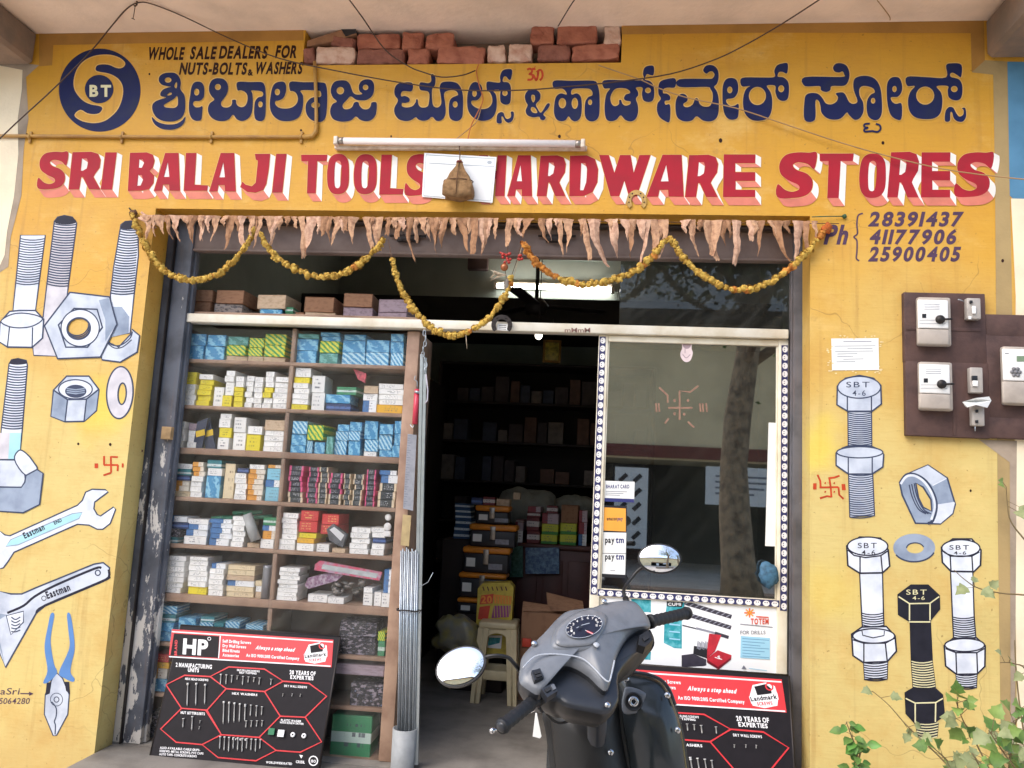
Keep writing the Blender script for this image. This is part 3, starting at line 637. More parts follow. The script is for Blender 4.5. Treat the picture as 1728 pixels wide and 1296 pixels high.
bolt('painted_bolt', R5, [(248,120),(300,70),(390,52),(480,70),(527,115),(531,235),(470,282),(315,282),(245,240)], E(388,128,138,70,n=26), [[(312,188),(312,280)],[(467,188),(467,280)]],
     [(315,282),(318,520)], [(468,282),(470,520)], [((316,292),(318,515),(468,292),(470,515),17)], M_STEEL, M_LINE,
     [(240,550),(280,520),(320,505),(460,505),(520,530),(546,560),(540,640),(470,686),(320,686),(240,630)], E(392,546,148,36,n=24), [[(318,578),(318,684)],[(472,578),(472,684)]], ((320,686),(328,962),(475,686),(487,952),19),
     'painted blue-grey bolt with a nut half way, under the paper notice', txt=[('SBT',305,92,455,128),('4-6',345,147,430,182)])
P = Painter(WP)
P.poly(R5([(648,740),(690,690),(830,628),(955,712),(1006,880),(990,940),(910,1006),(750,1002),(665,820)]), M_STEEL2, [R5([(752,742),(800,770),(850,850),(855,925),(800,900),(770,840)])], sm=False, outline=(3, M_LINE))
P.poly(R5([(690,690),(830,630),(950,712),(860,760),(790,700)]), M_STEEL, sm=False); P.poly(R5([(885,885),(1004,870),(988,938),(912,1003),(860,1000)]), M_STEEL3, sm=False)
P.line(R5([(860,760),(950,714)]), 1.6, M_STEEL3); P.line(R5([(885,885),(1000,868)]), 1.6, M_STEEL3)
P.line(R5(smooth_pts([(650,745),(690,692),(750,690),(820,735),(870,820),(885,900),(862,985),(830,1004)], False)), 5, M_LINE); P.line(R5(smooth_pts([(655,750),(692,702),(748,698),(812,742),(860,822),(874,900),(852,980)], False)), 4, M_STEEL3)
for k in (0, 16, 32): P.line(R5(smooth_pts([(742 - k, 745 + k * .3), (760 - k, 830), (800 - k, 910), (850 - k, 942)], False)), 2, M_LINE)
paint('painted_nut', P, 'painted nut lying on its side on the right pier')
P = Painter(WP); P.poly(R5(E(742,1160,135,90,n=28)), M_STEEL2, [R5(E(748,1162,55,34,n=16))]); P.line(R5(E(742,1160,135,90,0,20,20,150)), 2.6, M_LINE); P.line(R5(E(748,1162,55,34,0,14,180,350)), 2, M_LINE)
paint('painted_washer', P, 'flat painted pale blue washer between two white bolts')
bolt('painted_bolt', R6, [(252,128),(320,82),(430,88),(470,150),(478,235),(440,270),(320,272),(258,232)], E(362,130,106,48,n=26), [[(322,182),(322,270)],[(432,182),(440,268)],[(258,150),(290,178),(350,190),(430,180),(468,155)]],
     [(320,272),(330,480),(336,596)], [(440,270),(445,480),(450,600)], [((330,482),(336,592),(445,482),(450,596),9)], M_STEEL3, M_NAVY2,
     [(278,592),(332,555),(460,552),(506,602),(513,682),(465,737),(340,742),(285,705)], E(394,602,110,38,n=22), [[(342,640),(342,740)],[(455,640),(465,735)],[(285,622),(342,640),(455,640),(506,612)]], ((340,742),(345,830),(468,738),(465,828),7),
     'white painted bolt with a nut, nearer the door', lw=2.4, txt=[('SBT',310,112,410,140),('4-6',330,150,402,176)], base=[[(332,575),(336,598),(390,612),(448,600),(450,575)]])
bolt('painted_bolt', R6, [(750,135),(810,92),(910,92),(958,150),(955,230),(920,264),(800,262),(755,215)], E(852,140,100,44,n=26), [[(796,180),(800,260)],[(910,180),(915,262)],[(760,155),(796,182),(910,182),(950,160)]],
     [(798,262),(808,500),(815,640)], [(915,264),(922,500),(933,636)], [((808,502),(815,632),(922,502),(933,632),11)], M_STEEL3, M_NAVY2,
     [(765,652),(810,615),(935,612),(980,652),(978,762),(938,802),(830,804),(772,760)], E(872,650,104,34,n=22), [[(826,690),(830,802)],[(936,690),(940,800)],[(772,668),(826,690),(936,690),(976,668)]], ((825,804),(832,872),(938,802),(935,873),6),
     'white painted bolt with a nut, nearer the neighbouring wall', lw=2.4, txt=[('SBT',792,124,895,148),('4-6',815,156,880,174)])
bolt('painted_bolt', R6, [(522,385),(590,335),(680,335),(738,390),(740,460),(690,522),(578,522),(525,490)], None, [[(525,395),(582,432),(690,430),(738,395)],[(582,432),(582,520)],[(690,430),(690,520)],[(578,528),(692,528)]],
     [(585,524),(592,740),(602,900)], [(692,524),(702,740),(722,896)], [((592,735),(602,890),(702,735),(722,890),12)], M_BLKP, M_BLKP,
     [(560,900),(602,876),(720,880),(755,912),(765,1020),(715,1056),(610,1060),(565,1010)], None, [[(562,930),(612,955),(720,952),(758,930)],[(612,955),(612,1058)],[(720,952),(718,1054)]], ((615,1060),(622,1130),(735,1058),(728,1130),5),
     'black painted bolt with pale edge lines', txt=[('SBT',565,358,672,384),('4-6',598,392,662,412)], tcol=M_CRL, threadcol=M_CRL)
# ---- nails and plugs left in the wall
P = Painter(WP, .0012)
for x, y, r in ((132,749,3),(186,750,3.5),(240,761,2.5),(660,230,2.5),(944,230,4),(1216,237,5),(1490,241,4),(1638,828,3),(1692,440,4),(252,125,2.5),(45,227,3),(508,220,3)):
    P.poly(E(x, y, r * .6, r * .75, n=8), M_BLACKT)
paint('nail_hole', P)
# ------------------------------------------------------------------ bricks stuffed between wall and canopy
M_BRICK = mat('brick_clay', (178, 112, 88), .9, .25, 14, bump=.006, bscale=70, c2=(140, 78, 60))
M_BRICK2 = mat('brick_dark_clay', (150, 96, 80), .9, .25, 14, bump=.006, bscale=70, c2=(112, 66, 54))
M_BRICKP = mat('brick_pale', (216, 184, 164), .9, .2, 16, bump=.006, bscale=70, c2=(182, 130, 108))
CB = crop(480, 20, 2.88)
BR = [(150,172,345,258,M_BRICKP,0,'pale mortar smeared brick, first whole one of the lower row'),(349,182,585,258,M_BRICK2,0,'long dark red brick beside the pale one in the lower row'),(597,180,705,258,M_BRICK,0,'short brick end right of the long dark one, lower row'),(740,168,975,259,M_BRICK,-3,'chipped brick with a sloping broken face, lower row'),
 (985,165,1075,248,M_BRICKP,3,'small whitish brick end at the gap in the top row'),(1088,157,1205,246,M_BRICKP,0,'pinkish brick end next to the whitish one'),(1230,162,1390,240,M_BRICK2,0,'smooth brown brick in the lower row under the second pile'),(1395,158,1630,238,M_BRICK,4,'white flecked brick at the right end of the lower row'),
 (225,126,345,172,M_BRICK2,-8,'thin brick fragment under the slanting tile'),(350,108,565,182,M_BRICK,0,'long red brick in the upper row beside the slanting tile'),(570,102,675,186,M_BRICK,0,'square brick end in the upper row over the short one'),(684,106,825,182,M_BRICK,2,'brick with a broken right corner in the upper row'),
 (1193,62,1310,160,M_BRICK,-2,'crumbling square brick end on the pinkish one'),(1322,62,1520,160,M_BRICK,0,'widest clean brick of the upper row on the right'),(1552,72,1636,166,M_BRICKP,0,'narrow chalky brick beside the ochre edge'),(90,178,150,250,M_BRICK2,10,'broken brick stub behind the conduit')]
def brick(x0, y0, x1, y1, m, rot, lab, seed):
    (a, b), (c, d) = CB([(x0, y0), (x1, y1)])
    p0, p1 = at(a, d, .01), at(c, b, .01); ctr = (p0 + p1) / 2; hx, hz = (p1.x - p0.x) / 2, (p1.z - p0.z) / 2
    bm = bmesh.new(); bmesh.ops.create_cube(bm, size=2); bmesh.ops.subdivide_edges(bm, edges=bm.edges[:], cuts=8, use_grid_fill=True)
    R = Matrix.Rotation(math.radians(-rot), 4, 'Y'); yd = .055 + .006 * (seed % 3)
    for v in bm.verts:
        q = Vector(v.co); n4 = (abs(q.x) ** 11 + abs(q.y) ** 11 + abs(q.z) ** 11) ** (1 / 11)
        q = q / n4; q = Vector((q.x * hx, q.y * yd, q.z * hz)); q += mnoise.noise_vector(q * 24 + Vector((seed * 7, 0, seed))) * .007 + mnoise.noise_vector(q * 62 + Vector((seed, 3, 0))) * .0035; e_ = sorted((abs(q.x) / hx, abs(q.y) / yd, abs(q.z) / hz)); q *= 1 - max(0, mnoise.noise(q * 33 + Vector((seed * 5, 1, 2)))) * .16 * max(0, e_[1] - .7) / .3
        v.co = R @ q + ctr + Vector((0, yd - .012, 0))
    mb = MB(); bm.verts.ensure_lookup_table(); mb.add([v.co.copy() for v in bm.verts], [[v.index for v in f.verts] for f in bm.faces], m, False); bm.free()
    return tag(obj('brick', mb), lab, 'brick', 'bricks stuffed under the canopy')
for i, q in enumerate(BR): brick(*q, i)
mb = MB(); pts = [at(*CB([q])[0], .0) for q in ((108, 168), (112, 140), (290, 82), (345, 78), (350, 108), (250, 140))]
mb.prism(pts, (0, .12, 0), mat('fired_tile', (160, 116, 84), .85, .2, 14, bump=.004))
mb.prism([at(*CB([q])[0], -.004) for q in ((275, 84), (345, 76), (352, 100), (296, 118))], (0, .1, 0), mat('sooty_tile', (46, 42, 44), .8))
tag(obj('roof_tile', mb), 'slanting flat tile with a sooty end at the left of the bricks', 'tile')

# ------------------------------------------------------------------ conduit
M_PIPE = mat('painted_conduit', (178, 134, 62), .55, .2, 10, c2=(146, 104, 56))
Y = -.014
t = thing('conduit_pipe', 'yellow painted conduit running left and up over the Kannada lettering', 'pipe', at(300, 231, Y))
mb = MB(); pts = [at(-60, 229, Y), at(120, 230, Y), at(260, 231, Y), at(420, 231, Y), at(518, 231, Y), at(528, 229, Y), at(533, 222, Y), at(534, 200, Y), at(533, 150, Y), at(531, 104, Y)]
mb.tube(pts, .0098, M_PIPE, 12); mb.tube([at(512, 231, Y), at(527, 230, Y), at(533, 223, Y), at(534, 210, Y)], .0125, M_PIPE, 12); obj('pipe', mb, t)
for x in (50, 205, 356, 508):
    mb = MB(); p = at(x, 231, Y); mb.tube([p + Vector((-.007, 0, 0)), p + Vector((.007, 0, 0))], .0125, M_PIPE, 12); mb.bbox((p.x - .007, -.012, p.z - .034), (p.x + .007, -.002, p.z + .034), M_PIPE, .002); obj('saddle_clip', mb, t)

# ------------------------------------------------------------------ tube light on the facade
M_TUBE = mat('unlit_tube_glass', (244, 232, 226), .25, .03); M_BATTEN = mat('old_batten', (226, 214, 198), .6, .15, 20, c2=(186, 162, 134)); M_CAP = mat('dull_aluminium', (170, 160, 150), .35, .15, 20, metal=.7)
a, b = at(568, 239, -.06), at(984, 244, -.06)
t = thing('tube_light', 'unlit fluorescent tube on a batten above the red lettering', 'tube light', (a + b) / 2)
mb = MB(); mb.bbox((a.x - .02, -.034, a.z - .026), (b.x + .02, -.003, a.z - .006), M_BATTEN, .004, seg=1); obj('batten', mb, t)
mb = MB(); mb.tube([a + Vector((.02, 0, .004)), b + Vector((-.02, 0, .004))], .0185, M_TUBE, 16); obj('glass_tube', mb, t)
for p in (a, b):
    mb = MB(); mb.bbox((p.x - .012, -.08, p.z - .02), (p.x + .01, -.03, p.z + .024), M_BATTEN, .004); obj('end_holder', mb, t)
    mb = MB(); s_ = 1 if p is a else -1; mb.tube([p + Vector((.012 * s_, 0, .004)), p + Vector((.04 * s_, 0, .004))], .0192, M_CAP, 16); obj('tube_cap', mb, t)

# ------------------------------------------------------------------ white card and the pouch hanging before it
M_CARD = mat('laminated_card', (240, 240, 238), .18, .02); M_EDGE = mat('card_border', (176, 182, 188), .3, .05)
q = [at(716, 258, -.03), at(838, 265, -.03), at(831, 342, -.012), at(712, 332, -.012)]
t = thing('card_sheet', 'white laminated card tilted over the red lettering, behind the hanging pouch', 'card', q[2])
mb = MB(); mb.prism(q, (0, .004, 0), M_CARD); obj('sheet', mb, t)
P = Painter(lambda x, y, k: at(x, y, -.031 + (y - 258) / 76 * .018 - k), .001)
P.line([(719, 261), (835, 268), (828, 339), (715, 330)], 1.2, M_EDGE, closed=True)
P.line([(724, 275), (834, 281)], 1, M_EDGE); P.poly(ell(826, 274, 4, 3), M_EDGE)
obj('border', P.mb, t, recalc=False)
M_CLOTH = mat('brown_cloth', (150, 116, 78), .95, .25, 30, bump=.006, bscale=120, c2=(108, 78, 48)); M_STR = mat('jute_string', (96, 66, 44), .9, .2, 40)
c = at(773, 300, -.085)
t = thing('hanging_pouch', 'brown cloth bundle tied with string hanging before the white card', 'pouch', at(772, 330, -.085))
sx = (at(797, 318, -.085).x - at(748, 318, -.085).x) / 2; z0, z1 = at(772, 331, -.085).z, at(772, 268, -.085).z; H = z1 - z0
mb = MB(); bm = bmesh.new(); bmesh.ops.create_cube(bm, size=2); bmesh.ops.subdivide_edges(bm, edges=bm.edges[:], cuts=7, use_grid_fill=True); bm.verts.ensure_lookup_table()
vs = []
for v in bm.verts:
    h = (v.co.z + 1) / 2; wdt = sx * (1 if h < .35 else max(.16, 1 - (h - .35) / .62 * .9)); 
    e = (abs(v.co.x) ** 4 + abs(v.co.y) ** 4) ** .25 / max(abs(v.co.x), abs(v.co.y), 1e-6) if False else 1
    p = Vector((c.x + v.co.x * wdt + .004 * (1 - h), -.07 + v.co.y * wdt * .5, z0 + h * H * .97)); 
    if h < .1: p.z += .02 * abs(v.co.x) * 0 - .012 * (1 - abs(v.co.x))
    p += mnoise.noise_vector(p * 26) * .009; vs.append(p)
mb.add(vs, [[v.index for v in f.verts] for f in bm.faces], M_CLOTH, True); bm.free(); obj('bundle', mb, t)
mb = MB(); mb.tube([Vector((c.x, -.07, z1 - .01)), Vector((c.x - .002, -.062, z1 + .03)), at(775, 243, -.05)], .003, M_STR, 6)
mb.tube([Vector((c.x + sx * 1.02 * math.cos(a), -.07 + sx * .56 * math.sin(a), z0 + H * .42)) for a in [i * math.pi / 8 for i in range(17)]], .0026, M_STR, 5)
mb.tube([Vector((c.x, -.07 - sx * .6, z0)), Vector((c.x, -.07 - sx * .57, z0 + H * .45)), Vector((c.x, -.07 - sx * .1, z1 - .012))], .0024, M_STR, 5)
mb.tube([Vector((c.x + .014 * math.cos(a), -.07 + .012 * math.sin(a), z1 - .012)) for a in [i * math.pi / 5 for i in range(11)]], .0045, mat('red_thread', (120, 44, 44), .9), 5)
obj('string', mb, t)

# ------------------------------------------------------------------ cables in front of the wall
M_CABLE = mat('brown_cable', (74, 50, 36), .6, .1); M_CABLE2 = mat('dusty_cable', (176, 138, 92), .7, .15); M_CORD = mat('orange_cord', (192, 106, 52), .7, .15)
def under(px, py, y):          # keep below the canopy
    p = at(px, py, y); return p if p.z < ZTOP - .014 else atz(px, py, ZTOP - .014)
def cable(pts, r, m, lab, y=-.06):
    P_ = smooth_pts([tuple(under(q[0], q[1], q[2] if len(q) > 2 else y)) for q in pts], False)
    mb = MB(); mb.tube(P_, r, m, 6); tag(obj('cable', mb), lab, 'cable', 'cables slung across the front')
cable([(-40,272,-.3),(30,205,-.25),(90,150,-.2),(150,90,-.15),(190,42,-.12),(215,14,-.1),(236,4,-.1),(260,8,-.1),(310,28),(390,66),(470,98),(560,118),(680,140),(780,152),(880,152),(960,146),(1040,138),(1130,125),(1200,103),(1250,80,-.1),(1320,40,-.2),(1400,-12,-.4)], .0035, M_CABLE, 'long brown cable sagging over the emblem and the Kannada lettering')
cable([(575,-20,-.3),(612,30,-.2),(650,84,-.1),(690,112),(715,122),(745,130),(780,127),(802,119,-.02)], .0035, M_CABLE, 'cable coming down over the bricks to the middle of the sign')
cable([(985,-20,-.4),(965,6,-.3),(942,44,-.04)], .003, M_CABLE, 'short cable running up from the second brick pile')
cable([(1010,110,-.02),(1045,122,-.03),(1080,134,-.03),(1110,148,-.03),(1160,165,-.03),(1240,182,-.03),(1320,208,-.03),(1420,241,-.03),(1520,269,-.03),(1620,290,-.05),(1760,306,-.1)], .003, M_CABLE2, 'pale dusty cable slanting down over the right end of the lettering')
cable([(808,108,-.01),(804,122,-.02),(809,145,-.02),(815,168,-.02),(806,190,-.03),(795,212,-.04),(789,238,-.05)], .0032, M_CORD, 'orange cord dropping from the bricks to the tube light')
cable([(812,180,-.02),(805,204,-.03),(788,220,-.04),(768,236,-.05)], .0028, M_CABLE2, 'pale cord branching to the left end of the tube light')
cable([(1480,0,-.3),(1500,26,-.05),(1502,34,-.01)], .0025, M_CABLE2, 'thin loose wire below the canopy at the right')
hk = atz(231, 2, ZTOP); mb = MB(); mb.tube([hk + Vector((0, 0, .01)), hk + Vector((.002, 0, -.02)), hk + Vector((-.006, -.004, -.034)), hk + Vector((-.012, 0, -.024))], .004, M_CABLE, 6); mb.tube([hk + Vector((-.006, 0, -.03)), hk + Vector((-.008, 0, -.075)), hk + Vector((-.01, 0, -.1))], .0022, M_CABLE, 5); mb.tube([hk + Vector((-.018, 0, -.096)), hk + Vector((0, 0, -.104))], .0022, M_CABLE, 5)
tag(obj('ceiling_hook', mb), 'iron hook under the canopy holding up the long cable', 'hook')

# ------------------------------------------------------------------ rolling shutter: curtain end, hasps and guide channels
def m_peel(name, c, lo, hi, zk):
    m, nt, p = newmat(name); b = NB(nt); pos = b.pos(); s = b.sep(pos)
    patch = b.noise(b.comb(b.m('MULTIPLY', s[0], 2.2), s[1], b.m('MULTIPLY', s[2], .8)), 5, 3, .5); fine = b.noise(b.comb(b.m('MULTIPLY', s[0], 2), s[1], b.m('MULTIPLY', s[2], .7)), 22, 8, .7)
    n = b.m('ADD', b.m('ADD', b.m('MULTIPLY', patch, .55), b.m('MULTIPLY', fine, .5)), b.m('MULTIPLY', b.m('SUBTRACT', 1.5, s[2]), zk))
    f = b.step(n, lo, hi); base = b.mix(b.step(b.noise(pos, 6, 5), .4, .7), lin(c), lin(tuple(v * .72 for v in c)))
    base = b.mix(b.m('MULTIPLY', b.step(b.noise(b.comb(b.m('MULTIPLY', s[0], 12), s[1], b.m('MULTIPLY', s[2], .8)), 3, 5), .5, .8), .5), base, lin((112, 92, 80)))
    nt.links.new(b.mix(f, base, lin((206, 200, 192))), p.inputs['Base Color']); p.inputs['Roughness'].default_value = .6
    nt.links.new(b.bump(f, .003), p.inputs['Normal']); return m
M_GUIDE = m_peel('peeling_grey_paint', (92, 96, 106), .62, .64, .10); M_GUIDE2 = m_peel('chipped_grey_paint', (92, 90, 94), .70, .72, .03)
M_SHUT = mat('rusty_shutter', (128, 112, 106), .6, .2, 6, c2=(98, 82, 76)); M_IRON = mat('dark_iron', (52, 46, 44), .5, .2, 20, metal=.5)
zs0 = at(800, 434, .19).z
t = thing('rolling_shutter', 'rolled up brown steel shutter under the lintel with grey side channels', 'shutter', (0, .19, zs0))
mb = MB(); N = 7
gx0, gx1 = at(285, 700, .17).x - .06, at(1344, 700, .17).x + .04
prof = []
for i in range(N * 6 + 1):
    u = i / 6; prof.append((.2 + .012 * math.sin(u * 2 * math.pi), zs0 + .15 + u * (ZL + .12 - zs0 - .15) / N))
vs = [(x, y, z) for y, z in prof for x in (gx0, gx1)]
mb.add(vs, [(2 * i, 2 * i + 1, 2 * i + 3, 2 * i + 2) for i in range(len(prof) - 1)], M_SHUT, True); obj('slat_curtain', mb, t)
mb = MB(); mb.bbox((gx0, .168, zs0), (gx1, .178, zs0 + .155), M_SHUT, .003); mb.bbox((gx0, .158, zs0), (gx1, .168, zs0 + .012), M_SHUT, .003); mb.bbox((gx0, .178, zs0), (gx1, .215, zs0 + .01), M_SHUT, .002); obj('bottom_rail', mb, t)
for px in (690, 940):
    mb = MB(); p = at(px, 404, .165); mb.bbox((p.x - .06, .14, p.z - .02), (p.x + .06, .163, p.z + .02), M_IRON, .003); mb.tube([p + Vector((-.1, -.02, .012)), p + Vector((.1, -.02, .012))], .007, M_IRON, 8); mb.tube([p + Vector((-.03, -.03, -.015)), p + Vector((.03, -.03, -.015))], .006, M_IRON, 8); obj('hasp', mb, t)
def slab_px(px0, px1, y0, y1, z0, z1, m, bev=.004):
    m_ = MB(); m_.bbox((px0, y0, z0), (px1, y1, z1), m, bev); return m_
lx0, lx1 = at(228, 960, T).x, at(268, 950, T).x
mb = MB(); mb.bbox((lx0 - .03, T + .004, .002), (lx1, T + .035, ZL), M_GUIDE, .003); mb.bbox((lx1 - .05, T + .035, .002), (lx1 + .012, T + .075, ZL), M_GUIDE, .003); mb.bbox((lx0 + .028, T - .022, .002), (lx0 + .034, T + .004, ZL), M_IRON, .001, seg=1); obj('guide_channel', mb, t)
rx0, rx1 = at(1338, 900, T).x, at(1356, 900, T).x
mb = MB(); mb.bbox((rx0, T + .004, .002), (rx1 + .06, T + .035, ZL), M_GUIDE2, .003); mb.bbox((rx0 - .006, T + .035, .002), (rx0 + .04, T + .075, ZL), M_GUIDE2, .003); obj('guide_channel', mb, t)
p = at(283, 731, T - .01); mb = MB(); mb.bbox((p.x - .028, T - .028, p.z - .034), (p.x + .028, T + .003, p.z + .034), mat('wood_block', (170, 140, 100), .8, .2, 20), .003)
tag(obj('wood_block', mb), 'small bare wooden block fixed on the peeling grey channel', 'block')

# ------------------------------------------------------------------ mango leaf festoon
M_LEAF = mat('dried_leaf', (194, 152, 118), .85, .3, 45, bump=.002, bscale=160, c2=(140, 98, 74)); M_LEAF2 = mat('dried_leaf_pink', (206, 166, 138), .85, .3, 45, bump=.002, bscale=160, c2=(158, 114, 92))
LV = [(247,40,-4),(258,34,4),(270,30,8),(284,40,8),(299,42,9),(312,22,6),(327,44,2),(341,40,-2),(354,28,3),(364,42,-10),(387,56,-10),(399,26,2),(409,52,8),(425,46,-6),(441,52,-12),(455,48,1),(470,46,-12),(484,16,-2),(509,68,0),(526,56,-8),(545,34,-2),(557,42,2),(571,46,-12),(582,24,2),(596,44,2),(618,52,8),(628,40,8),(641,54,2),(655,30,-4),(666,34,2),(676,22,4),(692,72,12),(704,40,2),(716,38,8),(728,58,6),(740,42,-2),(753,50,-6),(766,28,2),(780,56,9),(791,30,-4),(800,58,-4),(811,46,6),(824,60,-9),(838,34,-2),(861,46,-3),(877,28,4),(892,32,-9),(915,40,12),(926,36,4),(944,62,6),(958,56,-4),(983,66,10),(1002,78,26),(1035,62,6),(1054,34,2),(1068,62,-3),(1083,40,6),(1093,86,-16),(1106,62,2),(1121,60,-10),(1166,62,14),(1190,66,20),(1209,58,-8),(1222,42,4),(1242,74,-4),(1266,34,2),(1284,58,-4),(1300,30,10),(1312,66,22),(1326,20,8),(1348,70,-6),(1362,46,2),(1374,30,4)] + [(252 + k * 40.5 + (k * 37) % 17, 15 + (k * 29) % 17, (k * 13) % 9 - 4) for k in range(27)]
zr = lambda x: 367 + (x - 240) / 1130 * 10
t = thing('leaf_garland', 'string of dried folded mango leaves across the doorway top', 'garland', at(800, 372, -.03))
mb = MB(); mb.tube([at(x, zr(x), -.022 - .006 * math.sin(x * .05)) for x in range(228, 1421, 12)], .0022, M_STR, 5); obj('string', mb, t)
M_LEAF3 = mat('brown_dried_leaf', (166, 122, 88), .85, .3, 45, bump=.002, bscale=160, c2=(122, 84, 58))
def leaf(px, ln, dx, seed):
    """a dry leaf folded over the string: a creased, torn strip that twists and curls to its tip"""
    rd = random.Random(seed); w0 = rd.uniform(4.2, 8.2) * (1.2 if ln > 54 else 1); y0 = -.026 - rd.random() * .014
    rows = 12; vs, fs = [], []; tw = rd.choice((-1, 1)) * rd.uniform(.2, 1.7); curl = rd.uniform(-5, 5); wig = rd.uniform(0, 6); blunt = rd.random() < .38; cr = rd.uniform(.3, 1)
    for i in range(rows + 1):
        u = i / rows; wd = w0 * ((1 - .35 * u) if blunt else (1 - u) ** .7 * (1 - .25 * u) + .09 * (1 - u) + .05); 
        if i < 2: wd *= 1.0 - .12 * i + .2
        a = tw * u * u + .35 * math.sin(u * 4 + wig)
        cx = px + dx * u * u + curl * math.sin(u * 2.6) + .9 * math.sin(u * 11 + wig); cy = zr(px) - 4 + ln * 1.05 * u
        for j, s_ in enumerate((-1, -.45, 0, .5, 1)):
            jit = rd.uniform(-.9, .9) if abs(s_) == 1 and 0 < i < rows else 0
            p = at(cx + s_ * wd * math.cos(a) + jit, cy + (rd.uniform(-4, 2) if i == rows else 0), y0)
            p.y += s_ * wd * .003 * math.sin(a) - .007 * cr * (1 - abs(s_)) * (1 - .5 * u) + rd.uniform(-.0008, .0008) - .012 * math.sin(u * 2.8) * min(1, abs(tw)); vs.append(p)
    for i in range(rows):
        for j in range(4): fs.append((i * 5 + j, i * 5 + j + 1, i * 5 + j + 6, i * 5 + j + 5))
    vs += [p + Vector((0, .0011, 0)) for p in vs]; n = 5 * (rows + 1)
    fs += [tuple(n + k for k in f[::-1]) for f in fs]
    m = MB(); m.add(vs, fs, rd.choice((M_LEAF, M_LEAF2, M_LEAF, M_LEAF3)), False); return m
for i, (x, ln, dx) in enumerate(LV): obj('dried_leaf', leaf(x, ln, dx, i), t, recalc=False)
mb = MB(); rd = random.Random(3)
for k in range(6):
    mb.tube([at(240 + rd.uniform(-6, 10), 362 + rd.uniform(-4, 8), -.03), at(250 + rd.uniform(-10, 14), 376 + rd.uniform(-6, 8), -.035), at(262 + rd.uniform(-14, 22), 372 + rd.uniform(-10, 14), -.03)], [.007, .009, .004], M_LEAF2, 6)
obj('knot', mb, t)

# ------------------------------------------------------------------ marigold garlands
M_MG = mat('faded_marigold', (206, 172, 80), .9, .25, 40, bump=.004, bscale=200, c2=(166, 120, 40)); M_MG2 = mat('orange_marigold', (204, 140, 60), .9, .25, 40, bump=.004, bscale=200, c2=(150, 74, 18))
protos = []
def flower_mesh(seed, m):
    mb = MB(); rd = random.Random(seed); R = .0125
    mb.blob((0, 0, 0), (R, R, R * .8), m, 10, 6, jit=.3)
    for k in range(26):
        a = rd.uniform(0, 6.28); h = rd.uniform(-.6, .8); rr = R * math.sqrt(1 - h * h * .8) * 1.02; c = Vector((math.cos(a) * rr, math.sin(a) * rr, h * R * .85)); o = c.normalized()
        sdv = o.orthogonal().normalized() * R * .34; up = o.cross(sdv).normalized() * R * .3
        mb.add([c - sdv - up, c + sdv - up * .6, c + sdv * .8 + up + o * R * .22, c - sdv * .8 + up * .8 + o * R * .28], [(0, 1, 2, 3)], m)
    return mb
MESHES = {}
def flower(parent, p, seed, big=1.0, orange=False):
    k = (seed % 5, orange)
    if k not in MESHES:
        mb = flower_mesh(seed + 50, M_MG2 if orange else M_MG); me = bpy.data.meshes.new('marigold'); me.from_pydata([tuple(v) for v in mb.v], [], mb.f); me.materials.append(mb.mats[0]); me.polygons.foreach_set('use_smooth', mb.sm); MESHES[k] = me
    o = bpy.data.objects.new('marigold', MESHES[k]); link(o, parent); o.location = p - WL[parent.name]
    rd = random.Random(seed * 3 + 1); o.rotation_euler = (rd.uniform(0, 6), rd.uniform(0, 6), rd.uniform(0, 6)); s_ = big * rd.uniform(.75, 1.38); o.scale = (s_, s_, s_)
GAR = [([(222,362),(233,386),(253,428),(282,460),(322,473),(360,466),(392,443),(415,414),(430,386)], 'faded marigold garland swag nearest the left jamb'),
 ([(441,396),(450,414),(470,437),(505,457),(534,467),(571,463),(606,446),(635,420),(648,404)], 'faded marigold garland swag above the brown cartons'),
 ([(662,440),(673,480),(693,515),(719,545),(740,560),(765,566),(785,561),(805,552),(826,536),(847,507),(859,486),(863,466)], 'longest marigold garland swag drooping over the white bar'),
 ([(884,412),(905,444),(938,467),(980,480),(1022,475),(1063,461),(1097,436),(1126,402)], 'orange tinted marigold garland swag before the lit tube'),
 ([(1130,402),(1151,432),(1180,461),(1222,484),(1255,489),(1297,477),(1334,452),(1363,423),(1384,398),(1396,388)], 'marigold garland swag reaching the right jamb by the telephone numbers')]
for gi, (pts, lab) in enumerate(GAR):
    pw = [Vector(p) for p in smooth_pts([tuple(at(x, y, -.035)) for x, y in pts], False, 8)]
    t = thing('marigold_garland', lab, 'garland', pw[len(pw) // 2], 'marigold swags across the doorway')
    mb = MB(); 
    if gi == 2: pw_s = [at(655, 404, -.03)] + pw + [at(872, 440, -.03), at(880, 410, -.03)]
    else: pw_s = pw
    mb.tube(pw_s, .0018, M_STR, 5); obj('string', mb, t)
    acc = 0; k = 0; last = pw[0]
    for a, b in zip(pw, pw[1:]):
        L = (b - a).length
        while acc < L:
            rd = random.Random(gi * 977 + k); p = a + (b - a) * (acc / L) + Vector((rd.uniform(-.005, .005), rd.uniform(-.004, .004), rd.uniform(-.005, .005)))
            flower(t, p, gi * 101 + k, 1.12, orange=(gi == 3 and k < 14) or (gi == 4 and p.x > at(1375, 400).x) or rd.random() < .07); k += 1; acc += .0178
        acc -= L
mb = MB(); c = at(225, 360, -.02); mb.blob(c, (.022, .016, .02), M_STR, 10, 6, jit=.4); mb.tube([c, at(218, 351, -.005)], .004, M_IRON, 6)
tag(obj('garland_nail', mb), 'dark nail with a withered flower at the left garland end', 'nail')
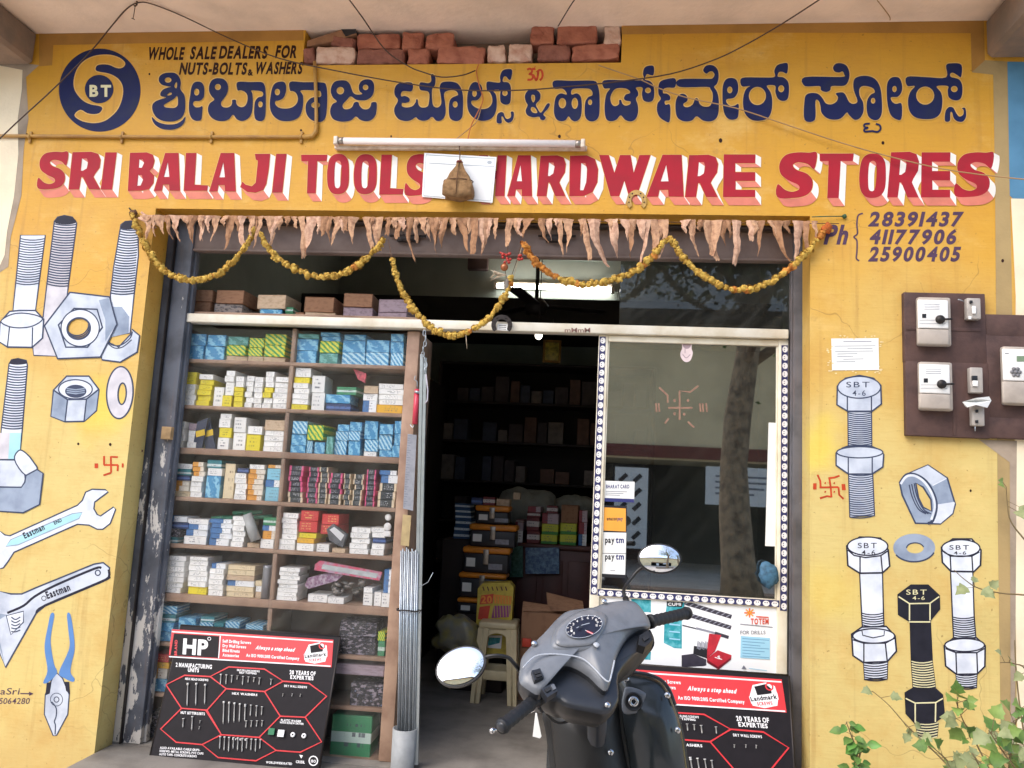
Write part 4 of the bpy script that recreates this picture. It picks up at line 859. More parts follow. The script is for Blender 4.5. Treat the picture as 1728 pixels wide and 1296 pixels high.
mb = MB(); mb.tube([at(1370, 366, -.02), at(1400, 365, -.02), at(1425, 365, -.012)], .0025, mat('green_twine', (62, 92, 62), .8), 6); mb.blob(at(1425, 365, -.01), .011, mat('green_twine', (62, 92, 62)), 8, 5, jit=.3); mb.blob(at(1395, 386, -.03), (.03, .02, .026), mat('rust_flower', (184, 92, 32), .9, .3, 60), 10, 6, jit=.7)
tag(obj('garland_tie', mb), 'green twine and rust coloured flower tying the garland at right', 'tie')
# hanging ornament of beads and feather
M_BEAD = mat('red_bead', (170, 44, 34), .3, .1); M_BEAD2 = mat('copper_bead', (168, 100, 62), .25, .1, metal=.4); M_FEA = mat('pale_husk', (196, 176, 150), .8, .2, 50)
t = thing('bead_ornament', 'hanging charm of red beads, copper ball and dry husks in the doorway', 'ornament', at(855, 470, -.03))
mb = MB(); mb.tube([at(858, 398, -.03), at(856, 435, -.03), at(852, 452, -.03), at(856, 480, -.03), at(855, 494, -.03)], .002, M_STR, 5); mb.tube([at(880, 418, -.03), at(874, 440, -.03), at(866, 470, -.03)], .0015, M_FEA, 5); obj('string', mb, t)
mb = MB(); rd = random.Random(5)
for k in range(12): mb.blob(at(855 + rd.uniform(-7, 7), 435 + rd.uniform(-9, 9), -.03), .008, M_BEAD, 8, 5)
for k in range(5): mb.blob(at(878 + rd.uniform(-3, 3), 434 + rd.uniform(-4, 4), -.03), .008, M_BEAD, 8, 5)
mb.tube([at(843, 426, -.03), at(855, 430, -.03)], .005, M_BEAD, 6); obj('bead', mb, t)
mb = MB(); mb.blob(at(851, 451, -.035), .02, M_BEAD2, 16, 10); obj('copper_ball', mb, t)
mb = MB()
for k in range(9): mb.tube([at(853, 464, -.035), at(842 - k, 462 + rd.uniform(-4, 7), -.035 + rd.uniform(-.02, .02)), at(832 + rd.uniform(-6, 4), 462 + rd.uniform(-8, 14), -.035)], [.004, .0035, .001], M_FEA, 5)
mb.blob(at(856, 480, -.035), (.018, .012, .04), mat('grey_feather', (120, 112, 104), .9, .2, 60), 10, 8, jit=.4); obj('husk', mb, t)
# horseshoes
def horseshoe(px, py, w_, h_, y, m, lab, up):
    pts = []; 
    for i in range(17):
        a = math.radians(-40 + 260 * i / 16); pts.append(at(px + w_ * math.cos(a), py - (h_ * math.sin(a)) * up, y))
    mb = MB(); vs, fs = [], []
    for i, p in enumerate(pts):
        c = at(px, py, y); o = (p - c).normalized() * (.012 if 0 < i < 16 else .009)
        vs += [p - o + Vector((0, -.006, 0)), p + o + Vector((0, -.006, 0)), p + o, p - o]
    for i in range(16):
        for j in range(4): fs.append((i * 4 + j, i * 4 + (j + 1) % 4, i * 4 + 4 + (j + 1) % 4, i * 4 + 4 + j))
    fs += [(0, 1, 2, 3), (64, 65, 66, 67)]; mb.add(vs, fs, m)
    for i in (2, 4, 6, 10, 12, 14): mb.blob(pts[i] + Vector((0, -.007, 0)), .004, M_IRON, 6, 4)
    tag(obj('horseshoe', mb), lab, 'horseshoe')
horseshoe(1074, 340, 13, 15, -.004, mat('gilt_iron', (190, 150, 84), .4, .2, 30, metal=.5), 'gold painted horseshoe nailed under the letter W', 1)
horseshoe(847, 549, 14, 14, .15, M_IRON, 'dark iron horseshoe on the white bar below the charm', 1)
# ------------------------------------------------------------------ wooden display cabinet
M_WOOD = mat('cabinet_wood', (168, 138, 116), .6, .2, 7, bump=.003, c2=(128, 98, 80)); M_WOODB = mat('cabinet_back', (136, 110, 96), .7, .2, 5)
M_WHITEB = mat('white_enamel', (232, 226, 210), .35, .06, 6, c2=(206, 192, 164))
def glassmat(name, tint, ior, dust):
    """clear pane with a film of dust and wipe marks"""
    m = bpy.data.materials.new(name); m.use_nodes = True; nt = m.node_tree; nt.nodes.clear(); b = NB(nt); MATS[name] = m
    o = b.n('ShaderNodeOutputMaterial'); tr = b.n('ShaderNodeBsdfTransparent'); gl = b.n('ShaderNodeBsdfGlossy'); fr = b.n('ShaderNodeFresnel'); mx = b.n('ShaderNodeMixShader'); df = b.n('ShaderNodeBsdfDiffuse'); mx2 = b.n('ShaderNodeMixShader')
    tr.inputs[0].default_value = lin(tint); gl.inputs['Roughness'].default_value = .012; gl.inputs[0].default_value = (1, 1, 1, 1); fr.inputs[0].default_value = ior; df.inputs[0].default_value = lin((206, 206, 196))
    pos = b.pos(); s = b.sep(pos); wipe = b.noise(b.comb(b.m('ADD', b.m('MULTIPLY', s[0], 2), s[2]), s[1], b.m('MULTIPLY', b.m('SUBTRACT', s[2], s[0]), 7)), 2.2, 6)
    nt.links.new(b.bump(b.noise(pos, 2, 1), .0004, .2), gl.inputs['Normal'])
    nt.links.new(fr.outputs[0], mx.inputs[0]); nt.links.new(tr.outputs[0], mx.inputs[1]); nt.links.new(gl.outputs[0], mx.inputs[2])
    nt.links.new(b.m('MULTIPLY', b.m('ADD', .55, b.step(wipe, .35, .7)), dust), mx2.inputs[0]); nt.links.new(mx.outputs[0], mx2.inputs[1]); nt.links.new(df.outputs[0], mx2.inputs[2]); nt.links.new(mx2.outputs[0], o.inputs[0]); return m
M_GLASS = glassmat('pane_glass', (214, 218, 216), 3.0, .008); M_GLASST = glassmat('transom_glass', (200, 204, 202), 1.32, .03); M_GLASSC = glassmat('cabinet_glass', (255, 255, 255), 1.2, .022)
YF = .23           # front of the cabinet
def zat(px, py, y=YF): return at(px, py, y).z
xl_ = at(268, 920, YF).x; xr_ = at(664, 920, YF).x; xm_ = at(470, 860, YF).x; xpost = at(686, 920, YF).x
SH = [('first shelf', (308, 603), (681, 619), .02), ('second shelf', (301, 684), (679, 696), .02), ('third shelf', (289, 755), (675, 771), .034), ('fourth shelf', (279, 836), (667, 858), .022), ('fifth shelf', (270, 917), (661, 938), .022), ('sixth shelf', (260, 1001), (660, 1025), .042)]
ZS = [(zat(*a) + zat(*b)) / 2 for _, a, b, _ in SH]
zbase = zat(232, 1250); ztopbar = (zat(300, 548) + zat(690, 560)) / 2
CABD = .30
t = CAB = thing('display_cabinet', 'tall glass fronted wooden cabinet of shelves left of the doorway', 'cabinet', ((xl_ + xr_) / 2, YF, .001))
mb = MB(); mb.bbox((xl_ - .02, YF + CABD, .001), (xpost, YF + CABD + .02, ztopbar), M_WOODB, .002, seg=1); obj('back_panel', mb, t)
mb = MB(); mb.bbox((xl_ - .045, YF, .001), (xl_ - .002, YF + CABD - .002, ztopbar), M_WOOD, .003); obj('side_panel', mb, t)
mb = MB(); mb.bbox((xr_, YF - .012, .001), (xpost, YF + CABD - .002, ztopbar), M_WOOD, .004); obj('side_panel', mb, t)
for (nm, a, b, th), z in zip(SH, ZS):
    mb = MB(); mb.bbox((xl_, YF + .004, z - th), (xr_ - .002, YF + CABD - .003, z), M_WOOD, .003); obj('shelf', mb, t)
mb = MB(); mb.bbox((xl_, YF + .002, .001), (xr_ - .002, YF + CABD - .003, zbase), M_WOOD, .003); obj('plinth', mb, t)
edges = [ztopbar] + ZS
for i in range(6):
    mb = MB(); mb.bbox((xm_ - .011, YF + .008, edges[i + 1] + .001), (xm_ + .011, YF + CABD - .004, (edges[i] - (SH[i - 1][3] if i else 0)) - .001), M_WOOD, .002); obj('divider', mb, t)
mb = MB(); mb.bbox((xm_ - .011, YF + .008, zbase + .001), (xm_ + .011, YF + CABD - .004, ZS[5] - .044), M_WOOD, .002); obj('divider', mb, t)
zl7, zl8 = zat(250, 1082), zat(245, 1168); zr7, zr8 = zat(600, 1107), zat(600, 1193)
for x0, x1, z in ((xl_, xm_ - .012, zl7), (xl_, xm_ - .012, zl8), (xm_ + .012, xr_ - .002, zr7), (xm_ + .012, xr_ - .002, zr8)):
    mb = MB(); mb.bbox((x0, YF + .006, z - .02), (x1, YF + CABD - .004, z), M_WOOD, .002); obj('shelf', mb, t)
mb = MB(); mb.bbox((xl_ - .002, YF - .008, zbase + .004), (xm_ + .01, YF - .003, ztopbar - .012), M_GLASSC, .001, seg=1); obj('glass_pane', mb, t)
mb = MB(); mb.bbox((xm_ - .01, YF - .0018, zbase + .004), (xr_ - .002, YF + .0028, ztopbar - .012), M_GLASSC, .001, seg=1); obj('glass_pane', mb, t)

# ------------------------------------------------------------------ cartons
def carton_mat(name, base, alt, mode, ink=(70, 74, 92), lo=.3, hi=.62):
    m, nt, p = newmat('carton_' + name); b = NB(nt); g = b.gen(); s = b.sep(g); rn = b.rnd()
    off = b.comb(b.m('MULTIPLY', rn, 31), b.m('MULTIPLY', rn, 17), b.m('MULTIPLY', rn, 7))
    v = b.n('ShaderNodeVectorMath', operation='ADD'); nt.links.new(g, v.inputs[0]); nt.links.new(off, v.inputs[1]); gv = v.outputs[0]
    c = lin(base); vary = b.m('ADD', .9, b.m('MULTIPLY', rn, .1))
    if mode == 'diag':
        d = b.m('SINE', b.m('ADD', b.m('MULTIPLY', b.m('ADD', s[0], b.m('MULTIPLY', s[2], .7)), 21), b.m('ADD', b.m('MULTIPLY', rn, 6), b.m('MULTIPLY', b.noise(gv, 4, 3), 4))))
        c = b.mix(b.step(d, -.1, .35), c, lin(alt)); c = b.mix(b.step(b.noise(gv, 13, 4), .58, .66), c, lin((214, 232, 240) if base[2] > 120 else (40, 110, 60)))
    elif mode == 'wave':
        d = b.m('SINE', b.m('ADD', b.m('MULTIPLY', b.m('ADD', s[0], b.m('MULTIPLY', s[2], .5)), 9), b.m('MULTIPLY', b.noise(gv, 5, 3), 9)))
        c = b.mix(b.step(d, .1, .6), c, lin(alt)); c = b.mix(b.step(b.noise(gv, 20, 3), .66, .7), c, lin((190, 220, 240)))
    elif mode == 'edge':
        e = b.step(b.m('ABSOLUTE', b.m('SUBTRACT', s[0], .5)), .33, .36); c = b.mix(e, c, lin(alt))
    elif mode == 'half':
        c = b.mix(b.m('LESS_THAN', s[0], b.m('ADD', .3, b.m('MULTIPLY', rn, .4))), c, lin(alt))
    elif mode == 'photo':
        c = b.mix(b.step(b.noise(gv, 7, 4), .5, .62), c, lin(alt)); c = b.mix(b.step(b.noise(gv, 15, 3), .62, .68), c, lin((120, 130, 160)))
    if mode in ('text', 'half', 'edge', 'band'):
        if mode == 'band': c = b.mix(b.m('MULTIPLY', b.m('GREATER_THAN', s[2], lo), b.m('LESS_THAN', s[2], hi)), c, lin(alt))
        row = b.m('GREATER_THAN', b.m('SINE', b.m('MULTIPLY', s[2], 26)), .25)
        wd = b.m('GREATER_THAN', b.noise(b.comb(b.m('MULTIPLY', s[0], 16), b.m('FLOOR', b.m('MULTIPLY', s[2], 4.1)), b.m('MULTIPLY', rn, 50)), 1, 2), .52)
        box_ = b.m('MULTIPLY', b.m('LESS_THAN', b.m('ABSOLUTE', b.m('SUBTRACT', s[0], b.m('ADD', .35, b.m('MULTIPLY', rn, .3)))), .26), b.m('LESS_THAN', b.m('ABSOLUTE', b.m('SUBTRACT', s[2], .5)), .3))
        c = b.mix(b.m('MULTIPLY', b.m('MULTIPLY', row, wd), b.m('MULTIPLY', box_, .8)), c, lin(ink))
    if mode == 'kraft':
        c = b.mix(b.m('MULTIPLY', b.step(b.noise(gv, 6, 6), .42, .7), .6), c, lin(alt))
    c = b.mix(b.m('MULTIPLY', b.step(b.noise(gv, 9, 5), .55, .8), .18), c, lin((120, 104, 88)))
    nt.links.new(b.mix(1.0, c, b.comb(vary, vary, vary), 'MULTIPLY'), p.inputs['Base Color']); p.inputs['Roughness'].default_value = .5 if mode != 'kraft' else .85; return m
CK = {
 'w': ('white', carton_mat('white', (242, 241, 238), (200, 200, 200), 'text')), 'W': ('white and blue', carton_mat('white_blue', (240, 242, 244), (70, 120, 176), 'half')),
 'y': ('yellow', carton_mat('yellow', (232, 214, 44), (240, 236, 200), 'text', (120, 104, 30))), 'o': ('orange and white', carton_mat('orange', (232, 222, 206), (224, 158, 66), 'half', (150, 84, 30))), 'Y': ('amber yellow', carton_mat('amber', (232, 178, 48), (240, 220, 160), 'text')),
 'c': ('cream', carton_mat('cream', (226, 208, 172), (200, 170, 130), 'text', (130, 100, 80))), 'b': ('blue patterned', carton_mat('blue', (66, 146, 194), (140, 200, 226), 'wave')), 'B': ('blue striped', carton_mat('blue_stripe', (70, 152, 198), (188, 224, 236), 'diag')),
 'l': ('light blue', carton_mat('light_blue', (134, 196, 218), (100, 170, 200), 'text')), 'g': ('teal green', carton_mat('teal_green', (70, 138, 128), (110, 176, 170), 'wave')), 'G': ('yellow and green striped', carton_mat('yellow_green', (222, 214, 58), (70, 160, 76), 'diag')),
 'n': ('navy', carton_mat('navy', (44, 60, 104), (80, 110, 170), 'band')), 't': ('teal', carton_mat('teal', (52, 132, 142), (210, 224, 224), 'band', lo=.2, hi=.5)), 'k': ('black pictured', carton_mat('black_picture', (40, 38, 46), (150, 140, 150), 'photo')),
 'p': ('pink edged black', carton_mat('pink_black', (44, 48, 62), (224, 92, 140), 'edge', (220, 220, 226))), 'q': ('cream edged black', carton_mat('cream_black', (44, 52, 58), (226, 206, 176), 'edge', (220, 220, 226))), 'r': ('red', carton_mat('red', (208, 62, 62), (230, 190, 90), 'text', (240, 210, 120))), 'L': ('lilac wrapped', carton_mat('lilac', (164, 146, 156), (120, 100, 112), 'kraft')),
 'K': ('brown cardboard', carton_mat('kraft', (158, 118, 90), (124, 88, 66), 'kraft')), 'P': ('printed cardboard', carton_mat('printed', (150, 138, 130), (70, 64, 66), 'photo')), 'x': ('pale cardboard', carton_mat('pale_kraft', (206, 182, 154), (170, 140, 112), 'kraft')), 'e': ('green', carton_mat('green', (60, 140, 96), (200, 220, 210), 'band', lo=.35, hi=.6)),
}
def unit_carton():
    """a carton with soft edges, a tucked end flap in front and a lid seam"""
    bm = bmesh.new(); bmesh.ops.create_cube(bm, size=1)
    bmesh.ops.bevel(bm, geom=bm.edges[:], offset=.018, segments=1, affect='EDGES'); bm.faces.ensure_lookup_table()
    fr = max(bm.faces, key=lambda f: -f.calc_center_median().y if f.calc_area() > .5 else -9)
    bmesh.ops.inset_individual(bm, faces=[fr], thickness=.03, depth=-.012); 
    for v in bm.verts: v.co.z += .5; v.co.y += .5
    mb = MB(); bm.verts.index_update(); bm.verts.ensure_lookup_table(); mb.add([v.co.copy() for v in bm.verts], [[v.index for v in f.verts] for f in bm.faces], None); bm.free(); return mb
UC = unit_carton(); CMESH = {}
ORD = ['bottom', 'second', 'third', 'fourth', 'fifth', 'sixth', 'seventh', 'eighth', 'ninth', 'tenth', 'eleventh', 'twelfth', 'thirteenth']
def carton(kind, x0, x1, z0, h, y, dep, lab, rot=0, grp='cartons on the cabinet shelves', name='carton'):
    if kind not in CMESH:
        me = bpy.data.meshes.new('carton'); me.from_pydata([tuple(v) for v in UC.v], [], UC.f); me.materials.append(CK[kind][1]); CMESH[kind] = me
    o = bpy.data.objects.new(name, CMESH[kind]); link(o); o.location = ((x0 + x1) / 2, y, z0); o.scale = (x1 - x0, dep, h); o.rotation_euler.z = rot
    return tag(o, lab, 'box' if name == 'carton' else 'card pack', grp)
def stacks(where, zsh, ybase, lst, y=YF + .012, dep=.17, grp='cartons on the cabinet shelves', ordn=None):
    """lst: (px0, px1, 'kinds with heights in photo pixels'), bottom first"""
    for si, e in enumerate(lst):
        x0, x1, spec = e[:3]; lift = e[3] if len(e) > 3 else 0
        xm = (x0 + x1) / 2; sc = (at(xm, ybase - 60, y).z - at(xm, ybase, y).z) / 60
        a, b = at(x0, ybase, y).x, at(x1, ybase, y).x; z = zsh + .0006 + lift * sc; rd = random.Random(x0 * 7 + int(ybase))
        items = []
        for tok in spec.split():
            n = 1
            if '*' in tok: tok, n = tok.split('*'); n = int(n)
            items += [(tok[0], float(tok[1:]))] * n
        yy = y + rd.uniform(0, .02)
        for k, (kd, h) in enumerate(items):
            hh = h * sc; dx = rd.uniform(-.006, .006); g = rd.uniform(.0, .006)
            lab = (f"{CK[kd][0]} carton {ORD[k]} up," if k else f"bottom {CK[kd][0]} carton,") if len(items) > 1 else f"single {CK[kd][0]} carton,"
            if k == len(items) - 1 and k: lab = f"topmost {CK[kd][0]} carton,"
            lab += f" {ORD[si] if si else 'first'} stack from left, {where}" if len(lst) > 1 else f" {where}"
            if kd in 'pq': lab = lab.replace('carton', 'card pack')
            carton(kd, a + dx + .001, b + dx - .001 - g, z, hh - .0008, yy + rd.uniform(0, .012), dep, lab, rd.uniform(-.09, .09), grp if kd not in 'pq' else 'card packs on the fourth shelf', 'carton' if kd not in 'pq' else 'card_pack'); z += hh
Y7 = YF + .025
ztb = ztopbar + .062
# on top of the white bar
stacks('above the white bar', ztb, 535, [(318,354,'K27 K20'),(359,408,'P25 K23'),(437,476,'b18'),(478,492,'e13 e10'),(494,510,'K15'),(511,562,'x15 K26'),(576,626,'L26 K23'),(635,686,'L18 L22')], y=.30, dep=.2, grp='cartons above the cabinet')
stacks('balanced above the blue one', ztb, 535, [(427,479,'x24', 18.5)], y=.29, dep=.2, grp='cartons above the cabinet')
zs = ZS
stacks('first shelf, left bay', zs[0], 603, [(309,341,'b24 b20'),(343,376,'b24 b19'),(378,414,'x9 G18 g15'),(416,442,'x9 G15 G16'),(443,481,'x9 G20 G19')])
stacks('first shelf, right bay', zs[0], 612, [(496,533,'b22 b20 g8'),(535,569,'g19 G20 b8 b7'),(572,612,'B21 b21 b10'),(614,654,'B22 b21'),(657,681,'B22 b19 b13')])
stacks('second shelf, left bay', zs[1], 686, [(303,326,'w9*4 y12 y9'),(328,352,'y9*5 w9'),(355,373,'w33'),(374,391,'y19 w23 w10 w9'),(392,408,'y9*3 y7 w9 w9'),(409,423,'w9*6'),(424,439,'w8 w9*5'),(440,456,'w9*2 y9*2 w9*3'),(458,486,'w9*6')])
stacks('second shelf, right bay', zs[1], 694, [(491,519,'y9 w9*4 y10 w9 w7'),(521,544,'w30 w29'),(549,592,'n13 b15'),(561,598,'e14',28.5),(610,636,'W20 w12 x13'),(636,680,'Y14 w9*3 w9')])
stacks('third shelf, left bay', zs[2], 760, [(293,308,'w11*4'),(311,328,'w10*3 L12'),(364,385,'w20 y17 w15 w9'),(387,410,'w30 w26'),(412,438,'y28 w14'),(440,479,'w9*4 x18')])
stacks('third shelf, right bay', zs[2], 768, [(486,513,'b13 b19 B22'),(514,525,'B22'),(526,545,'b20'),(515,545,'G26',22.5),(548,561,'g30'),(562,584,'B24 B16 b12'),(586,608,'b25 B16 b16'),(610,634,'w8 B20 b32'),(636,660,'b12 B26 b18'),(661,676,'b20 b20 b22')])
stacks('fourth shelf, left bay', zs[3], 845, [(285,315,'c9 o9 o9 n9 t11 w9'),(318,338,'w9*4 o8*3'),(340,366,'b38 w13 t14'),(369,388,'c60'),(390,411,'w9*5 n9'),(413,441,'o9*5 o8 w8'),(443,474,'l24 W12 l20 o6')])
stacks('fourth shelf, right bay', zs[3], 854, [(480,506,'q9*2 p9*5'),(512,531,'p9*6 p8'),(533,549,'q9*7'),(551,574,'q9*2 p9*4'),(576,589,'q9*6'),(592,610,'q9*6'),(613,631,'p9*7'),(636,667,'q13 q14 q14 W14 W8')])
stacks('fifth shelf, left bay', zs[4], 923, [(276,298,'t10 k14'),(308,346,'w14 W11 W9 w9'),(349,386,'W12 W9 W9 W8 W7'),(388,410,'w9*5 w7'),(412,434,'x8'),(437,462,'w16 o14 W9 e14')])
stacks('fifth shelf, right bay', zs[4], 932, [(469,497,'w9*7'),(499,531,'w13 Y9 y9'),(534,556,'w14'),(559,584,'x8'),(587,620,'w9*5'),(624,648,'w10 w10 n10 w9 w8')])
stacks('on the yellow boxes, fifth shelf', zs[4], 932, [(501,533,'r19 r18',32)]); stacks('beside the other red pair, fifth shelf', zs[4], 932, [(535,566,'r17 r18',30)])
carton('n', at(276, 900, Y7).x, at(316, 900, Y7).x, zs[4] + .078, .035, Y7, .14, 'navy carton lying on the dark ones at the left of fifth shelf'); carton('W', at(278, 890, Y7).x, at(314, 890, Y7).x, zs[4] + .115, .03, Y7, .14, 'white and blue carton topmost at the left of fifth shelf')
stacks('sixth shelf, left bay', zs[5], 1008, [(263,305,'w9*7'),(312,345,'y13 w9*5 w6'),(349,375,'w10 w9*4 W9'),(378,425,'c9 c9 W10 x9 c9 c8'),(427,439,'x11 w10 c9')])
stacks('sixth shelf, right bay', zs[5], 1018, [(465,500,'w7*8'),(514,548,'w13'),(552,580,'w11'),(611,628,'w22 w9'),(629,642,'w24'),(644,659,'w24 W40')])
stacks('seventh shelf, left bay', zl7, 1084, [(256,289,'b16 b16 t14 B14'),(294,326,'b14 l15 b13'),(331,356,'t12 b12 B13 t9'),(358,376,'b12 B12 t14'),(378,404,'b14 b14 B14'),(408,440,'b16 l14 B9')])
stacks('eighth shelf, left bay', zl8, 1170, [(250,278,'b22 o18 Y10 r14')])
stacks('ninth shelf, left bay', zbase, 1252, [(238,262,'k22 k22')])
stacks('seventh shelf, right bay', zr7, 1107, [(470,500,'e14'),(503,535,'e14'),(538,560,'e14'),(568,632,'k30 k26'),(634,648,'e26 G16')])
stacks('eighth shelf, right bay', zr8, 1190, [(590,648,'k38'),(556,644,'L18',52)])
stacks('ninth shelf, right bay', zbase, 1276, [(552,622,'e72')])
# odd things among the cartons
M_BOT = mat('smoky_plastic', (176, 178, 178), .2, .1); M_BAGP = mat('clear_polythene', (190, 196, 198), .25, .12, 30); M_BLIS = mat('pink_blister', (206, 84, 110), .3, .25, 30, c2=(170, 160, 180)); M_NAVYT = mat('navy_plastic', (44, 52, 80), .4, .1)
def lie(name, cat, lab, pxs, y, th, m, parts=()):
    mb = MB(); mb.prism([at(*q, y) for q in pxs], (0, th, 0), m); t_ = tag(obj(name, mb), lab, cat)
    for nm, q, mm in parts:
        P = Painter(lambda a, b, k: at(a, b, y - k), .0015); P.poly(q, mm, sm=False); obj(nm, P.mb, t_, recalc=False)
    return t_
lie('blister_pack', 'packet', 'long pink edged blister pack tilted on the grey packets', [(532,952),(540,946),(645,966),(640,980),(530,962)], YF + .03, .02, M_BLIS, [('clear_window', [(545,952),(638,968),(635,976),(542,960)], M_BAGP)])
lie('blister_pack', 'packet', 'purple striped packet leaning under the pink blister pack', [(514,988),(520,975),(572,962),(582,968),(568,980),(520,994)], YF + .05, .02, mat('purple_card', (128, 90, 120), .5, .25, 60, c2=(190, 180, 190)))
mb = MB(); rd = random.Random(11)
for k in range(22):
    c = at(560 + rd.random() * 52, 1004 - rd.random() * 24, YF + .05 + rd.random() * .06); c.z = max(c.z, zs[5] + .012); mb.blob(c, (.022, .014, .010), mat('grey_hardware', (136, 130, 124), .4, .3, 40, metal=.3), 7, 5, jit=.6, M=Matrix.Rotation(rd.uniform(-1, 1), 4, 'Y'))
tag(obj('hardware_packets', mb), 'loose heap of grey hardware packets on the sixth shelf', 'packets', kind='stuff')
mb = MB()
for (xa, ya), (xb, yb), z_ in (((417,868),(432,912),.03),): mb.tube([at(xa, ya, YF + z_), at(xb, yb, YF + z_)], [.026, .03], M_BOT, 14)
tag(obj('plastic_tube', mb), 'smoky plastic tube leaning on the fifth shelf', 'tube')
mb = MB(); p = at(448, 1003, YF + .04); mb.lathe([(0, 0), (.024, 0), (.024, .16), (.022, .175), (0, .175)], mat('grey_tin', (150, 152, 158), .3, .1, metal=.4), Matrix.Translation((p.x, p.y, zs[5] + .001)), 18); tag(obj('tin_can', mb), 'tall grey tin standing beside the divider on the sixth shelf', 'tin')
for a, lab in (((336, 700), 'yellow marked navy tool packet leaning left on the third shelf'), ((350, 702), 'yellow marked navy tool packet leaning right on the third shelf')):
    x, y = a; s_ = -1 if x < 345 else 1
    lie('tool_packet', 'packet', lab, [(x - 9 - s_ * 6, 712), (x + 9 - s_ * 6, 705), (x + 9 + s_ * 5, 758), (x - 7 + s_ * 5, 760)], YF + .03 + (.02 if s_ > 0 else 0), .02, M_NAVYT, [('yellow_band', [(x - 6, 728), (x + 9, 724), (x + 10, 734), (x - 5, 738)], mat('yellow_tape', (226, 190, 44), .5))])
lie('pink_packet', 'packet', 'crumpled pink packet hanging under the first shelf', [(596,622),(618,630),(616,646),(604,640)], YF + .04, .015, mat('pink_foil', (214, 92, 106), .35, .3, 60))
lie('tool_case', 'case', 'open grey tool case tilted on the fifth shelf', [(551,893),(562,884),(585,902),(578,924),(556,912)], YF + .02, .03, mat('grey_case', (96, 98, 104), .4, .2, 30), [('white_card', [(556,894),(564,889),(581,903),(575,913)], mat('card_white', (220, 222, 224), .4))])
mb = MB(); mb.blob(at(655, 873, YF + .03), (.018, .008, .018), mat('white_moulding', (232, 230, 228), .4, .06), 14, 8); mb.blob(at(654, 889, YF + .03), (.021, .009, .022), mat('white_moulding', (232, 230, 228)), 14, 8); q = at(654, 896, YF + .03); mb.bbox((q.x - .02, q.y - .01, q.z - .03), (q.x + .02, q.y + .01, q.z), mat('white_moulding', (232, 230, 228)), .004)
tag(obj('figurine', mb), 'small white round headed moulding standing at the right of fifth shelf', 'figurine')
mb = MB(); rd = random.Random(2)
for k in range(5):
    c = at(372 + k * 18, 870 + rd.uniform(-4, 6), YF + .1); mb.tube([c + Vector((-.05, 0, .0)), c + Vector((.05, .01, .012))], .012, mat('green_packet', (60, 130, 100), .4, .2, 40), 6)
tag(obj('green_packet', mb), 'green packet lying on the cartons at the left of fifth shelf', 'packet')
# ------------------------------------------------------------------ white bar, glazed panel of the shop front
YG = .2
def zline(p, q, y):            # height of a level line seen between two pixels
    return (at(*p, y).z + at(*q, y).z) / 2
M_CREAMF = mat('cream_enamel', (232, 224, 204), .4, .08, 5, c2=(204, 190, 160)); M_DOT = mat('indigo_strip', (46, 46, 92), .5, .1); M_DOTW = mat('white_dot', (234, 230, 226), .5, .05)
bx0, bx1 = at(300, 540, YG - .03).x, at(1331, 570, YG - .03).x; bz1, bz0 = zline((320, 532), (1300, 551), YG - .03), zline((320, 547), (1300, 566), YG - .03)
t = thing('white_bar', 'long white enamelled bar over cabinet and doorway', 'bar', ((bx0 + bx1) / 2, YG, bz0))
mb = MB(); mb.bbox((bx0, YG - .03, bz0), (bx1, YG + .05, bz1), M_WHITEB, .004); obj('beam', mb, t)
mb = MB(); mb.bbox((bx0 + .02, YG + .02, bz1), (xpost, YG + .40, bz1 + .022), M_WOOD, .003); obj('top_board', mb, t)
P = Painter(lambda x, y, k: at(x, y, YG - .03 - k), .002)
P.text('mMmM', 953, 553, 996, 561, mat('rubbed_ink', (150, 110, 100), .7), 'r'); obj('rubbed_marks', P.mb, t, recalc=False)
P = Painter(lambda x, y, k: at(x, y, YG - .03 - k), .002); P.poly([(839, 546), (857, 547), (857, 558), (839, 557)], M_CARD, sm=False)
for k in range(3): P.line([(842, 549 + k * 3), (854, 549.6 + k * 3)], 1, M_IRON)
tag(obj('paper_slip', P.mb, t, recalc=False), 'small printed slip inside the horseshoe')
# glazed panel: posts, rails, pane, patterned strips
px0, px1 = at(1003, 780, YG).x, at(1330, 780, YG).x
t = GP = thing('glazed_panel', 'cream framed glass panel with indigo dotted strips right of the doorway', 'glazed panel', ((px0 + px1) / 2, YG, .001))
W_ = .05
zr1, zr0 = zline((1012, 992), (1318, 1014), YG), zline((1012, 1006), (1318, 1028), YG)
for a in (px0, px1 - W_):
    mb = MB(); mb.bbox((a, YG, .001), (a + W_, YG + .045, bz0 - .001), M_CREAMF, .004); obj('post', mb, t)
for z0_, z1_ in ((bz0 - .035, bz0 - .002), (zr0, zr1), (.03, .1)):
    mb = MB(); mb.bbox((px0 + W_, YG + .002, z0_), (px1 - W_, YG + .043, z1_), M_CREAMF, .004); obj('rail', mb, t)
for a, b in (((px0 + W_, zr1), (px0 + W_ + .008, bz0 - .035)), ((px1 - W_ - .008, zr1), (px1 - W_, bz0 - .035))):
    mb = MB(); mb.bbox((a[0], YG + .01, a[1]), (b[0], YG + .036, b[1]), M_CREAMF, .003); obj('glazing_bead', mb, t)
mb = MB(); mb.bbox((px0 + W_, YG + .02, zr1), (px1 - W_, YG + .025, bz0 - .035), M_GLASS, .0005, seg=1); obj('glass_pane', mb, t)
mb = MB(); mb.bbox((at(1046, 500, YG).x, YG + .02, bz1 + .003), (px1 + .02, YG + .025, zs0 + .04), M_GLASST, .0005, seg=1); obj('transom_pane', mb, t)
mb = MB(); mb.bbox((px0 + W_, YG + .016, .1), (px1 - W_, YG + .028, zr0), M_WHITEB, .002); obj('lower_panel', mb, t)
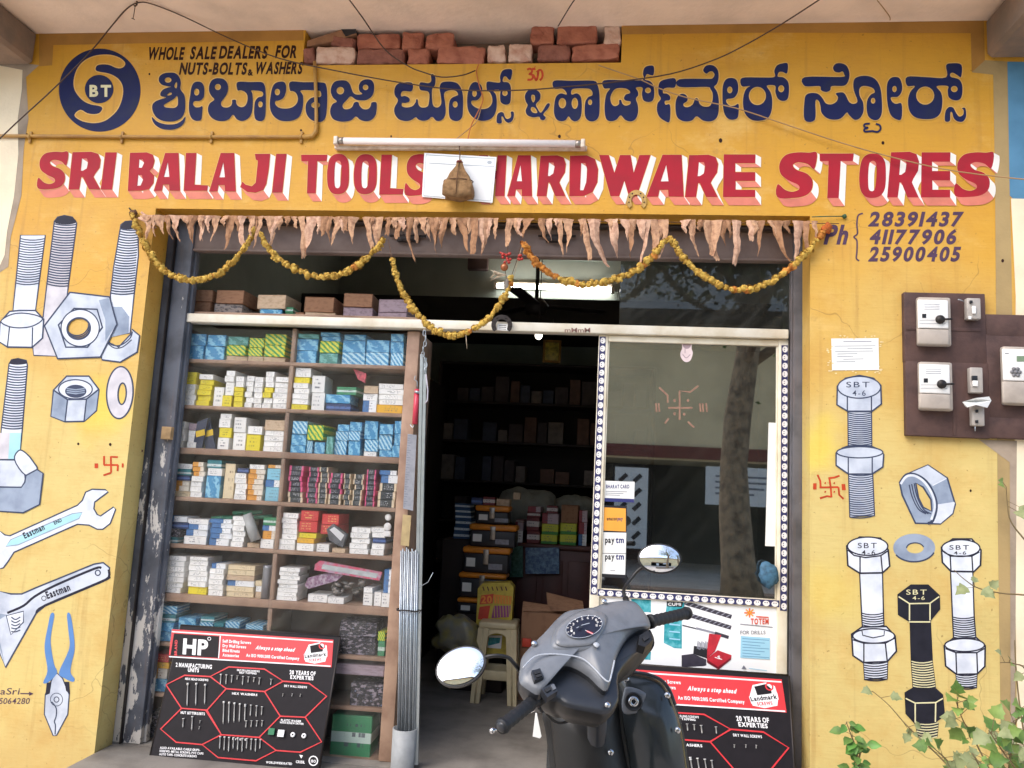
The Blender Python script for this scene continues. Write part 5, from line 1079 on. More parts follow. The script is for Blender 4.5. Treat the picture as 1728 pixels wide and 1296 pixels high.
def strip(a, b, vert):
    mb = MB(); (xa, za), (xb, zb_) = a, b; mb.box((xa, YG - .0025, za), (xb, YG - .0005, zb_), M_DOT)
    L = (zb_ - za) if vert else (xb - xa); n = round(L / .043); wd = (xb - xa) if vert else (zb_ - za)
    for i in range(n):
        c = (i + .5) * L / n
        cx, cz = ((xa + xb) / 2, za + c) if vert else (xa + c, (za + zb_) / 2)
        r = .0165; pts = []
        for k in range(14):
            a_ = 2 * math.pi * k / 14; u, v = r * math.cos(a_), r * math.sin(a_)
            if vert: pts.append((cx + u * .82 + .002, YG - .0032, cz + v))
            else: pts.append((cx + u, YG - .0032, cz + v * .82 - .002))
        mb.add(pts, [tuple(range(14))], M_DOTW)
        for s_ in (-1, 1):
            q = [(cx + (-.002), YG - .0038, cz + s_ * .0055)] if vert else [(cx + s_ * .0055, YG - .0038, cz + .002)]
            c_ = q[0]; mb.add([(c_[0] + .0032 * math.cos(k * 1.0472), c_[1], c_[2] + .0026 * math.sin(k * 1.0472)) for k in range(6)], [tuple(range(6))], M_DOT)
    obj('patterned_strip', mb, t, recalc=False)
strip((px0 + .004, zr0 + .01), (px0 + .036, bz0 - .012), True); strip((px1 - .036, zr0 - .01), (px1 - .004, bz0 - .03), True); strip((px0 + .04, zr0 + .006), (px1 - .04, zr0 + .038), False)
gl = lambda x, y, k: at(x, y, YG + .0198 - k)
def sticker(name, lab, cat, base, m, fn=None, y0=.0012, th=.0008):
    P = Painter(gl, y0); P.poly(base, m, sm=False)
    if fn: fn(P)
    return tag(obj(name, P.mb, None, recalc=False), lab, cat)
M_PALEP = mat('pale_paper', (230, 230, 226), .6, .04); M_INDI = mat('indigo_print', (44, 48, 110), .5); M_ORG = mat('orange_print', (238, 164, 62), .5, .06); M_GREYI = mat('grey_print', (120, 122, 134), .6); M_BLK = mat('black_print', (26, 26, 32), .5, .05); M_SKY = mat('sky_print', (60, 170, 214), .5)
sticker('window_card', 'white card with an indigo foot, topmost on the left of glass panel', 'card', [(1017,811),(1071,813),(1070,848),(1016,846)], M_PALEP, lambda P: (P.poly([(1016,840),(1070,842),(1070,848),(1016,846)], M_INDI, sm=False), P.text('BHARAT CARD', 1023, 818, 1062, 824, M_INDI, 'b'), [P.line([(1022, 829 + k * 3), (1058 - k * 6, 830 + k * 3)], 1, M_GREYI) for k in range(3)]))
sticker('backing_sheet', 'black backing sheet behind the payment stickers on the glass panel', 'sheet', [(1013,852),(1058,854),(1057,976),(1010,973)], M_BLK, y0=.0006)
sticker('payment_sticker', 'orange payment sticker under the white card on glass', 'sticker', [(1017,856),(1056,858),(1056,897),(1016,895)], M_ORG, lambda P: (P.text('amazon', 1024, 872, 1041, 878, M_BLK, 'b'), P.text('pay', 1042, 872, 1051, 878, M_INDI, 'b')))
pt = lambda y: (lambda P: (P.text('pay', 1021, y - 1, 1037, y + 9, M_BLK, 'b', gap=.06), P.text('tm', 1039, y - 1, 1053, y + 9, M_INDI, 'b', gap=.06)))
sticker('payment_sticker', 'white payment sticker directly below the orange one', 'sticker', [(1015,898),(1057,899),(1056,934),(1015,933)], M_PALEP, pt(907))
sticker('payment_sticker', 'lowest white payment sticker on the glass panel', 'sticker', [(1014.5,934),(1056,935),(1055,970),(1014,968)], M_PALEP, lambda P: (pt(935)(P), P.line([(1030, 963), (1038, 963)], 1, M_GREYI)))
def face(P):
    P.poly(ell(1159, 581, 7, 8, n=12), mat('rose_grey', (170, 146, 152), .6), sm=False)
    P.line(smooth_pts([(1152,598),(1158,604),(1165,598)], False), 1.4, mat('rose_grey', (170, 146, 152))); P.line([(1156,585),(1156,596)], 1.2, mat('rose_grey', (170, 146, 152)))
P = Painter(gl, .0012); P.poly([(1151,578),(1159,572),(1167,579),(1167,588),(1169,596),(1165,608),(1157,611),(1150,605),(1148,596),(1151,588)], mat('pale_rose', (226, 206, 206), .6)); face(P)
tag(obj('glass_sticker', P.mb, None, recalc=False), 'small pale rose mask shaped sticker high on the glass panel', 'sticker')
M_TAN = mat('sandal_paste', (150, 116, 96), .8, .2, 60)
P = Painter(gl, .0012)
c1 = crop(960, 540, 2.591)
for L in ([(395,295),(432,330),(432,362)],[(434,384),(484,384),(540,384)],[(484,437),(484,310),(530,315),(566,288)],[(436,430),(420,452)],[(520,445),(548,470)]): P.line(c1(L), 3.2, M_TAN)
for x, y in ((462,352),(520,352),(462,410),(504,412)): P.poly(c1(ell(x, y, 6, 7, n=8)), M_TAN, sm=False)
for x in (380, 392, 572, 584, 600): P.line(c1([(x, 364), (x + 4, 402)]), 3, M_TAN)
tag(obj('swastika_sticker', P.mb, None, recalc=False), 'tan swastika drawn with dots on the glass panel', 'sign')
P = Painter(gl, .001); P.poly(c1([(873,448),(908,450),(908,990),(858,988)]), M_PALEP, sm=False); tag(obj('paper_sheet', P.mb, None, recalc=False), 'tall white paper inside the right edge of glass panel', 'paper')
mb = MB(); c = at(*c1([(872, 1118)])[0], YG - .02); rd = random.Random(4)
mb.blob(c, (.045, .02, .06), mat('blue_net', (60, 104, 132), .6, .3, 60, bump=.006, bscale=90), 14, 10, jit=.4); tag(obj('net_bundle', mb), 'blue mesh bundle stuck at the lower right corner of glass panel', 'bundle')
# ---- poster on the lower panel
pp = lambda x, y, k: at(x, y, YG + .0155 - k)
c3 = crop(1060, 980, 4.1)
P = Painter(pp, .001); M_TEAL = mat('teal_print', (22, 140, 150), .45, .2, 40, c2=(110, 190, 200)); M_REDP = mat('red_print', (196, 40, 56), .45, .15, 30); M_CHAR = mat('charcoal_print', (58, 54, 66), .45, .15, 40); M_STL = mat('silver_print', (150, 152, 164), .4, .2, 60); M_POST = mat('poster_white', (240, 240, 240), .3, .02); M_LBL = mat('pale_blue_print', (158, 206, 228), .45, .05)
P.poly(c3([(-160,100),(1040,176),(1036,650),(-160,566)]), M_POST, sm=False)
P.poly(c3([(20,116),(158,120),(158,220),(30,210)]), M_TEAL, sm=False); P.poly(c3([(-60,480),(158,492),(155,548),(-60,530)]), M_TEAL, sm=False)
P.poly(c3([(268,150),(395,150),(372,250),(372,470),(318,466),(246,430),(250,300)]), M_TEAL, sm=False); P.poly(c3([(266,142),(380,146),(372,182),(270,178)]), M_BLK, sm=False); P.text('CUMI', *c3([(276,152)])[0], *c3([(366,172)])[0], M_POST, 'b')
for y in (300, 350, 400): P.line(c3([(285, y), (360, y + 8)]), 2.2, M_LBL)
for (xa, ya, xb, yb) in ((390,152,715,250),(430,240,712,325)):
    P.line(c3([(xa, ya), (xb, yb)]), 7, M_CHAR)
    for k in range(9):
        u = k / 9; x, y = xa + (xb - xa) * u, ya + (yb - ya) * u; P.line(c3([(x, y + 12), (x + 30, y - 6)]), 1.6, M_STL)
P.line(c3([(375,308),(610,366)]), 2, M_CHAR); P.line(c3([(470,328),(600,362)]), 3.4, M_STL); P.line(c3([(600,362),(695,392)]), 5.5, M_CHAR)
P.poly(c3([(370,515),(450,505),(540,545),(540,585),(520,590),(370,598)]), M_CHAR, sm=False); P.poly(c3([(455,450),(560,470),(550,540),(450,506)]), M_BLK, sm=False)
for k in range(9): P.line(c3([(478 + k * 9, 470 + (k % 3) * 4), (484 + k * 9, 415 + (k * 7) % 20)]), 1.3, M_STL)
P.poly(c3([(560,366),(645,376),(600,490),(545,540),(548,460)]), M_REDP, sm=False)
P.poly(c3([(545,540),(620,480),(715,515),(712,545),(625,615),(545,565)]), M_REDP, sm=False); P.poly(c3([(545,545),(622,596),(712,530),(712,546),(625,614),(545,566)]), mat('dark_red_print', (120, 26, 38), .45), sm=False); P.text('S', *c3([(618,520)])[0], *c3([(636,540)])[0], M_POST, 'b'); P.line(c3([(600,530),(650,545)]), 1.2, M_POST)
for a in range(0, 360, 45): P.line([c3([(840,222)])[0], (c3([(840,222)])[0][0] + 9 * math.cos(math.radians(a)), c3([(840,222)])[0][1] + 8 * math.sin(math.radians(a)))], 2.2, M_ORG if a % 90 else mat('poster_orange', (232, 110, 40), .5))
P.text('TOTEM', *c3([(848,262)])[0], *c3([(972,300)])[0], mat('poster_orange_red', (222, 84, 60), .5), 'b', gap=.14); P.line(c3([(885,248),(972,254)]), 2, mat('poster_orange_red', (222, 84, 60)))
P.line(c3([(775,300),(1000,322)]), 1.4, M_GREYI); P.text('FOR DRILLS', *c3([(776,345)])[0], *c3([(950,370)])[0], M_GREYI, 'r')
P.poly(c3([(780,382),(982,396),(980,545),(776,532)]), M_LBL, sm=False)
for k in range(7): P.line(c3([(790, 400 + k * 20), (975 - (k % 3) * 30, 412 + k * 20)]), 1, mat('blue_ink', (90, 140, 180), .5))
P.poly(c3([(800,585),(820,612),(784,610)]), M_GREYI, sm=False); P.line(c3([(835,606),(960,622)]), 1, M_LBL)
tag(obj('drill_poster', P.mb, None, recalc=False), 'white advertising poster of drill bits on the lower panel', 'poster')

# ------------------------------------------------------------------ screw display boards
c4 = crop(200, 960, 3.323)
M_BRD = mat('board_black', (30, 26, 30), .5, .12, 30, spec=.2); M_BRED = mat('board_red', (212, 52, 58), .35, .06); M_BWH = mat('board_white', (232, 230, 230), .4, .04); M_SCR = mat('screw_steel', (212, 210, 206), .35, .1, metal=.15); M_BPINK = mat('board_pink_line', (240, 170, 176), .4); M_GRN = mat('green_washer', (46, 120, 82), .5)
tl, tr, bl, br = at(297, 1053, .2), at(565, 1076, .2), at(262, 1278, .02), at(547, 1300, .02)
U = ((tr - tl) + (br - bl)).normalized(); V = ((tl - bl) + (tr - br)); V = (V - U * V.dot(U)).normalized(); N_ = U.cross(V) * 1.0
BC = (tl + tr + bl + br) / 4; BW = ((tr - tl).length + (br - bl).length) / 4; BH = ((tl - bl).length + (tr - br).length) / 4
if N_.y > 0: N_ = -N_
def onb(x, y, k): return onplane(x, y, BC, N_) + N_ * k
t = thing('display_board', 'black and red screw display board leaning on the display cabinet', 'display board', BC - V * BH, 'screw display boards')
def bq(u, v, d=0): return BC + U * u * BW + V * v * BH + N_ * d
mb = MB(); mb.prism([bq(-1, -1), bq(1, -1), bq(1, 1), bq(-1, 1)], -N_ * .012, M_BRD)
for a, b in (((-1, -1), (1, -1)), ((1, -1), (1, 1)), ((1, 1), (-1, 1)), ((-1, 1), (-1, -1))): mb.tube([bq(*a, -.004), bq(*b, -.004)], .006, M_IRON, 6)
obj('panel', mb, t)
P = Painter(onb, .002, .00005)
P.poly(c4([(300,338),(1206,398),(1195,552),(283,484)]), M_BRED, sm=False)
for a, b in (((300,352),(1202,410)),((284,492),(1190,546))): P.line(c4([a, b]), 2, M_BWH); 
P.poly(c4([(312,362),(566,378),(560,500),(292,484)]), M_BRD, sm=False); P.line(c4([(572,375),(562,502)]), 1.6, M_BWH)
def T_(s, a, b, m=M_BWH, wt='b', shear=.0, rot=3.6): (x0, y0), (x1, y1) = c4([a, b]); P.text(s, x0, y0, x1, y1, m, wt, shear, rot)
T_('HP', (360,392), (500,474)); T_('BRAND', (328,472), (415,486), M_BRED, rot=-88); P.line(c4(ell(510,392,9,9,n=8)), 1, M_BWH, closed=True)
for i, s in enumerate(('Self Drilling Screws', 'Dry Wall Screws', 'Blind Rivets', 'Accessories')): T_(s, (584, 396 + i * 26), (584 + (160, 132, 96, 92)[i], 412 + i * 26))
T_('Always a step ahead', (768,430), (985,450), shear=.35); T_('An ISO 9001:2015 Certified Company', (716,476), (1015,492))
P.poly(c4([(1068,425),(1130,412),(1168,430),(1172,480),(1160,520),(1100,532),(1048,520),(1042,480)]), M_BWH, sm=False); P.poly(c4([(1074,432),(1128,420),(1148,440),(1146,470),(1080,478)]), M_BRD, sm=False); P.poly(c4([(1040,478),(1172,460),(1172,492),(1044,512)]), M_BWH, sm=False); T_('Landmark', (1046,480), (1168,500), M_BRD, rot=-6); T_('SCREWS', (1070,505), (1140,520), M_BRED, rot=-4); P.line(c4(ell(1142,432,16,16,n=10)), 2, M_BRED, closed=True)
T_('2 MANUFACTURING', (322,526), (525,548)); T_('UNITS', (390,556), (452,576)); T_('20 YEARS OF', (960,568), (1106,590)); T_('EXPERTIES', (964,596), (1094,616))
HEX = [[(515,604),(620,550),(820,562),(925,630),(820,688),(605,672)],[(268,650),(372,597),(515,604),(605,672),(498,792),(355,782)],[(238,898),(355,782),(490,792),(578,930),(470,985),(325,972)],[(498,792),(605,672),(820,688),(908,826),(790,945),(578,930)],[(820,688),(925,630),(1070,642),(1168,714),(1048,832),(908,826)],[(790,945),(908,826),(1048,832),(1140,970),(1020,1028),(885,1018)],[(470,985),(578,930),(790,945),(885,1018),(772,1076),(560,1058)]]
for h in HEX: P.line(c4(h), 2.3, M_BRED, closed=True)
for s, a, b in (('SELF DRILLING SCREWS',(665,562),(792,572)),('SELF TAPPING',(678,576),(775,586)),('HEX HEAD SCREWS',(375,610),(505,622)),('HEX WASHERS',(638,692),(780,704)),('DRY WALL SCREWS',(930,650),(1058,662)),('NUT SETTERS/BITS',(350,798),(486,812)),('PLASTIC WASHER',(912,842),(1026,854)),('WITH SCREW DRIVER',(905,856),(1040,866)),('RIVETS',(640,948),(718,958)),
  ('ALSO AVAILABLE: CABLE GRIPS,',(234,996),(460,1008)),('SCREWS, METAL SCREWS, PVC CAPS',(232,1014),(478,1026)),('AUTO TAPE, CONCRETE SCREWS',(230,1032),(440,1044)),('WORLDWIDE RATED',(828,1078),(975,1090))): T_(s, a, b)
P.poly(c4([(1015,1042),(1036,1046),(1026,1064)]), M_BWH, sm=False); T_('CRISIL', (996,1074), (1046,1088)); P.line(c4(ell(1094,1076,24,26,n=12)), 2, M_BWH, closed=True); T_('ISO', (1080,1070), (1108,1084))
obj('printing', P.mb, t, recalc=False)
mb = MB()
def screw(x, y0, y1, r=.0028):
    a, b = onb(*c4([(x, y0)])[0], .007), onb(*c4([(x - 4, y1)])[0], .007); mb.tube([a, a + (b - a) * .08, a + (b - a) * .1, b + (a - b) * .12, b], [r * 2.1, r * 2.1, r, r, r * .3], M_SCR, 6)
for x, y0, y1 in [(392,640,770),(440,640,766),(490,646,760)] + [(578 + i * 31, 590 + i * 3, (650, 648, 640, 622, 652, 638, 636, 650)[i]) for i in range(8)] + [(860,618,652)] + [(594 + i * 30, 742 + i * 4, 870 - i * 4) for i in range(5)] + [(714,768,830),(746,762,826),(778,766,830),(808,772,820)] + [(720 + i * 30, 850, 890 - i * 2) for i in range(4)] + [(574 + i * 25, 938 + i * 2, 1010 + (i % 3) * 8) for i in range(10)] + [(418,826,905),(368,838,890)]: screw(x, y0, y1)
for x, y in ((930,706),(982,706),(1028,708),(466,856),(462,890)): screw(x - 4, y - 6, y + 10, .002)
obj('screw_samples', mb, t)
mb = MB()
for x, y, m, w_ in ((862,912,M_GRN,.03),(915,922,M_BWH,.032)):
    c = onb(*c4([(x, y)])[0], .006); mb.prism([c + U * a * w_ / 2 + V * b * w_ / 2 for a, b in ((-1, -1), (1, -1), (1, 1), (-1, 1))], N_ * .008, m)
for x, y in ((980,930),(1042,936)):
    c = onb(*c4([(x, y)])[0], .006); R = Matrix.Translation(c) @ N_.to_track_quat('Z', 'Y').to_matrix().to_4x4(); mb.lathe([(.004, .002), (.012, 0), (.012, .003), (.004, .004), (.004, .002)], M_BWH, R, 14)
obj('washer_samples', mb, t)
# the second board, a copy leaning on the glazed panel
b2 = t.copy(); COL.objects.link(b2); kids = list(t.children)
for ch in kids:
    c = ch.copy(); COL.objects.link(c); c.parent = b2
s2 = 1.09; tr2 = at(1331, 1140, .12); b2.location = (0, 0, 0); b2.scale = (s2,) * 3
loc_tr = (bq(1, 1) - (BC - V * BH)) * s2; b2.location = tr2 - loc_tr
b2['label'] = 'black and red screw display board leaning on the glazed panel behind the scooter'

# ------------------------------------------------------------------ rods, channels, hanging things at the right post of the cabinet
M_ROD = mat('galvanised_rod', (176, 184, 190), .3, .12, 30, metal=.6); M_ALU = mat('aluminium_channel', (178, 186, 188), .3, .08, 20, metal=.7)
YR = .13
xs = [677 + i * 3.1 for i in range(10)]
for i, x in enumerate(xs):
    y_ = YR + .014 * (i % 2) + .004 * (i % 3); top = at(x, (929, 926, 930, 924, 927, 931, 926, 930, 928, 933)[i], y_); bot = at(x - 6.5, 1285, y_ + .0); bot.z = max(.02, bot.z)
    mb = MB(); mb.tube([bot, top], .0046, M_ROD, 8); tag(obj('steel_rod', mb), f"thin steel rod, {ORD[i] if i else 'first'} from left in the bundle by the cabinet post", 'rod', 'bundle of steel rods')
for i, (x, x2) in enumerate(((712, 698), (718, 703))):
    a, b = at(x, 598 + i * 6, YR + .03), at(x2, 1290, YR + .03); b.z = max(.01, b.z); mb = MB()
    d = Vector((.0075, 0, 0)); mb.prism([b + Vector((-.008, -.008, 0)), b + Vector((.008, -.008, 0)), b + Vector((.008, .01, 0)), b + Vector((.005, .01, 0)), b + Vector((.005, -.005, 0)), b + Vector((-.005, -.005, 0)), b + Vector((-.005, .01, 0)), b + Vector((-.008, .01, 0))], a - b, M_ALU)
    tag(obj('aluminium_channel', mb), ('tall aluminium channel next to the cabinet post', 'tall aluminium channel at the doorway edge')[i], 'channel')
mb = MB(); a, b = at(668, 1029, YR - .012), at(704, 1032, YR - .012); c = (a + b) / 2; rr = (b.x - a.x) / 2
mb.tube([Vector((c.x + rr * math.cos(q), YR + .012 + .03 * math.sin(q), c.z + .002 * math.sin(3 * q))) for q in [i * math.pi / 10 for i in range(21)]], .004, M_IRON, 6); mb.tube([b, b + Vector((.03, -.03, .015)), b + Vector((.02, -.05, .0))], .0025, M_IRON, 5); mb.tube([b + Vector((0, 0, .12)), b + Vector((.05, -.02, .15)), b + Vector((.075, -.03, .2))], .0018, M_ROD, 5)
tag(obj('binding_wire', mb), 'twisted dark wire tying the bundle of steel rods', 'wire')
p0, p1 = at(683, 1229, YR + .01), at(683, 1296, YR + .01); rr = (at(703, 1229, YR).x - at(663, 1229, YR).x) / 2
mb = MB(); R = Matrix.Translation((p0.x, YR + .012, 0.001)); mb.lathe([(rr * .97, 0), (rr, p0.z), (rr * .93, p0.z), (rr * .9, .01), (0, .01)], mat('grey_plastic_pipe', (150, 152, 152), .5, .15, 12), R, 28); tag(obj('pipe_stand', mb), 'short grey plastic pipe holding the steel rods', 'pipe')
M_PINKP = mat('red_pen', (206, 62, 84), .3, .1)
t = thing('spring_scale', 'red tubular spring scale hanging on the cabinet post', 'scale', at(702, 690, .17))
mb = MB(); mb.tube([at(704, 657, .17), at(700, 716, .17)], .0145, M_PINKP, 12); obj('tube_body', mb, t)
mb = MB(); mb.tube([at(704, 657, .17), at(704, 644, .17), at(699, 640, .17), at(701, 634, .17)], .003, M_ROD, 6); mb.tube([at(700, 716, .17), at(696, 722, .17), at(692, 716, .17)], .003, M_ROD, 6); mb.tube([at(705, 660, .165), at(704, 664, .165)], .016, M_ROD, 12); obj('hook', mb, t)
P = Painter(lambda x, y, k: at(x, y, .19 - k), .001); P.poly([(688,732),(703,734),(697,862),(680,858)], mat('grey_scale_strip', (146, 148, 156), .35, .12, 40), sm=False)
for k in range(30): P.line([(688.4 - k * .26, 735 + k * 4.1), (695 - k * .26 - (k % 3) * 2, 735.5 + k * 4.1)], 1, M_GREYI)
tag(obj('scale_strip', P.mb, None, recalc=False), 'translucent grey ruled strip fixed to the cabinet post', 'strip')
P = Painter(lambda x, y, k: at(x, y, .19 - k), .0012); P.poly([(680,868),(694,870),(690,922),(676,920)], mat('tan_strip', (176, 154, 110), .6, .15, 20), sm=False); tag(obj('tan_strip', P.mb, None, recalc=False), 'tan wooden batten strip below the grey ruled strip', 'strip')
mb = MB(); rd = random.Random(9)
for i in range(8):
    c = at(716 + math.sin(i * 1.3) * 2.5, 562 + i * 9, .12); R = Matrix.Rotation(i * 1.57, 3, 'Z')
    mb.tube([c + R @ Vector((.007 * math.cos(a), 0, .016 * math.sin(a))) for a in [k * math.pi / 6 for k in range(12)]], .0028, M_ROD, 5, closed=True)
mb.tube([at(719, 632, .12), at(722, 660, .12), at(721, 676, .12), at(717, 681, .12)], .004, mat('pale_strap', (190, 186, 196), .6), 6)
tag(obj('hanging_chain', mb), 'short steel chain hanging at the left edge of the doorway', 'chain')
mb = MB(); mb.tube([at(786, 562, .13), at(788, 588, .13)], .002, M_FEA, 5); tag(obj('loose_thread', mb), 'pale thread dangling from the longest garland', 'thread')

# ------------------------------------------------------------------ meter boards
M_MBRD = mat('meter_board', (84, 60, 54), .75, .2, 9, bump=.004, c2=(52, 34, 32)); M_MBODY = mat('meter_plastic', (232, 230, 226), .3, .04); M_MBASE = mat('aged_meter_cover', (176, 164, 152), .5, .12, 14); M_MGREY = mat('breaker_grey', (172, 164, 156), .5, .1, 20)
cm = crop(1328, 320, 2.945)
def mbox(mb, x0, y0, x1, y1, f, d, m, bev=.004):
    p, q = at(x0, y1, -f), at(x1, y0, -f); mb.bbox((p.x, -f - d, p.z), (q.x, -f, q.z), m, bev); return mb
def cbox(mb, x0, y0, x1, y1, f, d, m, bev=.004):
    (a, b), (c, e) = cm([(x0, y0), (x1, y1)]); return mbox(mb, a, b, c, e, f, d, m, bev)
FB = .036
t = thing('meter_board', 'dark wooden meter board with two white electricity meters', 'meter board', at(1590, 620, 0), 'wooden meter boards')
mb = MB(); cbox(mb, 572, 526, 968, 862, 0.001, FB - .001, M_MBRD, .005); cbox(mb, 580, 866, 984, 1224, .001, FB - .001, M_MBRD, .005); obj('board', mb, t)
mb = MB(); cbox(mb, 590, 690, 962, 697, FB, .003, M_MBRD, .001); cbox(mb, 826, 870, 834, 1220, FB, .003, M_MBRD, .001); obj('batten', mb, t)
def meter(x0, y0, x1, y1, yb, lab, big=False):
    t_ = thing('electricity_meter', lab, 'meter', at(*cm([((x0 + x1) / 2, yb)])[0], -FB), 'electricity meters')
    mb = MB(); cbox(mb, x0 - 8, y0 - 8, x1 + 4, yb, FB + .001, .035, M_MBASE, .01); obj('case', mb, t_)
    mb = MB(); cbox(mb, x0, y0, x1, y1, FB + .037, .012, M_MBODY, .005); obj('face_plate', mb, t_)
    mb = MB(); cbox(mb, x0 - 5, y1 + 8, x1 + 3, yb - 8, FB + .037, .018, M_MBASE, .012); obj('terminal_cover', mb, t_)
    pf = lambda x, y, k: at(*cm([(x, y)])[0], -FB - .0495 - k)
    P = Painter(pf, .001); w_ = x1 - x0; h_ = y1 - y0
    if not big:
        P.poly([(x0 + .16 * w_, y0 + .47 * h_), (x0 + .3 * w_, y0 + .47 * h_), (x0 + .3 * w_, y0 + .62 * h_), (x0 + .16 * w_, y0 + .62 * h_)], M_BLK, sm=False)
        for k in range(3): P.line([(x0 + .22 * w_, y0 + (.14 + .08 * k) * h_), (x0 + .75 * w_, y0 + (.14 + .08 * k) * h_)], 2, M_GREYI)
        for v in (.7, .82): P.line([(x0 + .05 * w_, y0 + v * h_), (x0 + .95 * w_, y0 + v * h_)], 1.5, M_GREYI)
    else:
        P.poly([(x0 + .55 * w_, y0 + .2 * h_), (x0 + 1.4 * w_, y0 + .2 * h_), (x0 + 1.4 * w_, y0 + .38 * h_), (x0 + .55 * w_, y0 + .38 * h_)], mat('lcd_green', (120, 140, 112), .3), sm=False)
        P.line([(x0 + .1 * w_, y0 + .12 * h_), (x0 + .25 * w_, y0 + .12 * h_)], 3, M_BLK)
        for k in range(9): P.line([(x0 + (.3 + k * .17) * w_, y0 + 1.06 * h_), (x0 + (.3 + k * .17) * w_, y0 + 1.16 * h_)], 4, M_BLK)
    obj('face_print', P.mb, t_, recalc=False)
    mb = MB(); kx, ky = (x0 + .76 * w_, y0 + .68 * h_) if not big else (x0 + .52 * w_, y0 + .72 * h_)
    c = at(*cm([(kx, ky)])[0], -FB - .05); R = Matrix.Translation(c) @ Matrix.Rotation(math.pi / 2, 4, 'X')
    if not big: mb.lathe([(0, .014), (.018, .013), (.021, .006), (.021, -.004)], M_IRON, R, 16); mb.tube([c + Vector((.015, -.01, 0)), c + Vector((.05, -.01, .002))], .005, M_IRON, 6)
    else:
        for a in range(0, 360, 60): mb.lathe([(0, .004), (.008, .003), (.009, 0)], mat('grey_key', (120, 118, 120), .5), Matrix.Translation(c + Vector((.017 * math.cos(math.radians(a)), 0, .017 * math.sin(math.radians(a))))) @ Matrix.Rotation(math.pi / 2, 4, 'X'), 10)
        mb.lathe([(0, .005), (.009, .004), (.01, 0)], mat('grey_key', (120, 118, 120)), R, 10)
    obj('dial_knob' if not big else 'keypad', mb, t_)
meter(648, 552, 796, 690, 780, 'upper white electricity meter with black knob on the dark board')
meter(656, 872, 804, 1012, 1098, 'lower white electricity meter with black knob on the dark board')
t = thing('meter_board', 'wooden meter board cut off by the right edge with one wide meter', 'meter board', at(1710, 640, 0), 'wooden meter boards')
mb = MB(); cbox(mb, 974, 638, 1500, 735, .002, FB - .004, M_MBRD, .005); cbox(mb, 976, 738, 1500, 1150, .002, FB - .004, M_MBRD, .005); cbox(mb, 984, 1153, 1500, 1236, .002, FB - .002, M_MBRD, .005); obj('board', mb, t)
meter(1070, 796, 1200, 950, 1072, 'wide white meter with keypad on the board at the right edge', True)
def breaker(x0, y0, x1, y1, lab, parts):
    t_ = thing('switch', lab, 'switch', at(*cm([((x0 + x1) / 2, y1)])[0], -FB), 'fuse switches on the meter board')
    mb = MB(); cbox(mb, x0, y0, x1, y1, FB + .001, .035, M_MGREY, .005); obj('housing', mb, t_)
    mb = MB()
    for a, b, c, d, m in parts: cbox(mb, a, b, c, d, FB + .037, .008, m, .002)
    obj('toggle', mb, t_)
breaker(880, 548, 946, 650, 'upper grey switch with bare wires on the meter board', [(905,552,920,566,M_BLK),(918,580,936,618,M_MBODY),(900,630,914,646,M_MBODY)])
breaker(896, 890, 956, 1014, 'middle grey switch with a dark toggle on the meter board', [(916,926,944,950,M_BLK),(920,950,946,978,M_MBODY)])
breaker(906, 1080, 964, 1176, 'lowest grey switch under the torn paper cap', [(936,1094,948,1108,M_BLK),(934,1146,948,1160,M_BLK)])
mb = MB(); mb.tube([at(*cm([q])[0], -FB - .02) for q in ((880, 556), (862, 548), (850, 546))], .0025, M_ROD, 5); mb.tube([at(*cm([q])[0], -FB - .04) for q in ((935, 1176), (935, 1200))], .002, M_ROD, 5)
tag(obj('bare_wire', mb), 'bits of bare wire sticking out of the switches', 'wire')
mb = MB(); q = [at(*cm([p])[0], -FB - f) for p, f in (((872,1055),.05),((935,1036),.085),((1005,1028),.05),((1016,1048),.045),((996,1084),.06),((940,1070),.09),((896,1082),.06))]
mb.prism(q, (0, .003, 0), M_PALEP); q2 = [at(*cm([p])[0], -FB - f) for p, f in (((872,1055),.05),((896,1082),.06),((886,1078),.03))]; mb.prism(q2, (0, .003, 0), M_PALEP); tag(obj('torn_paper', mb), 'torn white paper folded over the lowest switch', 'paper')
P = Painter(WP, .0007); rd = random.Random(8)
for k in range(46):
    s_ = k % 4; u = rd.random()
    x, y = [(215 + u * 245, 735), (215 + u * 245, 900), (215, 735 + u * 165), (462, 735 + u * 165)][s_]; x += rd.uniform(-14, 16); y += rd.uniform(-12, 14)
    P.poly([cm([(x + rd.uniform(3, 9) * math.cos(a), y + rd.uniform(2, 5) * math.sin(a))])[0] for a in (0, 1.2, 2.4, 3.6, 5)], mat('paste_residue', (236, 214, 160), .8, .1), sm=False)
obj('paste_residue', P.mb, FRONT, recalc=False)
P = Painter(WP, .0025)
P.poly(cm([(220,740),(455,738),(458,896),(224,898)]), M_PALEP, sm=False)
P.line(cm([(280,756),(420,754)]), 1.2, M_GREYI)
for k, (a, b) in enumerate(((236,440),(300,425),(240,430),(250,350),(250,330),(280,380),(246,340))): P.line(cm([(a, 778 + k * 13), (b, 776 + k * 13)]), .9, M_GREYI)
tag(obj('paper_notice', P.mb, None, recalc=False), 'white printed paper notice pasted above the first painted bolt', 'notice')
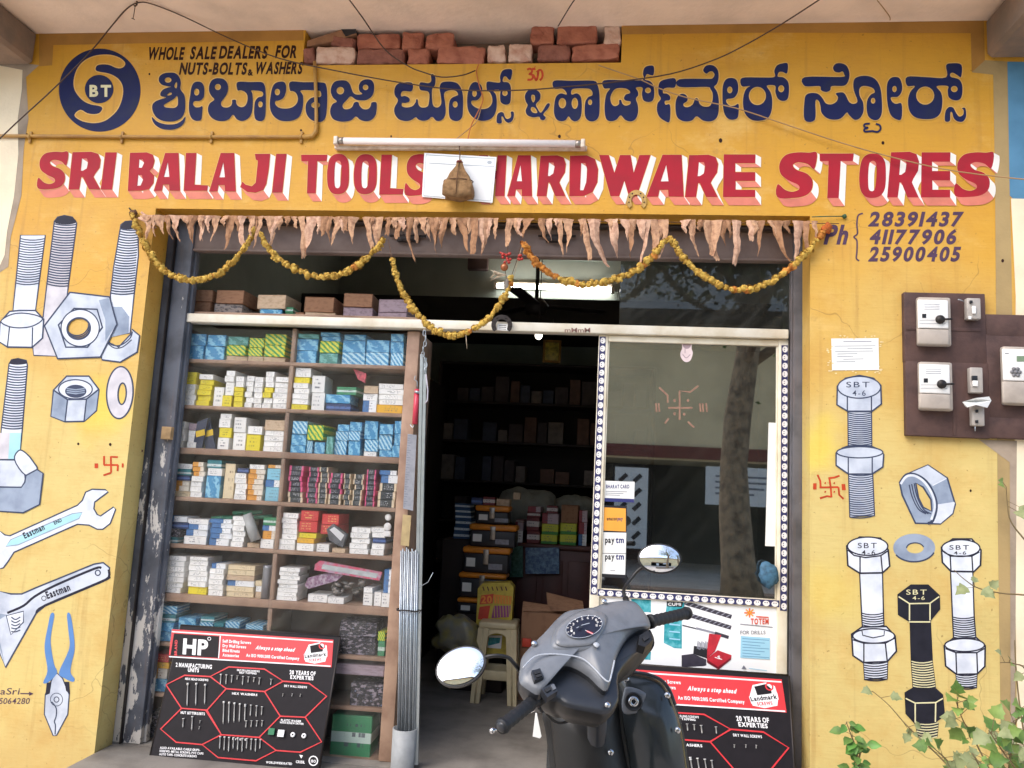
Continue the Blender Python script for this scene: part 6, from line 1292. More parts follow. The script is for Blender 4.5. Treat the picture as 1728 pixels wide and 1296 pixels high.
# ------------------------------------------------------------------ inside the shop
M_LIT = emit('lit_tube', (255, 255, 250), 8.0); M_BULB = emit('lit_bulb', (255, 250, 235), 3.0)
def inner_tube(pa, pb, y, lab):
    a, b = at(*pa, y), at(*pb, y); t = thing('tube_light', lab, 'tube light', (a + b) / 2)
    mb = MB(); mb.bbox((a.x, y + .03, a.z - .02), (b.x, y + .07, a.z + .05), M_BATTEN, .004); obj('batten', mb, t)
    mb = MB(); mb.tube([a, Vector((b.x, y, b.z))], .02, M_LIT, 12); obj('glass_tube', mb, t)
    for p in (a, b):
        mb = MB(); mb.bbox((p.x - .015, y - .025, p.z - .03), (p.x + .015, y + .03, p.z + .03), M_BATTEN, .003); obj('end_holder', mb, t)
inner_tube((836, 482), (1034, 490), BY - .075, 'lit white fluorescent tube on the back wall seen above the white bar')
mb = MB(); a, b = at(912, 436, BY - .02), at(1040, 440, BY - .02); mb.tube([a, b], .012, M_INT, 8); tag(obj('wall_conduit', mb), 'pale conduit on the back wall above the lit tube', 'pipe')
p = at(909, 566, 1.6); mb = MB(); mb.blob(p, (.026, .026, .03), M_BULB, 14, 10); t = thing('light_bulb', 'small lit bulb hanging just under the white bar', 'bulb', p)
obj('glass_bulb', mb, t); mb = MB(); mb.tube([p + Vector((0, 0, .025)), p + Vector((0, 0, .07))], .014, M_IRON, 10); mb.tube([p + Vector((0, 0, .07)), Vector((p.x, p.y, ZTOP))], .004, M_IRON, 6); obj('holder', mb, t)
p = at(905, 515, 2.4); t = thing('ceiling_fan', 'dark ceiling fan in front of the loft beam', 'fan', p)
mb = MB(); mb.tube([p, Vector((p.x, p.y, ZTOP))], .016, M_IRON, 8); obj('rod', mb, t)
mb = MB(); mb.lathe([(0, -.08), (.08, -.07), (.1, 0), (.06, .05), (0, .06)], M_IRON, Matrix.Translation(p), 20); obj('motor', mb, t)
for k in range(3):
    R = Matrix.Translation(p) @ Matrix.Rotation(k * 2.094 + .3, 4, 'Z'); mb = MB(); mb.bbox((.1, -.06, -.01), (.58, .06, 0), M_IRON, .004, R); obj('blade', mb, t)
mb = MB(); a, b = at(790, 432, BY - .1), at(822, 454, BY - .1); mb.bbox((a.x, BY - .1, b.z), (b.x, BY - .01, a.z), mat('brown_box_panel', (96, 74, 72), .6, .2), .005)
tag(obj('wall_box', mb), 'brown box fixed high on the back wall left of the lit tube', 'box')
# picture
a, b = at(917, 574, BY - 1.1), at(946, 613, BY - 1.1); t = thing('framed_picture', 'small gold framed picture hanging below the loft beam', 'picture', (a + b) / 2)
mb = MB(); M_GOLD = mat('gilt_frame', (140, 104, 40), .4, .15, 20, metal=.4)
for q0, q1 in (((a.x, b.z), (a.x + .02, a.z)), ((b.x - .02, b.z), (b.x, a.z)), ((a.x + .02, b.z), (b.x - .02, b.z + .02)), ((a.x + .02, a.z - .02), (b.x - .02, a.z))): mb.bbox((q0[0], BY - 1.12, q0[1]), (q1[0], BY - 1.09, q1[1]), M_GOLD, .004)
mb.tube([Vector(((a.x + b.x) / 2, BY - 1.1, a.z)), Vector(((a.x + b.x) / 2, BY - 1.06, a.z + .2))], .002, M_IRON, 5); obj('frame', mb, t)
mb = MB(); mb.bbox((a.x + .02, BY - 1.108, b.z + .02), (b.x - .02, BY - 1.1, a.z - .02), mat('devotional_print', (196, 176, 70), .3, .3, 22, c2=(66, 84, 40)), .002); obj('print', mb, t)
# dark racks of small boxes along the back
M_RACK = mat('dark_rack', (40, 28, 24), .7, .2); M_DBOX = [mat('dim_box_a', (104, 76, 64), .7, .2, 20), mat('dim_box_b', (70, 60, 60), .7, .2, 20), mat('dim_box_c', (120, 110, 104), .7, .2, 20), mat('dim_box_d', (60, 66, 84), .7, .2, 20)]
YB = BY - .95
rk0, rk1 = at(742, 700, YB).x, at(1100, 700, YB).x
t = thing('storage_rack', 'dark wooden storage rack along the back wall', 'rack', ((rk0 + rk1) / 2, YB, .001)); zt = at(930, 615, YB).z
mb = MB()
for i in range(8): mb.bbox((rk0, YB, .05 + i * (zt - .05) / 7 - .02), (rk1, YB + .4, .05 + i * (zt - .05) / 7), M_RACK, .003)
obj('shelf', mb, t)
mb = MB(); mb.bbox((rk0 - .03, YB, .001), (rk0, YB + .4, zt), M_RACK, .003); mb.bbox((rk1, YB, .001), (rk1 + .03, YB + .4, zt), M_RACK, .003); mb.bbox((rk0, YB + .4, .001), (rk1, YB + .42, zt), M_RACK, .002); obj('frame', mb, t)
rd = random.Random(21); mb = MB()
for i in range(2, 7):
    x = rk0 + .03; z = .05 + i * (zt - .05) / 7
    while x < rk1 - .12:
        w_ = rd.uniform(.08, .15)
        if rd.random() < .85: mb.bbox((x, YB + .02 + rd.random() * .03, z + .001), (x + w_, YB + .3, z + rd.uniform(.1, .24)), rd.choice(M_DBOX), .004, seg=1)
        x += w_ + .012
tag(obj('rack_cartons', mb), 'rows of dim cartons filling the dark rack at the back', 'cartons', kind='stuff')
# side rack, dark, left of the doorway inside
ls0 = at(735, 700, 2.6).x
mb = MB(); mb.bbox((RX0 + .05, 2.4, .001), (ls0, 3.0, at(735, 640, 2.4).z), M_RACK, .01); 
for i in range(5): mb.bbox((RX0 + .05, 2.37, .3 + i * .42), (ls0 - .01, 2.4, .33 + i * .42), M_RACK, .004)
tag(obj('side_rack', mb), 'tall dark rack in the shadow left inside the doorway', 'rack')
# counter with cartons
YC = 2.45
cx0, cx1 = at(862, 920, YC).x, at(1085, 920, YC).x; cz = zline((872, 914), (985, 924), YC)
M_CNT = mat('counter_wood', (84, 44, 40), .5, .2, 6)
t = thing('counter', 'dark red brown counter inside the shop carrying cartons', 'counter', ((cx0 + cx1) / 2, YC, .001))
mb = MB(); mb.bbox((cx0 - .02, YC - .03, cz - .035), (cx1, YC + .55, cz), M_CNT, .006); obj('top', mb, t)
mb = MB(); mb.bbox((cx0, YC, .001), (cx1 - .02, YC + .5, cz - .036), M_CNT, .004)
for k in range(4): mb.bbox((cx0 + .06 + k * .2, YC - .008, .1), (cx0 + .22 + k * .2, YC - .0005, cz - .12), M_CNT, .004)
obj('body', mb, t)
cd = crop(680, 800, 2.613)
def cstack(x0, x1, ybase, spec, where, y=YC + .03, grp='cartons on the counter'):
    (a, _), (b, _) = cd([(x0, 0), (x1, 0)]); stacks(where, cz, 800 + ybase / 2.613, [(a, b, spec)], y=y, dep=.2, grp=grp)
CK['h'] = ('maroon', carton_mat('maroon', (120, 44, 50), (220, 210, 206), 'band', lo=.3, hi=.7)); CK['v'] = ('lime and green', carton_mat('lime', (206, 210, 60), (70, 150, 70), 'band', lo=.0, hi=.28)); CK['u'] = ('blue labelled', carton_mat('dark_blue', (34, 78, 120), (210, 220, 226), 'band', lo=.35, hi=.7)); CK['i'] = ('pale pink', carton_mat('pale_pink', (196, 176, 186), (150, 60, 70), 'half'))
cstack(492, 530, 300, 'w20 i14 h4', 'end of the counter beside the toolboxes'); cstack(543, 603, 300, 'h21 h23 h9 i9', 'counter, maroon pile'); cstack(608, 684, 306, 'v16 v18 i18', 'counter, left lime pile'); cstack(630, 672, 306, 'h16', 'on the left lime pile', YC + .04) if False else None
cstack(692, 768, 312, 'v18 v19 K31', 'counter, right lime pile'); cstack(772, 812, 314, 'W20 i20 i20', 'counter behind the panel post')
carton('h', at(922, 868, YC).x, at(940, 868, YC).x, cz + (52 * (at(900, 800, YC).z - at(900, 900, YC).z) / 100), .06, YC + .03, .16, 'maroon carton on the left lime and green pile')
# fabric sacks on the counter at the back
M_SACK = mat('pale_sack', (150, 150, 138), .9, .2, 12, bump=.01, bscale=20)
for c, r, lab in ((at(885, 850, YC + .4), (.28, .14, .16), 'pale grey green sack slumped behind the cartons on the counter'), (at(972, 850, YC + .42), (.2, .13, .1), 'smaller flat pale sack at the right end of the counter')):
    mb = MB(); c.z = max(c.z - .02, cz + r[2] * .72); mb.blob(c, r, M_SACK, 26, 16, jit=.28); tag(obj('sack', mb), lab, 'sack')
# toolboxes
M_TBO = mat('toolbox_orange', (226, 138, 38), .45, .1, 20); M_TBB = mat('toolbox_black', (44, 44, 50), .45, .12, 20)
YT = 1.75
TB = [((235,445),(578,612),(545,582)),((240,455),(475,548),(440,476)),((258,472),(365,438),(325,366)),((288,502),(264,325),(226,265)),((315,470),(178,226),(144,180))]
zt_ = .35
for i, (xr2, body, lid) in enumerate(TB):
    yy = YT + i * .09 * (0.5) 
    (x0, yb), (x1, yt), (_, ylt) = cd([(xr2[0], body[1]), (xr2[1], body[0]), (0, lid[0])])
    p, q, r = at(x0, yb, yy), at(x1, yt, yy), at(x0, ylt, yy)
    if i == 0: zb_, prev = p.z, None
    zb_ = p.z if i == 0 else prev; ht = (q.z - p.z); hl = (r.z - q.z); prev = zb_ + ht + hl + .001
    t = thing('toolbox', ('lowest toolbox', 'second toolbox from below', 'middle toolbox', 'second toolbox from the top', 'topmost toolbox')[i] + ' of the black and orange toolbox stack', 'toolbox', ((p.x + q.x) / 2, yy, zb_), 'stacked toolboxes')
    mb = MB(); mb.bbox((p.x + .008, yy, zb_), (q.x - .008, yy + .2, zb_ + ht), M_TBB, .012); obj('body', mb, t)
    mb = MB(); mb.bbox((p.x, yy - .008, zb_ + ht + .0005), (q.x, yy + .208, zb_ + ht + hl), M_TBO, .014); mb.bbox((p.x + .06, yy + .07, zb_ + ht + hl), (q.x - .06, yy + .13, zb_ + ht + hl + .0005), M_TBB, .0002) if False else None; obj('lid', mb, t)
    cxm = (p.x + q.x) / 2; mb = MB(); mb.bbox((cxm - .02, yy - .018, zb_ + ht * .45), (cxm + .02, yy - .009, zb_ + ht + hl * .7), M_CAP, .003); mb.bbox((cxm - .015, yy - .026, zb_ + ht * .75), (cxm + .015, yy - .018, zb_ + ht), M_CAP, .002); obj('latch', mb, t)
    mb = MB(); mb.box((p.x + .03, yy - .0025, zb_ + ht * .3), (p.x + .095, yy - .0005, zb_ + ht * .75), M_PALEP); mb.box((cxm + .02, yy - .0025, zb_ + ht * .2), (cxm + .12, yy - .0005, zb_ + ht * .5), M_STL); obj('label', mb, t)
    if i == 0:
        zlow = zb_
mb = MB(); p, q = at(*cd([(240, 612)])[0], YT), at(*cd([(440, 612)])[0], YT); mb.bbox((p.x - .02, YT + .0, .001), (q.x + .02, YT + .24, zlow - .001), M_RACK, .008); tag(obj('low_bench', mb), 'low dark bench under the toolbox stack', 'bench')
# cartons by and on the toolboxes
zb_ = at(*cd([(255, 287)])[0], YT + .3).z
mb = MB(); a, b = at(*cd([(222, 0)])[0], YT + .3).x, at(*cd([(300, 0)])[0], YT + .3).x; mb.bbox((a - .05, YT + .29, .001), (b + .03, YT + .55, zb_), M_RACK, .008); tag(obj('dark_stand', mb), 'dark stand under the blue labelled cartons', 'stand')
(x0, y_), (x1, _) = cd([(220, 287), (292, 287)]); stacks('pile left of the toolboxes', zb_, y_, [(x0, x1, 'u11 u11 u11 u9 u9 u9')], y=YT + .3, dep=.2, grp='cartons in the shop')
ztb_ = prev
for x0, x1, k, h, lab in ((300, 350, 'n', .05, 'navy carton on the topmost toolbox'), (352, 405, 'h', .06, 'maroon carton on the topmost toolbox'), (412, 470, 'x', .05, 'pale carton at the right of the topmost toolbox')):
    (a, _), (b, _) = cd([(x0, 0), (x1, 0)]); carton(k, at(a, 850, YT + .2).x, at(b, 850, YT + .2).x, ztb_ + .001, h, YT + .2, .14, lab, 0, 'cartons in the shop')
carton('x', at(895, 845, YT + .22).x - .13, at(895, 845, YT + .22).x - .08, ztb_ + .053, .05, YT + .24, .08, 'small upright pale carton topmost by the toolboxes', 0, 'cartons in the shop')
# packets hung on the counter front
for a, b, c, d, m, lab in ((470, 528, 318, 455, mat('green_pack', (40, 92, 78), .4, .3, 50, c2=(90, 140, 130)), 'green packet hanging on the counter front'), (540, 688, 325, 440, mat('blue_pack', (44, 78, 120), .4, .3, 40, c2=(120, 160, 190)), 'wide blue packet hanging on the counter front')):
    q = cd([(a, c), (b, c), (b, d), (a, d)]); mb = MB(); mb.prism([at(*p, YC - .06) for p in q], (0, .04, 0), m); tag(obj('hanging_packet', mb), lab, 'packet')
# magazine-like yellow bag and boxes behind the stool
M_BAGY = mat('yellow_bag', (206, 184, 70), .5, .25, 24, c2=(176, 150, 60)); M_BAGR = mat('bag_red_print', (216, 74, 52), .5); M_BAGO = mat('bag_orange_print', (240, 150, 60), .5); M_BAGV = mat('bag_violet_print', (150, 70, 130), .5)
cq = [(330,505),(350,482),(470,478),(488,500),(470,800),(370,800),(320,700)]
YS = 1.36
t = thing('printed_bag', 'yellow printed bag with red figures standing behind the stool', 'bag', at(*cd([(400, 800)])[0], YS + .26)); mb = MB(); mb.prism([at(*q, YS + .26) for q in cd(cq)], (0, .12, 0), M_BAGY); obj('sack', mb, t)
P = Painter(lambda x, y, k: at(x, y, YS + .26 - k), .002)
for q, m in (([(345,535),(400,528),(395,570),(338,575)],M_BAGR),([(338,585),(385,580),(375,640),(330,640)],M_BAGR),([(400,530),(480,540),(476,575),(400,570)],M_BAGO),([(400,580),(475,580),(470,630),(390,635)],M_BAGV)): P.poly(cd(q), m, sm=False)
for k in range(6): P.line(cd([(352 + k * 20, 496), (358 + k * 20, 514)]), 2, M_CNT); P.line(cd([(400 + k * 13, 540), (404 + k * 13, 632)]), 1.2, M_BAGY)
P.text('20', *cd([(345, 538)])[0], *cd([(392, 568)])[0], M_BAGO); P.poly(cd([(368,712),(438,712),(432,770),(368,765)]), M_POST, sm=False); P.poly(cd([(376,720),(430,722),(426,745),(372,758)]), M_TEAL, sm=False)
obj('printing', P.mb, t, recalc=False)
M_KB = CK['K'][1]
yk = 1.62; q = [at(*p, yk) for p in cd([(525, 606), (800, 606)])]
t = thing('cardboard_box', 'open brown cardboard box with raised flaps right behind the plastic stool', 'cardboard box', ((q[0].x + q[1].x) / 2, yk, 0))
mb = MB(); x0, x1, zk = q[0].x, q[1].x, q[0].z; d_ = .32
for a_, b_ in (((x0, yk, .002), (x1, yk + .006, zk)), ((x0, yk + d_ - .006, .002), (x1, yk + d_, zk)), ((x0, yk + .0065, .002), (x0 + .006, yk + d_ - .0065, zk)), ((x1 - .006, yk + .0065, .002), (x1, yk + d_ - .0065, zk)), ((x0 + .0065, yk + .0065, .002), (x1 - .0065, yk + d_ - .0065, .008))): mb.box(a_, b_, M_KB)
obj('box_body', mb, t)
for pts, dep in (([(525, 605), (655, 605), (640, 578), (530, 562)], .001), ([(640, 604), (800, 604), (792, 562), (632, 522)], .1)):
    mb = MB(); mb.prism([at(*p, yk + dep + (0 if i < 2 else .05)) for i, p in enumerate(cd(pts))], (0, .005, .002), M_KB); obj('flap', mb, t)
mb = MB(); P0 = at(*cd([(545, 742)])[0], 1.61); mb.bbox((P0.x - .03, 1.605, P0.z - .03), (P0.x + .03, 1.619, P0.z + .025), M_BAGR, .003); tag(obj('red_label', mb), 'small red label on the open cardboard box', 'label')
mb = MB(); c = at(*cd([(240, 712)])[0], 1.5); c.z = max(.13, c.z); mb.blob(c, (.15, .12, .13), mat('translucent_bag', (120, 118, 108), .35, .3, 16, c2=(150, 140, 70)), 22, 14, jit=.45); tag(obj('polythene_bag', mb), 'crumpled polythene bag on the floor left of the stool', 'bag')
# plastic stool
M_STOOL = mat('cream_plastic', (206, 190, 152), .4, .1, 10)
f0 = atz(*cd([(290, 1018)])[0], 0); f1 = atz(*cd([(503, 1018)])[0], 0); YF0 = (f0.y + f1.y) / 2
zt3 = at(*cd([(420, 652)])[0], YF0 + .06).z; cxs = (f0.x + f1.x) / 2; wb = (f1.x - f0.x) / 2; wt = wb * .86 * .93
t = thing('plastic_stool', 'cream plastic stool standing on the cement floor in the doorway', 'stool', (cxs, YF0 + wb, 0))
cyS = YF0 + wb
mb = MB(); mb.bbox((cxs - wt - .005, cyS - wt - .005, zt3 - .045), (cxs + wt + .005, cyS + wt + .005, zt3), M_STOOL, .014, seg=3); mb.bbox((cxs - .05, cyS - .012, zt3), (cxs + .05, cyS + .012, zt3 + .0012), M_STOOL, .0005); obj('seat', mb, t)
for sx in (-1, 1):
    for sy in (-1, 1):
        mb = MB(); top = Vector((cxs + sx * (wt - .03), cyS + sy * (wt - .03), zt3 - .04)); bot = Vector((cxs + sx * (wb - .03), cyS + sy * (wb - .03), .001)); vs = []
        for p, h in ((bot, .03), (top, .036)): vs += [p + Vector((a * h, b * h, 0)) for a, b in ((-1, -1), (1, -1), (1, 1), (-1, 1))]
        mb.add(vs, [(0, 3, 2, 1), (4, 5, 6, 7), (0, 1, 5, 4), (1, 2, 6, 5), (2, 3, 7, 6), (3, 0, 4, 7)], M_STOOL)
        a_, b_ = bot + Vector((0, -sy * -.031, 0)), top + Vector((0, sy * .037, 0)); mb.tube([bot + Vector((0, sy * .031, .0)), top + Vector((0, sy * .037, 0))], .006, M_STOOL, 6); obj('leg', mb, t)
mb = MB(); z_ = zt3 * .34
for s_ in (-1, 1):
    k = wb - (wb - wt) * .34 - .03
    mb.bbox((cxs - k, cyS + s_ * k - .012, z_ - .03), (cxs + k, cyS + s_ * k + .012, z_ + .03), M_STOOL, .006); mb.bbox((cxs + s_ * k - .012, cyS - k, z_ - .03), (cxs + s_ * k + .012, cyS + k, z_ + .03), M_STOOL, .006)
obj('stretcher', mb, t)
mb = MB()
for s_ in (-1, 1):      # arched apron under the seat, front and back
    k = wt - .03; q = [Vector((cxs - k, cyS + s_ * (wt - .012), zt3 - .04)), Vector((cxs + k, cyS + s_ * (wt - .012), zt3 - .04))] + [Vector((cxs + k * .98 * math.cos(a), cyS + s_ * (wt - .008), zt3 - .16 + .09 * math.sin(a))) for a in [i * math.pi / 12 for i in range(13)]]
    mb.prism(q, (0, .014 * -s_, 0), M_STOOL)
obj('apron', mb, t)

# ------------------------------------------------------------------ the street behind the photographer: what the glass and the mirrors show
M_OPP = mat('opposite_cream_wall', (240, 218, 172), .9, .12, 1.2); M_OPD = mat('opposite_dark_opening', (34, 34, 38), .8, .2); M_TRK = mat('tree_bark', (150, 130, 104), .95, .3, 9, bump=.05, bscale=12, c2=(70, 58, 48))
OY = -13.0
t = thing('opposite_building', 'cream building across the street mirrored in the glass panel', 'building', (0, OY, STREET))
mb = MB(); mb.box((-14, OY - 6, 2.2), (14, OY, 5.2), M_OPP); mb.box((-14, OY - 6, STREET), (-1.2, OY, 2.2), M_OPP); mb.box((5.2, OY - 6, STREET), (14, OY, 2.2), M_OPP); mb.box((-14.3, OY - 6.2, 5.2), (14.3, OY + .5, 5.4), M_CONC); obj('wall', mb, t)
mb = MB(); mb.box((-1.2, OY - 3, STREET), (5.2, OY - 2.9, 2.2), M_OPD); mb.box((-1.2, OY - 3, STREET + .001), (-1.1, OY - .01, 2.19), M_OPD); mb.box((5.1, OY - 3, STREET + .001), (5.2 - .002, OY - .01, 2.19), M_OPD); obj('opening', mb, t)
mb = MB(); mb.box((-.9, OY + .02, 2.24), (4.8, OY + .08, 2.5), mat('red_fascia', (120, 56, 44), .7)); mb.box((2.3, OY + .1, 1.3), (4.2, OY + .14, 2.1), M_PALEP); mb.box((.4, OY + .1, .3), (1.1, OY + .14, 2.0), M_PALEP); obj('sign_board', mb, t)
P = Painter(lambda x, y, k: Vector((x, OY + .14 + k, y)), .004); rd = random.Random(6)
for k in range(10): P.line([(.5 + (k % 2) * .3, .5 + (k // 2) * .3), (.65 + (k % 2) * .3, .65 + (k // 2) * .3)], .09, M_BLK)
for k in range(4): P.line([(2.5, 1.9 - k * .12), (3.9 - k * .2, 1.9 - k * .12)], .04, M_GREYI)
obj('sign_print', P.mb, t, recalc=False)
def tree(x, y, h, r, seed, lab, crown=2.6, n=2600, z0=3.8):
    rd = random.Random(seed); t = thing('tree', lab, 'tree', (x, y, STREET)); mb = MB()
    pts = [Vector((x + .12 * math.sin(i * .7 + seed), y + .1 * math.cos(i * .9), STREET + h * i / 9)) for i in range(10)]
    mb.tube(pts, [r * (1.25 - .07 * i + (.5 if i == 0 else 0)) for i in range(10)], M_TRK, 14)
    tips = []
    for k in range(9):
        b = pts[5 + k % 5]; a = rd.uniform(0, 6.28); e = b + Vector((math.cos(a) * crown * .75, math.sin(a) * crown * .75, rd.uniform(.4, 1.6))); m_ = (b + e) / 2 + Vector((0, 0, .3)); mb.tube([b, m_, e], [r * .4, r * .25, r * .08], M_TRK, 8); tips += [m_, e]
    wobble(mb, .05, 2.2, seed); obj('trunk', mb, t)
    mb = MB(); g1, g2, g3 = mat('leaf_dark', (62, 84, 40), .7), mat('leaf_mid', (92, 118, 52), .7), mat('leaf_light', (130, 150, 74), .7)
    cl = [c + Vector((rd.uniform(-.8, .8), rd.uniform(-.8, .8), rd.uniform(-.3, .8))) for c in tips for _ in range(3)]
    for k in range(n):
        c = rd.choice(cl); d = Vector((rd.gauss(0, .45), rd.gauss(0, .45), rd.gauss(0, .34))); p = c + d; s_ = rd.uniform(.08, .15); u = Vector((rd.uniform(-1, 1), rd.uniform(-1, 1), rd.uniform(-.6, .6))).normalized(); v = u.orthogonal().normalized()
        mb.add([p, p + u * s_ * .5 + v * s_ * .35, p + u * s_, p + u * s_ * .5 - v * s_ * .35], [(0, 1, 2, 3)], (g1, g2, g3)[(hash((round(c.x, 1), round(c.z, 1))) + k % 2) % 3])
    obj('crown', mb, t, recalc=False)
tree(2.06, -7.2, 6.2, .2, 3, 'tree with a stout bare trunk mirrored in the glass panel')
tree(5.4, -8.6, 6.5, .2, 8, 'tree mirrored at the edge of glass and scooter mirror', n=2000)
mb = MB(); mb.bbox((.2, -8.2, STREET), (3.6, -7.8, STREET + .22), M_CONC, .03); tag(obj('kerb_wall', mb), 'low concrete edging across the street', 'edging')
mb = MB(); mb.tube([Vector((.3, -6.6, STREET + .14)), Vector((2.9, -6.9, STREET + .16))], [.15, .12], M_TRK, 12); tag(obj('fallen_log', mb), 'fallen log lying by the tree across the street', 'log')
# ------------------------------------------------------------------ the scooter
M_COWL = mat('dusty_grey_plastic', (114, 117, 122), .27, .12, 14, bump=.0008, bscale=160, c2=(92, 95, 100)); M_UND = mat('dark_grey_plastic', (46, 48, 53), .3, .15, 18); M_MATB = mat('matt_black_plastic', (28, 27, 27), .45, .15, 12)
M_GLOSS = mat('dark_gloss_panel', (44, 48, 50), .16, .12, 6); M_RUB = mat('black_rubber', (30, 31, 34), .6, .15, 60, bump=.002, bscale=200); M_CHR = mat('bright_metal', (200, 200, 202), .18, .05, metal=1); M_SEAM = mat('seam_light', (176, 180, 186), .35, .05)
M_MIR = mat('mirror_glass', (245, 246, 248), .02, 0, metal=1); M_LENS = mat('instrument_lens', (122, 124, 128), .1, .15, 40); M_DIAL = mat('dial_face', (34, 34, 48), .3, .05)
cs = crop(720, 880, 3.116)
C0 = at(960, 1075, -1.72); PL, PR = at(850, 1235, -1.93), at(1165, 1030, -1.5)
hu = (PR - PL).normalized(); hn = Vector((.05, -.72, .69)); hn = (hn - hu * hn.dot(hu)).normalized(); hv = hn.cross(hu)
gx = at(1000, 1200, -1.42).x
SCO = thing('scooter', 'dark grey motor scooter parked facing the shop doorway, seen from the rider side', 'scooter', (gx, -1.75, STREET))
def shell(pts, p0, n, dome, depth, back, m, m2=None, rings=(1, .97, .9, .78, .6, .4, .2), edge=.01, off=0, smooth=True, k=3):
    L = [onplane(x, y, p0, n) + n * off for x, y in (smooth_pts(cs(pts), True, k) if k else cs(pts))]; c = Vector((0, 0, 0))
    for p in L: c += p
    c /= len(L); N = len(L); mb = MB(); vs, fs = [], []
    for r in rings:
        h = dome * (1 - r ** 2.2) - (edge if r == 1 else edge * .25 if r > .96 else 0)
        vs += [c + (p - c) * r + n * h for p in L]
    vs.append(c + n * dome)
    for i in range(len(rings) - 1):
        for j in range(N): fs.append((i * N + j, i * N + (j + 1) % N, (i + 1) * N + (j + 1) % N, (i + 1) * N + j))
    q = (len(rings) - 1) * N; fs += [(q + j, q + (j + 1) % N, len(rings) * N) for j in range(N)]
    mb.add(vs, fs, m, smooth)
    bs, bf = [], []
    for r, h in ((1, -edge), (1.0, -edge - depth * .25), (back * .4 + .6, -depth * .65), (back, -depth)): bs += [c + (p - c) * r + n * h for p in L]
    for i in range(3):
        for j in range(N): bf.append((i * N + j, i * N + (j + 1) % N, (i + 1) * N + (j + 1) % N, (i + 1) * N + j))
    bs.append(c - n * depth * 1.05); bf += [(3 * N + j, 3 * N + (j + 1) % N, 4 * N) for j in range(N)]
    mb.add(bs, bf, m2 or m, smooth); return mb, c
cowl = [(495,750),(505,700),(550,645),(620,575),(700,490),(760,460),(880,445),(930,424),(1000,412),(1060,408),(1110,420),(1150,468),(1172,500),(1178,545),(1120,560),(1060,600),(1010,680),(985,770),(968,840),(945,880),(905,855),(860,810),(800,770),(740,748),(690,762),(655,800),(635,850),(592,900),(535,872),(490,830)]
mb, cc = shell(cowl, C0, hn, .028, .13, .8, M_COWL, M_UND); obj('handle_cowl', mb, SCO)
under = [(560,880),(640,800),(700,752),(760,742),(840,765),(900,820),(948,880),(975,820),(1000,700),(1060,610),(1120,560),(1182,560),(1190,640),(1100,690),(1010,800),(1012,930),(950,1000),(860,990),(740,965),(690,935),(640,930)]
mb, _ = shell(under, C0 - hn * .03, hn, .004, .11, .75, M_UND, M_MATB); obj('lower_cowl', mb, SCO)
def hpt(x, y, k=0): return onplane(x, y, C0, hn) + hn * k
mb = MB(); mb.tube([hpt(*p, .0235) for p in cs(smooth_pts([(500,800),(560,742),(640,728),(740,735),(810,752),(870,800),(915,850),(948,872),(962,835),(978,760)], False))], .0022, M_SEAM, 6); obj('cowl_seam', mb, SCO)
# instrument pod
pod = [(650,690),(655,620),(690,565),(760,515),(850,486),(920,505),(952,545),(935,610),(900,665),(868,700),(800,712),(710,712)]
mb, _ = shell(pod, C0, hn, .014, .02, .95, M_COWL, off=.024, edge=.008); POD = obj('instrument_pod', mb, SCO)
lens = [(668,680),(672,625),(705,575),(770,530),(850,502),(912,518),(934,550),(920,605),(888,655),(860,685),(795,696),(715,698)]
mb, _ = shell(lens, C0, hn, .010, .006, .98, M_LENS, off=.034, edge=.003); obj('lens', mb, POD)
P = Painter(lambda x, y, k: hpt(x, y, .0445 + k), .001, .0003)
P.poly(cs(ell(812, 612, 98, 56, -16, n=30)), M_DIAL, sm=False); P.line(cs(ell(812, 612, 97, 55, -16, 30)), .8, M_SEAM, closed=True)
for i in range(11):
    a = 150 + i * 24; e = [ell(812, 612, r, r * .57, -16, 4, a, a + 1)[0] for r in (84, 93)]; P.line(cs(e), 1.0, M_WHITE)
    x, y = cs([ell(812, 612, 70, 38, -16, 4, a, a + 1)[0]])[0]; P.text(str(i), x - 1.6, y - 2, x + 1.6, y + 2, M_WHITE, 'r')
P.line(cs([(770,628),(800,612),(838,602)]), 1, M_SEAM); P.poly(cs([(825,640),(858,655),(850,662),(822,648)]), M_BRED, sm=False); P.line(cs([(815,640),(855,660)]), .8, M_WHITE); P.poly(cs(ell(792, 622, 10, 7, n=8)), M_UND, sm=False)
obj('dial', P.mb, POD, recalc=False)
mb, _ = shell([(862,690),(880,680),(896,694),(882,708)], C0, hn, .003, .004, .9, M_SEAM, off=.036, edge=.001); obj('trip_knob', mb, POD)
mb = MB()
for x, y in ((930,434),(563,656),(958,938)):
    R = Matrix.Translation(hpt(*cs([(x, y)])[0], .012 if y < 900 else -.02)) @ hn.to_track_quat('Z', 'Y').to_matrix().to_4x4(); mb.lathe([(0, .006), (.004, .006), (.0075, .004), (.0085, 0)], M_CHR, R, 12)
obj('cowl_screw', mb, SCO)
def hbox(pts, k0, k1, m, name, parent=SCO, sub=()):
    mb = MB(); L = [hpt(x, y, k0) for x, y in cs(pts)]; mb.prism(L, hn * (k1 - k0), m); o = obj(name, mb, parent)
    for q, m_ in sub:
        mb = MB(); mb.prism([hpt(x, y, k1) for x, y in cs(q)], hn * .004, m_); obj('button', mb, o)
    return o
hbox([(545,812),(590,800),(610,845),(562,862)], .006, .022, M_UND, 'switch_block', sub=[([(556,822),(586,814),(592,828),(562,838)], M_RUB), ([(564,842),(594,832),(600,844),(570,854)], M_RUB)])
hbox([(600,895),(660,865),(685,905),(630,940)], -.012, .012, M_UND, 'switch_block', sub=[([(614,902),(640,888),(650,904),(626,918)], M_RUB), ([(648,880),(664,874),(676,898),(660,906)], M_COWL)])
